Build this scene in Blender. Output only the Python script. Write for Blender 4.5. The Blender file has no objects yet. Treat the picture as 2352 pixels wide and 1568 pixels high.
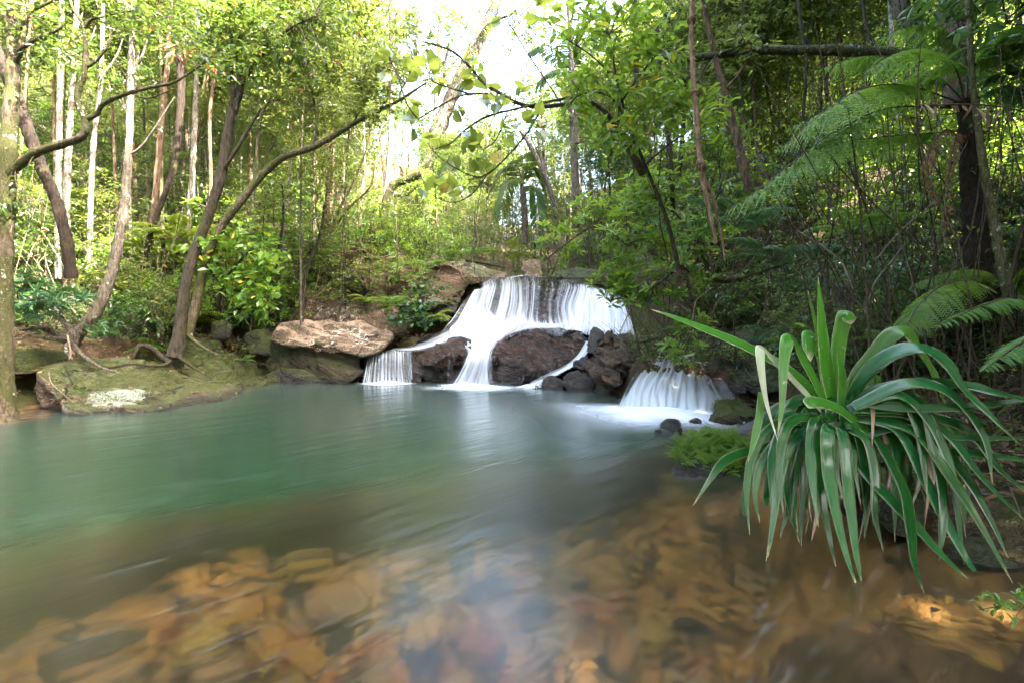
import bpy, bmesh, math, random
import numpy as np
from mathutils import Vector, Matrix, noise, Euler

SC = bpy.context.scene
COL = SC.collection
R = math.radians
rng = np.random.default_rng(7)
rnd = random.Random(7)
F, CX, HZ, CAMZ = 1110.7, 1176.0, 735.0, 1.3      # focal length, image centre, horizon (photo reading units), eye height


def at(x, y, Y):
    return Vector(((x - CX) / F * Y, Y, CAMZ + (HZ - y) / F * Y))


def onwater(x, y, z=0.0):
    Y = (CAMZ - z) * F / (y - HZ)
    return Vector(((x - CX) / F * Y, Y, z))


def smooth(a, b, x):
    t = np.clip((np.asarray(x, float) - a) / (b - a), 0, 1)
    return t * t * (3 - 2 * t)


# ------------------------------------------------------------------ geometry collector
class Geo:
    def __init__(s):
        s.V, s.Fs, s.A, s.U, s.n = [], [], [], [], 0

    def add(s, V, faces, rn=0.5, uv=None, mi=0, sm=True):
        V = np.asarray(V, float).reshape(-1, 3)
        faces = np.asarray(faces, int)
        s.V.append(V)
        s.A.append(np.broadcast_to(np.asarray(rn, float), (len(V),)) if np.ndim(rn) == 0 else np.asarray(rn, float))
        s.U.append(np.zeros((len(V), 2)) if uv is None else np.asarray(uv, float))
        s.Fs.append((faces + s.n, mi, sm))
        s.n += len(V)

    def mesh(s, name, mats, recentre=False):
        V = np.concatenate(s.V)
        off = Vector((0, 0, 0))
        if recentre:
            lo, hi = V.min(0), V.max(0)
            off = Vector(((lo[0] + hi[0]) / 2, (lo[1] + hi[1]) / 2, lo[2]))
            V = V - np.array(off)
        me = bpy.data.meshes.new(name)
        me.vertices.add(len(V))
        me.vertices.foreach_set('co', V.ravel())
        li = np.concatenate([f.ravel() for f, _, _ in s.Fs])
        tot = np.concatenate([np.full(len(f), f.shape[1]) for f, _, _ in s.Fs])
        mi = np.concatenate([np.full(len(f), m) for f, m, _ in s.Fs])
        sm = np.concatenate([np.full(len(f), k) for f, _, k in s.Fs])
        st = np.concatenate([[0], np.cumsum(tot)[:-1]])
        me.loops.add(len(li))
        me.loops.foreach_set('vertex_index', li)
        me.polygons.add(len(tot))
        me.polygons.foreach_set('loop_start', st)
        me.polygons.foreach_set('loop_total', tot)
        me.polygons.foreach_set('material_index', mi)
        me.polygons.foreach_set('use_smooth', sm.astype(bool))
        a = me.attributes.new('rnd', 'FLOAT', 'POINT')
        a.data.foreach_set('value', np.concatenate(s.A))
        U = np.concatenate(s.U)
        if U.any():
            b = me.attributes.new('flow', 'FLOAT_VECTOR', 'POINT')
            b.data.foreach_set('vector', np.column_stack([U, np.zeros(len(U))]).ravel())
        me.update(calc_edges=True)
        for m in (mats if isinstance(mats, (list, tuple)) else [mats]):
            me.materials.append(m)
        return (me, off) if recentre else me

    def build(s, name, mats, parent=None):
        me, off = s.mesh(name, mats, True)
        return link(name, me, off, parent)


def link(name, me, loc=(0, 0, 0), parent=None):
    o = bpy.data.objects.new(name, me)
    COL.objects.link(o)
    o.location = loc
    if parent is not None:
        o.parent = parent
        pm = parent.matrix_basis
        o.location = Vector(loc) - parent.location
    return o


def tag(o, label=None, cat=None, group=None, kind=None):
    if label: o['label'] = label
    if cat: o['category'] = cat
    if group: o['group'] = group
    if kind: o['kind'] = kind
    return o


def thing(name, label, cat, loc=(0, 0, 0), group=None):
    o = bpy.data.objects.new(name, None)
    COL.objects.link(o)
    o.location = loc
    o.empty_display_size = 0.1
    return tag(o, label, cat, group)


def copy_tree(o, parent=None):
    c = o.copy()
    COL.objects.link(c)
    if parent is not None: c.parent = parent
    for ch in list(o.children): copy_tree(ch, c)
    return c


# ------------------------------------------------------------------ shapes
def crom(P, n):
    """Catmull-Rom through P (k,d), n samples"""
    P = np.asarray(P, float)
    k = len(P)
    if k == 2:
        t = np.linspace(0, 1, n)[:, None]
        return P[0] * (1 - t) + P[1] * t
    Q = np.vstack([2 * P[0] - P[1], P, 2 * P[-1] - P[-2]])
    t = np.linspace(0, k - 1, n)
    i = np.minimum(t.astype(int), k - 2)
    u = (t - i)[:, None]
    a, b, c, d = Q[i], Q[i + 1], Q[i + 2], Q[i + 3]
    return 0.5 * ((2 * b) + (c - a) * u + (2 * a - 5 * b + 4 * c - d) * u ** 2 + (3 * b - a - 3 * c + d) * u ** 3)


def frames(P):
    T = np.gradient(P, axis=0)
    T /= np.linalg.norm(T, axis=1, keepdims=True) + 1e-9
    ref = np.array([1.0, 0, 0]) if abs(T[0, 0]) < 0.9 else np.array([0, 1.0, 0])
    N = np.zeros_like(P)
    n = ref - T[0] * ref.dot(T[0])
    n /= np.linalg.norm(n)
    N[0] = n
    for i in range(1, len(P)):
        n = n - T[i] * n.dot(T[i])
        n /= np.linalg.norm(n) + 1e-9
        N[i] = n
    return T, N, np.cross(T, N)


def tube(g, pts, radii, sides=8, mi=0, n=None, rough=0.0, rn=0.5, close=True):
    P = np.asarray([tuple(p) for p in pts], float)
    n = n or max(3, (len(P) - 1) * 4 + 1)
    Rr = np.interp(np.linspace(0, 1, n), np.linspace(0, 1, len(radii)), radii)
    P = crom(P, n)
    T, N, B = frames(P)
    a = np.linspace(0, 2 * math.pi, sides, endpoint=False)
    rad = Rr[:, None] * np.ones((n, sides))
    if rough:
        rad = rad * (1 + rough * rng.standard_normal((n, sides)) + 0.8 * rough * rng.standard_normal((n, 1)))
    V = P[:, None] + rad[..., None] * (np.cos(a)[None, :, None] * N[:, None] + np.sin(a)[None, :, None] * B[:, None])
    i, j = np.meshgrid(np.arange(n - 1), np.arange(sides), indexing='ij')
    j2 = (j + 1) % sides
    fs = np.stack([i * sides + j, i * sides + j2, (i + 1) * sides + j2, (i + 1) * sides + j], -1).reshape(-1, 4)
    V = V.reshape(-1, 3)
    g.add(V, fs, rn, mi=mi)
    if close and sides > 3:
        k = g.n
        g.add(np.vstack([V[-sides:], P[-1] + T[-1] * Rr[-1] * .5]), [[s_, (s_ + 1) % sides, sides] for s_ in range(sides)], rn, mi=mi)
    return P


OVAL = (np.array([[0, 0, 0], [.3, .46, .07], [.68, .4, .03], [1, 0, -.12], [.68, -.4, .03], [.3, -.46, .07]]), [[0, 3, 2, 1], [0, 5, 4, 3]])
LANCE = (np.array([[0, 0, 0], [.25, .45, .04], [.6, .42, .0], [1, 0, -.2], [.6, -.42, .0], [.25, -.45, .04]]), [[0, 3, 2, 1], [0, 5, 4, 3]])
OBOV = (np.array([[0, 0, 0], [.35, .26, .05], [.75, .5, .05], [1, 0, -.06], [.75, -.5, .05], [.35, -.26, .05]]), [[0, 3, 2, 1], [0, 5, 4, 3]])
HEART = (np.array([[0.05, 0, 0], [-.08, .25, .05], [.12, .5, .06], [.45, .5, .0], [.75, .25, -.06], [1, 0, -.18],
                   [.75, -.25, -.06], [.45, -.5, .0], [.12, -.5, .06], [-.08, -.25, .05], [.5, 0, -.05]]),
         [[0, 10, 2, 1], [10, 4, 3, 2], [10, 5, 4, 4][:3] + [4], [0, 9, 8, 10], [10, 8, 7, 6], [10, 6, 5, 5][:3] + [5]])
HEART = (HEART[0], [[0, 10, 2, 1], [2, 10, 4, 3], [0, 9, 8, 10], [8, 7, 6, 10]])
HEART_T = [[10, 5, 4], [10, 6, 5]]


def unit(A):
    return A / (np.linalg.norm(A, axis=-1, keepdims=True) + 1e-9)


def leaves(g, P, D, N, L, W, tpl=OVAL, rn=None, mi=0, tris=None):
    P, D, N = np.atleast_2d(P), unit(np.atleast_2d(D)), np.atleast_2d(N)
    n = len(P)
    S = unit(np.cross(N, D))
    N = np.cross(D, S)
    L = np.broadcast_to(L, (n,)); W = np.broadcast_to(W, (n,))
    t = tpl[0]
    V = (P[:, None] + L[:, None, None] * (t[None, :, 0:1] * D[:, None] + t[None, :, 2:3] * N[:, None])
         + W[:, None, None] * t[None, :, 1:2] * S[:, None])
    k = len(t)
    base = (np.arange(n) * k)[:, None, None]
    fs = (np.array(tpl[1])[None] + base).reshape(-1, 4)
    if rn is None: rn = rng.random(n)
    rr = np.repeat(rn, k)
    g.add(V.reshape(-1, 3), fs, rr, mi=mi, sm=False)
    if tris is not None:
        off = g.n - len(rr)
        g.Fs.append(((np.array(tris)[None] + base).reshape(-1, 3) + off, mi, False))


def rdir(n, up=0.0):
    d = rng.standard_normal((n, 3))
    d = unit(d)
    d[:, 2] += up
    return unit(d)


# ------------------------------------------------------------------ node helpers
def newmat(name):
    m = bpy.data.materials.new(name)
    m.use_nodes = True
    nt = m.node_tree
    nt.nodes.clear()
    return m, nt


class NT:
    def __init__(s, nt): s.nt = nt

    def n(s, typ, ins=None, **kw):
        d = s.nt.nodes.new(typ)
        for k, v in kw.items(): setattr(d, k, v)
        for k, v in (ins or {}).items():
            sock = d.inputs[k]
            if isinstance(v, bpy.types.NodeSocket): s.nt.links.new(v, sock)
            elif isinstance(v, bpy.types.Node): s.nt.links.new(v.outputs[0], sock)
            else:
                if sock.type == 'RGBA' and len(v) == 3: v = (*v, 1)
                sock.default_value = v
        return d

    def math(s, op, a, b=None, clamp=False):
        d = s.n('ShaderNodeMath', operation=op, use_clamp=clamp)
        for i, v in enumerate((a, b)):
            if v is None: continue
            if isinstance(v, (bpy.types.NodeSocket, bpy.types.Node)):
                s.nt.links.new(v if isinstance(v, bpy.types.NodeSocket) else v.outputs[0], d.inputs[i])
            else: d.inputs[i].default_value = v
        return d.outputs[0]

    def mix(s, f, a, b):
        d = s.n('ShaderNodeMix', data_type='RGBA')
        for i, v in ((0, f), (6, a), (7, b)):
            if isinstance(v, (bpy.types.NodeSocket, bpy.types.Node)):
                s.nt.links.new(v if isinstance(v, bpy.types.NodeSocket) else v.outputs[0], d.inputs[i])
            else: d.inputs[i].default_value = (*v, 1) if i and len(v) == 3 else v
        return d.outputs[2]

    def step(s, v, a, b):
        d = s.n('ShaderNodeMapRange', {'Value': v, 'From Min': a, 'From Max': b}, interpolation_type='SMOOTHSTEP')
        return d.outputs[0]

    def noise(s, vec, scale, detail=4, rough=.55, dist=0):
        d = s.n('ShaderNodeTexNoise', {'Scale': scale, 'Detail': detail, 'Roughness': rough, 'Distortion': dist})
        if vec is not None: s.nt.links.new(vec, d.inputs['Vector'])
        return d.outputs['Fac']

    def ramp(s, f, stops, interp='LINEAR'):
        d = s.n('ShaderNodeValToRGB', {'Fac': f})
        cr = d.color_ramp
        cr.interpolation = interp
        while len(cr.elements) < len(stops): cr.elements.new(0.5)
        for e, (p, c) in zip(cr.elements, stops):
            e.position = p
            e.color = (*c, 1) if len(c) == 3 else c
        return d.outputs[0]

    def out(s, sh):
        s.n('ShaderNodeOutputMaterial', {'Surface': sh})


def leafmat(name, cols, trans, tf=0.42, rough=0.38, odd=None, coat=.5):
    """leaf: a run of greens picked leaf by leaf, light passing through the blade"""
    m, nt = newmat(name)
    N = NT(nt)
    a = N.n('ShaderNodeAttribute', attribute_name='rnd').outputs['Fac']
    st = [(i / len(cols) * .96, c) for i, c in enumerate(cols)]
    if odd: st += [(.965 + .02 * i, c) for i, c in enumerate(odd)]
    c = N.ramp(a, st, 'CONSTANT')
    oi = N.n('ShaderNodeObjectInfo').outputs['Random']
    hs = N.n('ShaderNodeHueSaturation', {'Hue': N.math('ADD', N.math('MULTIPLY', oi, .03), .485), 'Saturation': 1.0,
                                         'Value': N.math('ADD', N.math('MULTIPLY', a, .5), .75), 'Color': c})
    p = N.n('ShaderNodeBsdfPrincipled', {'Base Color': hs, 'Roughness': rough, 'Specular IOR Level': coat})
    t = N.n('ShaderNodeBsdfTranslucent', {'Color': N.mix(.65, hs.outputs[0], trans)})
    N.out(N.n('ShaderNodeMixShader', {0: tf, 1: p, 2: t}))
    return m


def barkmat(name, a, b, moss=0.3, lichen=0.2, mosscol=(.05, .055, .01), scale=1.0, lich=(.42, .42, .38)):
    m, nt = newmat(name)
    N = NT(nt)
    pos = N.n('ShaderNodeNewGeometry').outputs['Position']
    st = N.n('ShaderNodeMapping', {'Vector': pos, 'Scale': (9 * scale, 9 * scale, 2.6 * scale)}).outputs[0]
    n1 = N.noise(st, 2.6, 6, .7)
    n2 = N.noise(pos, 2.0 * scale, 4, .65)
    n3 = N.noise(pos, 11 * scale, 5, .72)
    n4 = N.noise(pos, 45 * scale, 3, .7)
    c = N.mix(N.step(n1, .36, .62), tuple(v * .55 for v in a), b)
    c = N.mix(N.math('MULTIPLY', N.step(n3, .45, .62), .5), c, a)
    mm = N.math('ADD', N.math('MULTIPLY', n2, .55), N.math('ADD', N.math('MULTIPLY', n3, .3), N.math('MULTIPLY', n4, .15)))
    mc = N.mix(n4, tuple(v * .5 for v in mosscol), tuple(v * 1.5 for v in mosscol))
    c = N.mix(N.math('MULTIPLY', N.step(mm, .64 - .26 * moss, .7 - .26 * moss), .88), c, mc)
    lm = N.math('ADD', N.math('MULTIPLY', n3, .7), N.math('MULTIPLY', n2, .3))
    c = N.mix(N.math('MULTIPLY', N.step(lm, .66 - .22 * lichen, .69 - .22 * lichen), .8), c, lich)
    c = N.mix(N.math('MULTIPLY', N.step(n4, .5, .35), .4), c, tuple(v * .4 for v in a))
    bp = N.n('ShaderNodeBump', {'Height': N.math('ADD', n1, N.math('MULTIPLY', n4, .5)), 'Strength': 1.0, 'Distance': .04})
    N.out(N.n('ShaderNodeBsdfPrincipled', {'Base Color': c, 'Roughness': .85, 'Normal': bp, 'Specular IOR Level': .25}))
    return m


def rockmat(name, a, b, moss=0.4, lichen=0.2, wetz=0.25, shine=.0, patch=None, mosscol=(.048, .06, .007), red=None, strata=(.35, .2, 1.0), mossn=.3, side=None):
    """stone: blotched base, bedding lines and cracks, moss where it faces up, pale lichen, dark wet foot at the water"""
    m, nt = newmat(name)
    N = NT(nt)
    g = N.n('ShaderNodeNewGeometry')
    pos, nor = g.outputs['Position'], g.outputs['Normal']
    n0 = N.noise(pos, .9, 3, .5)
    n1 = N.noise(pos, 2.1, 6, .66)
    n2 = N.noise(pos, 8, 6, .72)
    n3 = N.noise(pos, 34, 4, .75)
    bed = N.n('ShaderNodeMapping', {'Vector': pos, 'Rotation': (strata[0], strata[1], 0), 'Scale': (.8, .8, .09)}, vector_type='TEXTURE').outputs[0]
    n4 = N.noise(bed, 1.3, 5, .65, .4)
    wob = N.n('ShaderNodeVectorMath', {0: pos, 1: N.n('ShaderNodeVectorMath', {0: N.n('ShaderNodeTexNoise', {'Vector': pos, 'Scale': 3.0, 'Detail': 4.0}).outputs['Color'], 1: (.45, .45, .45)}, operation='MULTIPLY')}, operation='ADD')
    vo = N.n('ShaderNodeTexVoronoi', {'Vector': wob, 'Scale': .8}, feature='DISTANCE_TO_EDGE').outputs['Distance']
    crack = N.math('MULTIPLY', N.step(vo, .022, .004), N.step(n0, .46, .56))
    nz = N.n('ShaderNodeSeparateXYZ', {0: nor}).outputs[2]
    z = N.n('ShaderNodeSeparateXYZ', {0: pos}).outputs[2]
    c = N.mix(N.step(n1, .38, .62), a, b)
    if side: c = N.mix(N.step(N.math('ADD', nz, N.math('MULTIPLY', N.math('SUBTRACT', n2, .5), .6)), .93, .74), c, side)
    if red: c = N.mix(N.math('MULTIPLY', N.step(n2, .48, .62), .85), c, red)
    c = N.mix(N.math('MULTIPLY', N.step(n4, .53, .66), .75), c, tuple(v * .3 for v in a))
    c = N.mix(N.math('MULTIPLY', N.step(n3, .48, .7), .5), c, tuple(min(1, v * 1.8) for v in b))
    c = N.mix(N.math('MULTIPLY', N.step(n3, .5, .32), .55), c, tuple(v * .35 for v in a))
    if lichen:
        lm = N.math('ADD', N.math('MULTIPLY', n2, .55), N.math('ADD', N.math('MULTIPLY', n0, .25), N.math('MULTIPLY', n3, .2)))
        lm = N.math('MULTIPLY', N.step(lm, .66 - .2 * lichen, .69 - .2 * lichen), N.step(nz, -.2, .5))
        c = N.mix(N.math('MULTIPLY', lm, .8), c, (.46, .47, .41))
    if moss:
        mk = N.math('ADD', N.math('MULTIPLY', nz, mossn), N.math('ADD', N.math('ADD', N.math('MULTIPLY', n1, .6), N.math('MULTIPLY', n0, .3)), N.math('ADD', N.math('MULTIPLY', n2, .35), N.math('MULTIPLY', n3, .25))))
        mc = N.mix(N.step(n2, .35, .65), tuple(v * .45 for v in mosscol), mosscol)
        mc = N.mix(N.math('MULTIPLY', N.step(n3, .5, .68), .6), mc, tuple(v * 1.7 for v in mosscol))
        c = N.mix(N.math('MULTIPLY', N.step(mk, 1.38 - moss, 1.5 - moss), .92), c, mc)
    c = N.mix(N.math('MULTIPLY', crack, .85), c, (.012, .01, .008))
    if patch:
        for (px, py, pz, sx, sy, sz) in patch:
            mp = N.n('ShaderNodeMapping', {'Vector': pos, 'Location': (-px / sx, -py / sy, -pz / sz), 'Scale': (1 / sx, 1 / sy, 1 / sz)}).outputs[0]
            ln = N.n('ShaderNodeVectorMath', {0: mp}, operation='LENGTH').outputs['Value']
            ln = N.math('ADD', ln, N.math('MULTIPLY', N.math('SUBTRACT', N.math('ADD', N.math('MULTIPLY', n2, .7), N.math('MULTIPLY', n3, .3)), .5), 2.3))
            c = N.mix(N.math('MULTIPLY', N.step(ln, 1.04, .94), .92), c, N.mix(N.step(n3, .35, .65), (.17, .18, .13), (.32, .34, .28)))
    wet = N.step(N.math('ADD', z, N.math('MULTIPLY', n1, .25)), wetz + .12, wetz)
    c = N.mix(N.math('MULTIPLY', wet, .82), c, (.012, .010, .008))
    hgt = N.math('ADD', N.math('ADD', N.math('MULTIPLY', n2, .7), N.math('MULTIPLY', n3, .3)), N.math('ADD', N.math('MULTIPLY', n4, .8), N.math('MULTIPLY', crack, -.6)))
    bp = N.n('ShaderNodeBump', {'Height': hgt, 'Strength': 1.0, 'Distance': .12 + .12 * shine})
    ro = N.math('SUBTRACT', N.math('ADD', .82 - .68 * shine, N.math('MULTIPLY', N.math('SUBTRACT', n2, .5), .5)), N.math('MULTIPLY', wet, .35), True)
    N.out(N.n('ShaderNodeBsdfPrincipled', {'Base Color': c, 'Roughness': ro, 'Normal': bp, 'Specular IOR Level': .3 + .4 * shine}))
    return m


def strapmat(name, a, b, dry, trans, tf, rough, wear):
    """long blade: pale lines along its length, darker keel, chewed and browned margins"""
    m, nt = newmat(name)
    N = NT(nt)
    f = N.n('ShaderNodeAttribute', attribute_name='flow').outputs['Vector']
    sp = N.n('ShaderNodeSeparateXYZ', {0: f})
    u, v = sp.outputs[0], sp.outputs[1]
    r_ = N.n('ShaderNodeAttribute', attribute_name='rnd').outputs['Fac']
    pos = N.n('ShaderNodeNewGeometry').outputs['Position']
    ln = N.noise(N.n('ShaderNodeCombineXYZ', {0: N.math('MULTIPLY', u, 4.0), 1: N.math('MULTIPLY', v, 2.2), 2: N.math('MULTIPLY', r_, 30)}).outputs[0], 2.2, 4, .6)
    n2 = N.noise(pos, 26, 4, .7)
    n3 = N.noise(pos, 5, 3, .6)
    c = N.mix(N.step(ln, .35, .65), a, b)
    c = N.mix(N.math('MULTIPLY', N.step(n3, .5, .7), .5), c, tuple(q * .5 for q in a))
    ed = N.step(N.math('ADD', N.math('ABSOLUTE', u), N.math('MULTIPLY', n2, .3)), 1.02, 1.12)
    c = N.mix(N.math('MULTIPLY', ed, .7), c, dry)
    sp_ = N.step(N.math('ADD', n2, N.math('MULTIPLY', N.math('SUBTRACT', n3, .5), .5)), .74 - wear, .77 - wear)
    c = N.mix(N.math('MULTIPLY', sp_, .75), c, dry)
    c = N.mix(N.math('MULTIPLY', N.step(N.math('ADD', v, N.math('MULTIPLY', n2, .12)), .98, 1.05), .9), c, dry)
    c = N.mix(N.math('MULTIPLY', N.step(N.math('ABSOLUTE', u), .1, .0), .35), c, tuple(q * 1.8 for q in b))
    hs = N.n('ShaderNodeHueSaturation', {'Hue': N.math('ADD', .485, N.math('MULTIPLY', r_, .03)), 'Value': N.math('ADD', .7, N.math('MULTIPLY', r_, .7)), 'Color': c})
    bp = N.n('ShaderNodeBump', {'Height': ln, 'Strength': .25, 'Distance': .01})
    p = N.n('ShaderNodeBsdfPrincipled', {'Base Color': hs, 'Roughness': rough, 'Specular IOR Level': .3, 'Coat Weight': .35, 'Coat Roughness': .16, 'Normal': bp})
    t = N.n('ShaderNodeBsdfTranslucent', {'Color': N.mix(.6, hs.outputs[0], trans)})
    N.out(N.n('ShaderNodeMixShader', {0: tf, 1: p, 2: t}))
    return m


def plain(name, col, rough=.7, var=.35, scale=8, spec=.3, tl=0):
    m, nt = newmat(name)
    N = NT(nt)
    pos = N.n('ShaderNodeNewGeometry').outputs['Position']
    n1 = N.noise(pos, scale, 4)
    c = N.mix(N.step(n1, .3, .7), tuple(v * (1 - var) for v in col), tuple(min(1, v * (1 + var)) for v in col))
    p = N.n('ShaderNodeBsdfPrincipled', {'Base Color': c, 'Roughness': rough, 'Specular IOR Level': spec})
    N.out(p)
    return m


M = {}
M['leaf_mid'] = leafmat('leaf_mid', [(.032, .07, .012), (.045, .09, .016), (.07, .115, .02), (.025, .052, .012)], (.22, .31, .04), odd=[(.3, .16, .02), (.28, .07, .015)])
M['leaf_lime'] = leafmat('leaf_lime', [(.06, .11, .018), (.09, .135, .026), (.045, .09, .018), (.12, .15, .03), (.03, .065, .014)], (.3, .36, .06), .42, odd=[(.4, .25, .02), (.35, .08, .02)])
M['leaf_dark'] = leafmat('leaf_dark', [(.026, .068, .014), (.04, .088, .016), (.055, .105, .02)], (.14, .26, .03), .34, .3)
M['leaf_blue'] = leafmat('leaf_blue', [(.03, .085, .035), (.04, .1, .035), (.06, .12, .03)], (.14, .26, .05), .35, .28, coat=.6)
M['leaf_fresh'] = leafmat('leaf_fresh', [(.07, .17, .016), (.1, .2, .02), (.13, .22, .025), (.055, .14, .018)], (.36, .5, .04), .42, .34, odd=[(.38, .25, .02)])
M['fern'] = leafmat('fern_green', [(.07, .16, .022), (.095, .185, .025), (.08, .17, .02)], (.3, .46, .04), .45, .42)
M['fern_dark'] = leafmat('fern_deep_green', [(.03, .085, .025), (.045, .1, .03)], (.15, .3, .05), .4, .4)
M['fern_lime'] = leafmat('fern_lime', [(.13, .19, .02), (.16, .22, .03)], (.45, .5, .05), .5, .45)
M['fern_dead'] = leafmat('fern_dead', [(.2, .1, .045), (.26, .14, .07)], (.3, .16, .06), .25, .8)
M['moss'] = leafmat('moss_tips', [(.05, .08, .012), (.075, .1, .014), (.04, .065, .012)], (.2, .25, .03), .3, .8)
M['litter'] = leafmat('dead_leaves', [(.11, .06, .03), (.16, .09, .045), (.07, .04, .025), (.2, .13, .075), (.05, .03, .02)], (.2, .1, .04), .15, .8, odd=[(.35, .12, .03), (.3, .2, .05)])
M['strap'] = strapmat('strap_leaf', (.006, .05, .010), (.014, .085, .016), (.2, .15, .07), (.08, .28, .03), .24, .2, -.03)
M['strap_lit'] = strapmat('strap_leaf_lit', (.03, .13, .012), (.055, .18, .018), (.4, .34, .22), (.22, .46, .03), .36, .3, .06)  # lit copy of the strap leaf: brighter green stands for light on the blades
M['strap_pale'] = strapmat('strap_leaf_pale', (.36, .36, .26), (.22, .27, .12), (.5, .48, .4), (.4, .4, .25), .25, .5, .06)
M['strap_dead'] = strapmat('strap_leaf_dead', (.2, .12, .07), (.27, .19, .12), (.12, .07, .04), (.25, .16, .08), .2, .6, .05)
M['heart_leaf'] = leafmat('heart_leaf', [(.09, .15, .025), (.11, .16, .03), (.07, .12, .03), (.14, .17, .03)], (.45, .5, .06), .5, .3, odd=[(.35, .22, .03)], coat=.8)
M['bark_moss'] = barkmat('bark_mossy', (.055, .042, .026), (.13, .1, .062), .72, .3, (.045, .05, .010))
M['bark_dark'] = barkmat('bark_dark', (.024, .019, .013), (.06, .046, .03), .55, .14, (.032, .036, .008))
M['bark_pale'] = barkmat('bark_pale', (.15, .12, .09), (.27, .23, .18), .16, .55)
M['bark_red'] = barkmat('bark_red', (.085, .052, .03), (.17, .11, .065), .3, .25)
M['bark_grey'] = barkmat('bark_grey', (.08, .065, .045), (.17, .14, .105), .36, .35)
M['bark_fibre'] = barkmat('bark_fibrous', (.016, .011, .007), (.045, .029, .017), .3, .0, scale=1.6)
M['cane'] = barkmat('cane_green', (.09, .085, .03), (.15, .135, .06), .15, .3, scale=1.2)
M['liana'] = barkmat('liana_tan', (.17, .1, .055), (.27, .18, .11), .1, .15)
M['twig'] = plain('twig', (.055, .04, .025), .85, .5, 30)
M['twig_pale'] = plain('twig_pale', (.12, .09, .06), .85, .45, 30)
M['stalk_brown'] = plain('stalk_brown', (.045, .026, .015), .6, .3)
# ------------------------------------------------------------------ terrain
def fbm(x, y, s, seed=0.0, oct=4):
    v = np.zeros(np.shape(x)); a = 1.0
    out = np.empty(np.size(x))
    xs, ys = np.ravel(x), np.ravel(y)
    for i in range(out.size):
        out[i] = noise.fractal(Vector((xs[i] * s, ys[i] * s, seed)), .9, 2.0, oct)
    return out.reshape(np.shape(x))


YL = np.array([-30, 0, 4, 6.2, 6.7, 7.4, 8.5, 9.6, 10.4, 11.5, 200]); XL = np.array([-13, -9, -7.6, -6.8, -6.9, -7.3, -7.2, -6.9, -6.2, -5.6, -5.2])
YR = np.array([-30, 0, 2.0, 2.6, 3.2, 3.8, 4.4, 5.0, 6.0, 7.0, 8.0, 9.0, 10.5, 12, 16, 200]); XR = np.array([3.4, 3.2, 3.0, 2.75, 2.5, 2.35, 2.5, 2.9, 3.4, 3.8, 4.0, 4.0, 3.6, 2.9, 2.6, 2.6])


def depth(x, y):
    """pool depth: a deep green hollow under the left bank, a stony shelf at the near side and right"""
    # shelf line runs from lower left to the right cascade
    s = (y - (3.85 + .95 * x * .5)) * .87
    d = .32 + 1.5 * smooth(-.5, 1.4, s + .25 * np.sin(x * 1.7) + .2 * np.sin(y * 2.3 + x))
    d = d * (1 - .78 * smooth(.6, 3.0, x)) - .3 * smooth(1.2, 2.8, x - .4 * (y - 2)) * (y < 3.5)
    return np.maximum(d, .1)


def height(x, y):
    x = np.asarray(x, float); y = np.asarray(y, float)
    xl, xr = np.interp(y, YL, XL), np.interp(y, YR, XR)
    dl, dr = xl - x, x - xr
    stream = 2.3 + .04 * (y - 12)
    up = smooth(12.05, 12.7, y)
    # pool bed and upstream bed
    edge = np.minimum(np.minimum(-dl, -dr), np.where((x > -5.2) & (x < 3), np.maximum(11.5 - y, 0) * 1.5, 9))
    bed = -depth(x, y) * smooth(0, .7, edge)
    sh = .62 + .1 * (y - 8)
    shelf = smooth(1.5, 2.2, x) * smooth(7.35, 7.9, y) * (1 - up)
    bed = bed * (1 - shelf) + sh * shelf
    bed = np.where(y > 11.6, bed * (1 - up) + (stream - .15) * up, bed)
    # left plateau beside the falls
    p0 = .85 * smooth(10.5, 11.6, y) * (1 - smooth(12.3, 13.4, y)) + (stream + .8) * smooth(12.3, 13.4, y)
    plat = np.where((y > 10.5) & (x < -1.0), bed + (p0 - bed) * smooth(1.0, 2.3, -x), -9)
    hl = np.where(dl > -.6, .85 * smooth(-.1, 1.3, dl) + .4 * np.maximum(0, dl - 1.0) + .16 * np.maximum(0, y - 9.5) * smooth(-.1, 2, dl), -9)
    near = .36 * dr + .7 * np.maximum(0, dr - 1.7)
    far = .75 * smooth(0, .35, dr) + .62 * np.maximum(0, dr - .2)
    w = smooth(4.6, 6.2, y)
    hr = near * (1 - w) + far * w
    hr = np.maximum(hr, np.where(y > 10.5, stream + .35 * smooth(0, .4, dr) + .5 * np.maximum(0, dr - .1), -9))
    hr = np.where(dr > -.02, hr, -9)
    h = np.maximum(np.maximum(bed, plat), np.maximum(hl, hr))
    h = h + .2 * np.maximum(0, np.minimum(y, 60) - 16) * smooth(16, 22, y)
    return h


def hz(x, y):
    return float(height(np.array([x]), np.array([y]))[0])


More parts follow.
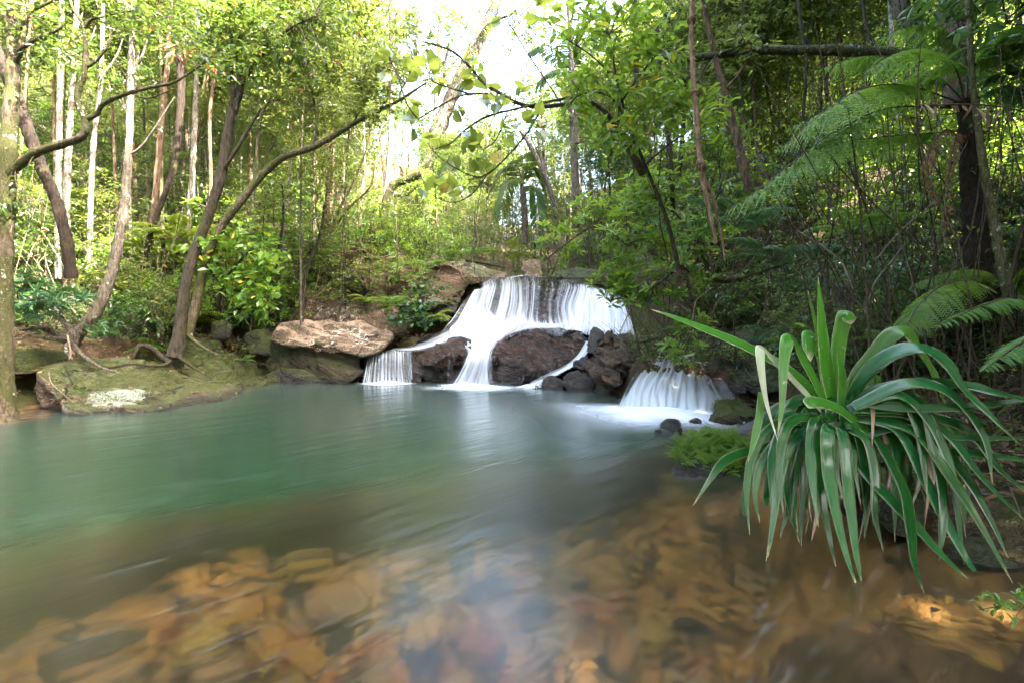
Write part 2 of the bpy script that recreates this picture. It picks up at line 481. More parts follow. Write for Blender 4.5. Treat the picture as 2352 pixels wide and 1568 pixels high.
def terrain():
    u = np.linspace(-1, 1, 300)
    xs = 14 * u + 340 * np.sign(u) * np.abs(u) ** 7
    v = np.linspace(0, 1, 300)
    ys = -6 + 26 * v + 360 * v ** 8
    X, Y = np.meshgrid(xs, ys)
    H = height(X, Y)
    nz = fbm(X, Y, .9, 3.1, 5) - .4
    H = H + nz * np.where(H > .05, .22, .06) * np.clip(np.abs(H) * 3, .2, 1)
    far = np.maximum(np.abs(X) - 30, 0) * .02
    H = H + far
    n = len(xs); m = len(ys)
    i, j = np.meshgrid(np.arange(m - 1), np.arange(n - 1), indexing='ij')
    fs = np.stack([i * n + j, i * n + j + 1, (i + 1) * n + j + 1, (i + 1) * n + j], -1).reshape(-1, 4)
    g = Geo()
    g.add(np.stack([X, Y, H], -1).reshape(-1, 3), fs)
    m, nt = newmat('forest_soil')
    N = NT(nt)
    geo = N.n('ShaderNodeNewGeometry')
    pos = geo.outputs['Position']
    z = N.n('ShaderNodeSeparateXYZ', {0: pos}).outputs[2]
    n1 = N.noise(pos, 1.1, 5, .6); n2 = N.noise(pos, 9, 5, .7); n3 = N.noise(pos, 40, 3, .6)
    soil = N.mix(N.step(n2, .35, .65), (.022, .015, .009), (.07, .042, .022))
    soil = N.mix(N.math('MULTIPLY', N.step(n3, .55, .7), .6), soil, (.15, .095, .055))
    soil = N.mix(N.math('MULTIPLY', N.step(n1, .42, .6), .75), soil, (.045, .055, .012))
    sand = N.mix(N.step(n1, .38, .62), (.5, .28, .085), (.27, .145, .045))
    sand = N.mix(N.math('MULTIPLY', N.step(N.noise(pos, 2.6, 4, .55), .52, .6), .8), sand, (.07, .048, .022))
    sand = N.mix(N.math('MULTIPLY', N.step(N.noise(pos, 5.5, 5, .7, .5), .54, .62), .75), sand, (.05, .034, .016))
    sand = N.mix(N.math('MULTIPLY', N.step(n2, .58, .72), .5), sand, (.26, .14, .04))
    c = N.mix(N.step(z, .03, -.03), soil, sand)
    bp = N.n('ShaderNodeBump', {'Height': N.math('ADD', n2, n3), 'Strength': .8, 'Distance': .05})
    N.out(N.n('ShaderNodeBsdfPrincipled', {'Base Color': c, 'Roughness': .9, 'Normal': bp, 'Specular IOR Level': .2}))
    o = link('ground', g.mesh('ground', m))
    return tag(o, 'brown forest floor rising from the stony pool bed into steep wooded banks', 'ground', kind='structure')


terrain()


# ------------------------------------------------------------------ pool water
def grid(xs, ys):
    X, Y = np.meshgrid(xs, ys)
    n, m = len(xs), len(ys)
    i, j = np.meshgrid(np.arange(m - 1), np.arange(n - 1), indexing='ij')
    return X, Y, np.stack([i * n + j, i * n + j + 1, (i + 1) * n + j + 1, (i + 1) * n + j], -1).reshape(-1, 4)


def pool():
    X, Y, fs = grid(np.linspace(-14, 5.2, 150), np.linspace(-5, 11.3, 130))
    d = np.maximum(-height(X, Y), 0)
    g = Geo()
    g.add(np.stack([X, Y, 0 * X], -1).reshape(-1, 3), fs, rn=d.ravel())
    m, nt = newmat('pool_water')
    N = NT(nt)
    pos = N.n('ShaderNodeNewGeometry').outputs['Position']
    d = N.n('ShaderNodeAttribute', attribute_name='rnd').outputs['Fac']
    murk = N.math('SUBTRACT', 1.0, N.math('POWER', 2.718, N.math('MULTIPLY', N.math('MULTIPLY', d, d), -1.25)))
    mp = N.n('ShaderNodeMapping', {'Vector': pos, 'Rotation': (0, 0, R(42)), 'Scale': (1 / .5, 1 / 2.6, 1)}, vector_type='TEXTURE').outputs[0]
    w1 = N.noise(mp, 1.3, 3, .5, .5)
    w2 = N.noise(mp, 7, 4, .6, .3)
    rip = N.n('ShaderNodeBump', {'Height': N.math('ADD', w1, N.math('MULTIPLY', w2, .22)), 'Strength': .22, 'Distance': .06})
    body = N.n('ShaderNodeBsdfDiffuse', {'Color': N.mix(N.step(d, .25, 1.4), (.045, .036, .009), (.006, .028, .012))})
    tr = N.n('ShaderNodeBsdfTransparent', {'Color': N.ramp(N.math('MULTIPLY', d, .6), [(0, (.99, .97, .92)), (.3, (.96, .85, .6)), (1, (.34, .46, .2))])})
    # the moving surface smears what lies below it
    rf = N.n('ShaderNodeBsdfRefraction', {'Color': (.97, .93, .84), 'Roughness': .28, 'IOR': 1.08})
    tr = N.n('ShaderNodeMixShader', {0: .52, 1: tr, 2: rf})
    under = N.n('ShaderNodeMixShader', {0: N.math('MULTIPLY', murk, .96), 1: tr, 2: body})
    # thin drifting froth lines of the current
    mp2 = N.n('ShaderNodeMapping', {'Vector': pos, 'Rotation': (0, 0, R(44)), 'Scale': (1 / 1.6, 1 / 16, 1)}, vector_type='TEXTURE').outputs[0]
    fr = N.noise(mp2, 1.6, 6, .68, .6)
    reg = N.noise(mp, .55, 2, .5)
    fm = N.math('MULTIPLY', N.math('MULTIPLY', N.step(fr, .5, .8), N.step(reg, .42, .65)), .13)
    froth = N.n('ShaderNodeBsdfDiffuse', {'Color': (.62, .72, .76)})
    under = N.n('ShaderNodeMixShader', {0: fm, 1: under, 2: froth})
    fz = N.n('ShaderNodeFresnel', {'IOR': 1.33, 'Normal': rip})
    gl = N.n('ShaderNodeBsdfGlossy', {'Color': (.95, .97, 1), 'Roughness': .22, 'Normal': rip})
    N.out(N.n('ShaderNodeMixShader', {0: N.math('MULTIPLY', fz, 1.5, True), 1: under, 2: gl}))
    o = link('water', g.mesh('water', m))
    tag(o, 'clear green and amber pool blurred smooth by its own current', 'water', kind='structure')
    # water of the brook above the lip
    X, Y, fs = grid(np.linspace(-1.3, 2.9, 20), np.linspace(12.0, 30, 40))
    g = Geo()
    g.add(np.stack([X, Y, 2.36 + .04 * (Y - 12)], -1).reshape(-1, 3), fs, rn=.15)
    o = link('stream', g.mesh('stream', m))
    tag(o, 'shallow brook running towards the lip of the falls', 'stream', kind='structure')


pool()


# ------------------------------------------------------------------ rocks
def rock(name, pts, mat, label, cat='rock', res=.09, amp=.09, bev=.1, seed=0, group=None, strata=.35, cap=9):
    """a block: hull of surveyed corner points, worn edges, fractured and bedded faces"""
    bm = bmesh.new()
    for p in pts: bm.verts.new(p)
    r = bmesh.ops.convex_hull(bm, input=bm.verts)
    bmesh.ops.delete(bm, geom=[v for v in bm.verts if not v.link_faces], context='VERTS')
    bmesh.ops.dissolve_limit(bm, angle_limit=R(4), verts=bm.verts, edges=bm.edges)
    try:
        bmesh.ops.bevel(bm, geom=list(bm.edges), offset=bev, offset_type='OFFSET', segments=2, profile=.6, affect='EDGES', clamp_overlap=True)
    except Exception:
        pass
    bmesh.ops.triangulate(bm, faces=bm.faces)
    for _ in range(cap):
        es = [e for e in bm.edges if e.calc_length() > res * 1.6]
        if not es: break
        bmesh.ops.subdivide_edges(bm, edges=es, cuts=1, use_grid_fill=False)
        bmesh.ops.triangulate(bm, faces=[f for f in bm.faces if len(f.verts) > 3])
        if len(bm.verts) > 14000: break
    for _ in range(1): bmesh.ops.smooth_vert(bm, verts=bm.verts, factor=.5, use_axis_x=True, use_axis_y=True, use_axis_z=True)
    bm.normal_update()
    so = Vector((seed * 3.7, seed * 1.3, seed * 5.1))
    mv = []
    for v in bm.verts:
        p = v.co + so
        d = noise.fractal(p * 1.1, .75, 2, 6) * amp * 1.5 + noise.fractal(p * 4.2, .8, 2, 4) * amp * .45
        c = noise.cell(Vector((p.x * 1.6 + p.z * .5, p.y * 1.6, p.z * 2.6 + p.x * .9)))
        d += (c - .5) * amp * .7
        b = noise.noise(Vector((p.x * .8, p.y * .8, (p.z + .35 * p.x + .2 * p.y) * 9)))
        d -= max(0, b - .1) * amp * 2 * strata
        v_ = noise.noise(p * 3.2)
        if abs(v_) < .05: d -= amp * .45
        mv.append(v.normal * d)
    for v, d in zip(bm.verts, mv): v.co += d
    bmesh.ops.smooth_vert(bm, verts=bm.verts, factor=.3, use_axis_x=True, use_axis_y=True, use_axis_z=True)
    lo = Vector((sum(v.co.x for v in bm.verts) / len(bm.verts), sum(v.co.y for v in bm.verts) / len(bm.verts), min(v.co.z for v in bm.verts)))
    for v in bm.verts: v.co -= lo
    me = bpy.data.meshes.new(name)
    bm.to_mesh(me); bm.free()
    for p in me.polygons: p.use_smooth = True
    me.materials.append(mat)
    return tag(link(name, me, lo), label, cat, group)


def blob(c, r, n=26, seed=1, flat=.6):
    rr = random.Random(seed)
    out = []
    for _ in range(n):
        d = Vector((rr.gauss(0, 1), rr.gauss(0, 1), rr.gauss(0, 1))).normalized()
        if d.z < -flat: d.z = -flat
        out.append(Vector(c) + Vector((d.x * r[0], d.y * r[1], d.z * r[2])))
    return out


def A(*t):
    return [at(*q) for q in t]


lp = at(262, 902, 6.85); lq = at(478, 898, 7.5)
M['rock_slab'] = rockmat('rock_slab', (.085, .06, .038), (.2, .145, .1), .5, .62, .13, patch=[(*lp, .36, .5, .2), (*(lp + Vector((.3, 0, -.02))), .18, .3, .08), (*lq, .2, .3, .05)])
M['rock_mossy'] = rockmat('rock_mossy', (.06, .045, .03), (.13, .095, .06), .66, .12, .05)
M['rock_olive'] = rockmat('rock_olive', (.03, .022, .012), (.075, .055, .03), .62, .08, .16, .1, mosscol=(.034, .042, .007), strata=(.5, .45, 1))
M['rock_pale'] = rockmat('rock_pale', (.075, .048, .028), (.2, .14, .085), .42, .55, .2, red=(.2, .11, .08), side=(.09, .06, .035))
M['rock_pink'] = rockmat('rock_pink', (.15, .095, .06), (.31, .225, .155), .36, .42, .25, mossn=-.2, side=(.06, .045, .022))  # pale top over brown sides: weathering, plus light on the top painted in
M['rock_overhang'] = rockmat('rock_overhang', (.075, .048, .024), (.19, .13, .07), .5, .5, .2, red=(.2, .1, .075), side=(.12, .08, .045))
M['rock_wet'] = rockmat('rock_wet', (.010, .008, .007), (.028, .018, .012), .2, .0, .12, .62, red=(.035, .018, .010))
M['rock_red'] = rockmat('rock_wet_red', (.016, .009, .006), (.06, .031, .018), .2, .04, .25, .95, red=(.1, .042, .018))
M['rock_brown'] = rockmat('rock_brown', (.022, .013, .008), (.075, .04, .018), .34, .05, .22, .75, red=(.17, .075, .025))
M['rock_dark'] = rockmat('rock_dark', (.022, .02, .016), (.05, .042, .032), .55, .0, .1, .3)

# left bank
rock('boulder', A((100, 868, 6.9), (140, 930, 6.75), (210, 957, 6.65), (330, 962, 6.7), (430, 953, 6.95), (520, 935, 7.5), (545, 912, 8.3), (560, 893, 8.8), (440, 850, 8.7), (330, 822, 8.4), (180, 815, 8.0), (70, 835, 7.6), (90, 930, 7.2), (215, 1000, 6.7), (520, 960, 8), (300, 960, 8.6)),
     M['rock_slab'], 'long mossy slab with a large white lichen patch sloping into the pool', seed=2, amp=.06, bev=.04, res=.06)
rock('boulder', A((395, 820, 8.9), (430, 772, 9.7), (500, 782, 10.2), (575, 825, 10.3), (628, 868, 10.3), (620, 885, 9.75), (560, 903, 8.9), (470, 880, 8.6), (400, 845, 8.5), (500, 930, 9), (620, 910, 10), (420, 880, 10.3)),
     M['rock_mossy'], 'green mossy rock slope strewn with brown leaves behind the white-spotted slab', bev=.05, res=.06, seed=3, amp=.08, strata=.8)
rock('boulder', A((-20, 830, 7.4), (60, 800, 7.6), (150, 800, 8.3), (170, 830, 8.2), (20, 862, 7.2), (-30, 870, 7.2), (90, 858, 7.4), (60, 830, 9)),
     M['rock_mossy'], 'low flat ledge under the roots of the leaning trunk at the left', seed=4, amp=.05)
rock('boulder', A((478, 735, 10.8), (530, 728, 11.0), (545, 760, 10.6), (520, 790, 10.5), (480, 785, 10.6), (500, 760, 11.6)),
     M['rock_dark'], 'rounded dark mossy boulder half hidden in the shaded gully behind the moss slope', seed=5, amp=.05)
rock('boulder', A((545, 765, 11.0), (600, 745, 11.2), (650, 760, 11.0), (640, 815, 10.7), (560, 820, 10.7), (600, 790, 11.9)),
     M['rock_dark'], 'black cracked boulder in the gully left of the big tilted block', seed=6, amp=.06)
rock('boulder', A((606, 876, 10.35), (612, 792, 10.7), (632, 764, 10.8), (700, 786, 10.25), (760, 796, 10.1), (830, 808, 10.2), (836, 862, 10.05), (790, 884, 9.98), (690, 888, 10.05), (620, 888, 10.2), (650, 860, 11.8), (800, 850, 11.5), (720, 780, 11.4)),
     M['rock_olive'], 'dark green wedge of bedded rock under the big tilted block', bev=.05, res=.06, seed=7, amp=.09, strata=1.1)
rock('boulder', A((605, 858, 10.1), (640, 846, 10.1), (700, 856, 10.0), (770, 868, 9.95), (780, 890, 9.9), (600, 895, 10.0), (690, 850, 10.6)),
     M['rock_dark'], 'low black shelf of rock along the waterline below the bedded wedge', seed=8, amp=.05)
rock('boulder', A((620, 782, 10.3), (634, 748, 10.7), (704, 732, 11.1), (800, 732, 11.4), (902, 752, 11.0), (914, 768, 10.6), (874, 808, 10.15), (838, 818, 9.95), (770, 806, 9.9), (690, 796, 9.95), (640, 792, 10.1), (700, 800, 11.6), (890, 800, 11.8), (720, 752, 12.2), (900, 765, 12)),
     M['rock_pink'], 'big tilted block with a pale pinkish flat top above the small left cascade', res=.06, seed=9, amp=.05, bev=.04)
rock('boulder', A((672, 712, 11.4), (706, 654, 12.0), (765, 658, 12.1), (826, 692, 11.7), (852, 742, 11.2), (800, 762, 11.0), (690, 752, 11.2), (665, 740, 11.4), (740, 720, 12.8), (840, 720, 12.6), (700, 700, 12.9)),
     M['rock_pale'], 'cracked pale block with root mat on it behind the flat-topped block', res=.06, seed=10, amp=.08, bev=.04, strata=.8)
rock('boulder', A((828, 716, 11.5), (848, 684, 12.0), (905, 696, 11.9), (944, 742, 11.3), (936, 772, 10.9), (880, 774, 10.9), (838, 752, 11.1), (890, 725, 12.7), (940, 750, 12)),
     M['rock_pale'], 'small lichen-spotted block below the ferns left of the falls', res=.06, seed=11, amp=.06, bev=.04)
rock('boulder', A((758, 650, 12.7), (756, 588, 12.7), (796, 566, 12.9), (850, 568, 12.9), (900, 596, 12.4), (900, 668, 12.0), (874, 692, 11.9), (842, 672, 12.1), (828, 628, 12.5), (800, 612, 12.6), (880, 600, 14.8), (770, 600, 14.8), (880, 690, 13.4)),
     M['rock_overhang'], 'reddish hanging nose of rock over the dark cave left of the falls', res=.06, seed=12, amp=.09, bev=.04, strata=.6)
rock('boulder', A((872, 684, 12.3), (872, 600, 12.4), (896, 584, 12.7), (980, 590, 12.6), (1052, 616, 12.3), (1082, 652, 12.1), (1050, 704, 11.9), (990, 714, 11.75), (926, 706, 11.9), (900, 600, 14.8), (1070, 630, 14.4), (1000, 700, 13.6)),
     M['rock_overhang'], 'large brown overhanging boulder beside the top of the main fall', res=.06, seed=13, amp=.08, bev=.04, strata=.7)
rock('boulder', A((975, 616, 12.7), (1014, 596, 13.4), (1092, 600, 13.5), (1166, 628, 13.0), (1156, 644, 12.6), (1095, 654, 12.45), (1024, 646, 12.45), (1060, 650, 14), (1160, 640, 14)),
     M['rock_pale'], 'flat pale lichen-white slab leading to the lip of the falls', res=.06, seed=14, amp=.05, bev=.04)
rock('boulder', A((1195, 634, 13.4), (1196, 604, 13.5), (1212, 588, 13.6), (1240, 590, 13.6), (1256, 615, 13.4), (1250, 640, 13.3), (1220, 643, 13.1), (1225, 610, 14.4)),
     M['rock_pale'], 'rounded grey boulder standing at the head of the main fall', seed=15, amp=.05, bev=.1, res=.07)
rock('boulder', A((1255, 640, 13.3), (1265, 618, 13.4), (1320, 608, 13.2), (1380, 620, 12.8), (1410, 650, 12.4), (1370, 660, 12.5), (1300, 655, 12.9), (1330, 620, 14.6), (1420, 630, 14)),
     M['rock_dark'], 'dark mossy ledge under bright leaves right of the head of the fall', seed=16, amp=.07)
# the falls
rock('cliff', A((1060, 690, 12.5), (1100, 668, 12.6), (1196, 655, 12.7), (1290, 660, 12.7), (1370, 675, 12.5), (1436, 712, 12.0), (1455, 770, 11.4), (1430, 800, 11.2), (1340, 785, 11.75), (1200, 775, 11.95), (1100, 780, 12.0), (1040, 800, 11.75), (1030, 750, 12.3), (1040, 710, 13.5), (1430, 722, 13.8), (1200, 668, 14.2)),
     M['rock_wet'], 'black wet rock face behind the main fall', 'rock face', seed=17, amp=.1, strata=1.0)
rock('boulder', A((940, 690, 11.9), (1010, 676, 12.0), (1060, 655, 12.2), (1062, 700, 11.9), (1020, 742, 11.8), (965, 750, 11.7), (1000, 700, 13)),
     M['rock_dark'], 'dark mossy rock wedged between the overhanging boulder and the main fall', seed=18, amp=.08)
rock('boulder', A((925, 800, 10.9), (960, 768, 11.2), (1040, 745, 11.5), (1080, 762, 11.3), (1060, 790, 10.9), (980, 812, 10.7), (930, 830, 10.8), (1000, 790, 12)),
     M['rock_red'], 'smooth wet reddish apron of rock under the left edge of the main fall', seed=19, amp=.05)
rock('boulder', A((1102, 815, 10.2), (1112, 800, 10.6), (1180, 766, 10.9), (1226, 749, 11.1), (1275, 756, 11.1), (1345, 778, 10.9), (1352, 815, 10.5), (1310, 838, 10.2), (1245, 850, 9.95), (1180, 846, 9.95), (1120, 830, 10.05), (1200, 800, 11.8), (1330, 800, 11.6), (1200, 880, 10.1)),
     M['rock_red'], 'big dark red boulder parting the falls in the middle', seed=20, amp=.1, bev=.04, strata=.9, res=.05)
rock('boulder', A((952, 826, 10.25), (968, 804, 10.5), (1008, 782, 10.75), (1042, 774, 10.9), (1090, 792, 10.6), (1092, 808, 10.25), (1058, 828, 9.96), (1000, 838, 9.92), (955, 840, 10.1), (1020, 800, 11.4), (960, 845, 10.6)),
     M['rock_red'], 'low rounded wet boulder between the left cascade and the white chute', seed=21, amp=.1, bev=.04, res=.05)
rock('cliff', A((950, 890, 10.12), (948, 838, 10.3), (1000, 828, 10.2), (1110, 820, 10.2), (1200, 842, 10.1), (1246, 850, 10.1), (1250, 890, 10.0), (1100, 895, 10.02), (1100, 840, 11.4)),
     M['rock_wet'], 'dark dripping rock step at the foot of the falls', 'rock face', seed=22, amp=.06, strata=.8)
rock('cliff', A((812, 892, 10.25), (835, 812, 10.55), (900, 803, 10.6), (958, 806, 10.55), (968, 890, 10.2), (890, 810, 11.8), (960, 820, 11.6), (830, 860, 11.5)),
     M['rock_wet'], 'low wet ledge under the small left cascade', 'rock face', seed=23, amp=.05)
rock('boulder', A((938, 876, 9.95), (950, 858, 10.0), (966, 862, 9.98), (972, 880, 9.9), (950, 886, 9.9), (958, 870, 10.3)),
     M['rock_wet'], 'fist-like black stone at the right end of the left cascade', seed=24, amp=.055, bev=.02, res=.035)
rock('boulder', A((1165, 884, 9.75), (1180, 862, 9.9), (1230, 848, 10.0), (1262, 852, 9.95), (1240, 875, 9.6), (1195, 888, 9.5), (1210, 870, 10.4)),
     M['rock_red'], 'broken rusty rocks at the water under the big red boulder', seed=25, amp=.1, bev=.04, res=.05)
rock('boulder', A((1226, 888, 9.3), (1245, 862, 9.5), (1275, 862, 9.4), (1300, 880, 9.2), (1290, 900, 8.95), (1240, 902, 9.0), (1265, 880, 9.9)),
     M['rock_wet'], 'glossy dark stone left of the pair under the tilted brown block', seed=26, amp=.055, bev=.02, res=.035)
rock('boulder', A((1294, 880, 9.1), (1310, 850, 9.3), (1345, 846, 9.3), (1368, 880, 8.95), (1358, 903, 8.75), (1305, 903, 8.8), (1330, 870, 9.8)),
     M['rock_wet'], 'glossy dark stone with orange leaves on it under the tilted brown block', seed=27, amp=.055, bev=.02, res=.035)
rock('boulder', A((1316, 842, 9.5), (1330, 818, 9.7), (1352, 812, 9.7), (1360, 840, 9.4), (1340, 850, 9.3), (1340, 830, 10.1)),
     M['rock_wet'], 'small black stone where the side trickle passes the brown block', seed=28, amp=.055, bev=.02, res=.035)
rock('boulder', A((1342, 810, 9.4), (1352, 752, 9.8), (1362, 744, 9.9), (1392, 752, 9.7), (1385, 790, 9.3), (1362, 815, 9.2), (1370, 780, 10.4)),
     M['rock_wet'], 'upright black rock behind the tilted brown block', seed=29, amp=.05, bev=.04, res=.06)
rock('boulder', A((1362, 800, 9.2), (1368, 766, 9.7), (1392, 750, 10.0), (1425, 756, 9.9), (1470, 776, 9.6), (1530, 800, 8.9), (1520, 830, 8.3), (1450, 832, 8.3), (1420, 822, 8.5), (1390, 840, 8.7), (1430, 800, 10.3), (1500, 860, 8.5)),
     M['rock_brown'], 'tilted brown slab with mossy edge lying across the right channel', seed=30, amp=.1, bev=.04, res=.05)
rock('boulder', A((1342, 838, 8.9), (1362, 800, 9.1), (1410, 820, 8.75), (1442, 838, 8.45), (1436, 880, 8.2), (1416, 892, 8.1), (1380, 868, 8.4), (1400, 900, 8.6), (1390, 840, 9.6)),
     M['rock_brown'], 'square brown block propping up the tilted slab by the right cascade', seed=31, amp=.1, bev=.04, res=.05)
rock('cliff', A((1440, 885, 8.0), (1490, 848, 8.6), (1560, 838, 8.8), (1640, 852, 8.6), (1700, 882, 8.1), (1750, 938, 7.35), (1740, 962, 7.1), (1600, 952, 7.3), (1420, 945, 7.5), (1412, 930, 7.7), (1560, 850, 9.6), (1700, 880, 9)),
     M['rock_wet'], 'sunken dark rock step under the right cascade', 'rock face', seed=32, amp=.06)
rock('boulder', A((1480, 790, 9.6), (1545, 780, 9.6), (1570, 800, 9.2), (1560, 825, 8.9), (1535, 826, 8.9), (1530, 800, 10.2)),
     M['rock_wet'], 'black rock in the dark channel below the overhanging twigs', seed=33, amp=.05, bev=.04, res=.06)
# right wall, mossy and dark
rock('cliff', A((1560, 790, 9.6), (1620, 760, 9.6), (1740, 760, 8.6), (1800, 800, 7.6), (1810, 900, 6.9), (1745, 915, 7.1), (1680, 880, 7.9), (1600, 850, 8.8), (1800, 740, 10), (1900, 820, 8.2)),
     M['rock_dark'], 'dark mossy rock wall beside the right cascade', 'rock face', seed=34, amp=.12, strata=1.0, res=.1)
rock('boulder', A((1668, 885, 7.5), (1685, 872, 7.6), (1712, 880, 7.5), (1716, 903, 7.2), (1690, 905, 7.2), (1695, 888, 7.8)),
     M['rock_wet'], 'black wet stone at the right rim of the right cascade', seed=35, amp=.055, bev=.02, res=.035)
rock('boulder', A((1632, 940, 6.6), (1640, 918, 6.9), (1680, 914, 7.0), (1735, 936, 6.8), (1742, 965, 6.3), (1720, 985, 6.0), (1670, 955, 6.3), (1690, 940, 7.2)),
     M['rock_mossy'], 'moss-covered rock right of the foam, behind the rounder one', seed=36, amp=.05, bev=.06, res=.06)
rock('boulder', blob(at(1665, 962, 6.15), (.24, .26, .17), seed=5), M['rock_mossy'], 'round moss cushion rock at the edge of the foam', seed=37, amp=.04, res=.06)
rock('boulder', blob(at(1542, 985, 5.75), (.145, .15, .13), seed=6), M['rock_wet'], 'black wet stone rising from the foam below the right cascade', seed=38, amp=.02, res=.05)
rock('boulder', blob(at(1597, 970, 6.1), (.09, .09, .07), seed=7), M['rock_wet'], 'small black stone between the foam and the mossy rocks', seed=39, amp=.015, res=.04)
rock('boulder', blob(at(1512, 992, 5.6), (.055, .06, .05), seed=8), M['rock_wet'], 'tiny black stone at the left of the stone in the foam', seed=40, amp=.01, res=.03)
# near right bank
rock('boulder', A((1545, 1090, 4.08), (1560, 1050, 4.3), (1600, 1012, 4.6), (1680, 1005, 4.66), (1740, 1030, 4.5), (1755, 1090, 4.15), (1690, 1104, 3.98), (1600, 1100, 4.02), (1650, 1125, 4.1), (1560, 1112, 4.1), (1650, 1010, 4.95)),
     M['rock_wet'], 'low dark rock carrying a cushion of tiny ferns at the pool edge', seed=41, amp=.03, bev=.08, res=.07)
rock('boulder', A((1730, 1000, 5.2), (1760, 975, 5.4), (1850, 985, 5.2), (1870, 1040, 4.7), (1800, 1060, 4.5), (1740, 1040, 4.7), (1800, 1000, 5.8)),
     M['rock_mossy'], 'mossy rock behind the left leaves of the strap-leaved plant', seed=42, amp=.04, res=.07)
rock('boulder', A((2180, 1090, 3.6), (2210, 1050, 3.8), (2290, 1035, 3.9), (2360, 1045, 3.8), (2370, 1110, 3.4), (2300, 1135, 3.25), (2215, 1120, 3.4), (2280, 1080, 4.3)),
     M['rock_slab'], 'flat mossy grey rock on the right bank behind the drooping leaves', seed=43, amp=.03, bev=.05, res=.06)
rock('boulder', A((1990, 1190, 3.0), (2020, 1130, 3.2), (2080, 1120, 3.2), (2130, 1150, 3.1), (2150, 1230, 2.8), (2060, 1250, 2.75), (2070, 1170, 3.6)),
     M['rock_dark'], 'dark wet rock in the shade under the strap-leaved plant', seed=44, amp=.03, bev=.05, res=.06)
rock('boulder', A((2150, 1290, 2.62), (2190, 1220, 2.85), (2280, 1200, 2.9), (2380, 1230, 2.75), (2390, 1300, 2.55), (2300, 1320, 2.5), (2280, 1240, 3.2)),
     M['rock_dark'], 'dark rock at the waterline under the lowest right leaves', seed=45, amp=.03, bev=.05, res=.06)
M['rock_sunk'] = rockmat('rock_sunk', (.09, .05, .022), (.24, .14, .06), .0, .0, -3, .0, red=(.05, .035, .02))
rock('boulder', A((1740, 1440, 2.0), (1830, 1400, 2.15), (1990, 1372, 2.3), (2150, 1370, 2.35), (2400, 1450, 2.1), (2420, 1650, 1.6), (1900, 1640, 1.6), (1740, 1560, 1.75), (2100, 1480, 2.2)),
     M['rock_sunk'], 'broad brown rock just under the water at the lower right corner', seed=46, amp=.035, bev=.08, res=.06)
for o in [bpy.data.objects[-1] for _ in ()]: pass
# keep the drowned slab below the surface
for o in list(bpy.data.objects):
    if o.get('label', '').startswith('broad brown rock just under'):
        top = max(v.co.z for v in o.data.vertices) + o.location.z
        o.location.z -= top + .05

# drowned stones on the shelf
SUNK = {}
for k, (a, b, r_) in {'amber': ((.5, .24, .05), (.6, .34, .09), (.36, .16, .04)), 'rust': ((.46, .15, .05), (.52, .22, .08), (.3, .1, .04)),
                      'ochre': ((.46, .3, .06), (.56, .4, .1), (.3, .2, .05)), 'slate': ((.04, .035, .03), (.08, .065, .05), (.06, .04, .025)),
                      'tan': ((.42, .28, .15), (.5, .36, .2), (.3, .18, .1))}.items():
    SUNK[k] = rockmat('stone_' + k, a, b, 0, 0, -3, 0, red=r_)
COLS = {'amber': 'amber', 'rust': 'rust-red', 'ochre': 'ochre yellow', 'slate': 'dark slate', 'tan': 'tan'}
protos = []
for s in range(5):
    o = rock('submerged_stone', blob((0, 0, 0), (1, .85, .5), seed=20 + s), SUNK['amber'], None, 'stone', seed=60 + s, amp=.1, bev=.1, res=.16)
    protos.append(o.data)
    bpy.data.objects.remove(o)
SPOT = [(340, 1285, .2, 'ochre'), (590, 1190, .55, 'amber'), (880, 1170, .42, 'tan'), (860, 1250, .13, 'ochre'), (300, 1470, .28, 'amber'), (560, 1330, .2, 'amber'), (700, 1330, .16, 'ochre'), (560, 1440, .17, 'amber'), (120, 1370, .3, 'tan'),
        (690, 1300, .1, 'ochre'), (760, 1440, .2, 'tan'), (930, 1330, .15, 'amber'), (1010, 1390, .14, 'tan'), (1060, 1310, .12, 'slate'), (1110, 1380, .15, 'slate'), (980, 1480, .14, 'amber'), (1150, 1440, .13, 'tan'), (1100, 1510, .14, 'rust'),
        (850, 1530, .13, 'rust'), (700, 1540, .12, 'amber'), (1310, 1250, .09, 'amber'), (1350, 1230, .09, 'ochre'), (1250, 1300, .1, 'slate'), (1360, 1355, .07, 'amber'), (1420, 1400, .085, 'rust'), (1340, 1420, .08, 'rust'), (1400, 1455, .11, 'rust'),
        (1450, 1370, .07, 'ochre'), (1520, 1205, .07, 'ochre'), (1480, 1260, .08, 'ochre'), (1540, 1395, .055, 'slate'), (1625, 1390, .06, 'slate'), (1580, 1470, .11, 'slate'), (1500, 1470, .07, 'ochre'), (1240, 1420, .11, 'slate'), (1280, 1500, .14, 'tan'),
        (1200, 1250, .14, 'tan'), (1450, 1130, .22, 'rust'), (1290, 1060, .5, 'rust'), (1400, 1030, .3, 'tan'), (1560, 1130, .2, 'tan'), (1180, 1170, .2, 'slate'), (980, 1240, .2, 'amber'), (400, 1380, .22, 'amber'), (470, 1510, .16, 'ochre'), (210, 1540, .2, 'slate'), (1680, 1430, .06, 'slate'), (1640, 1240, .1, 'slate'), (1420, 1530, .12, 'amber'), (90, 1500, .2, 'amber')]
WHERE = lambda x, y: ('at the lower left of the pool' if x < 500 else 'in the near middle of the pool' if x < 1150 else 'in the pale reflection at the front' if x < 1330 else 'on the sand near the strap-leaved plant') if y > 1200 else ('along the edge of the green deep' if x < 1150 else 'under the water below the right cascade')
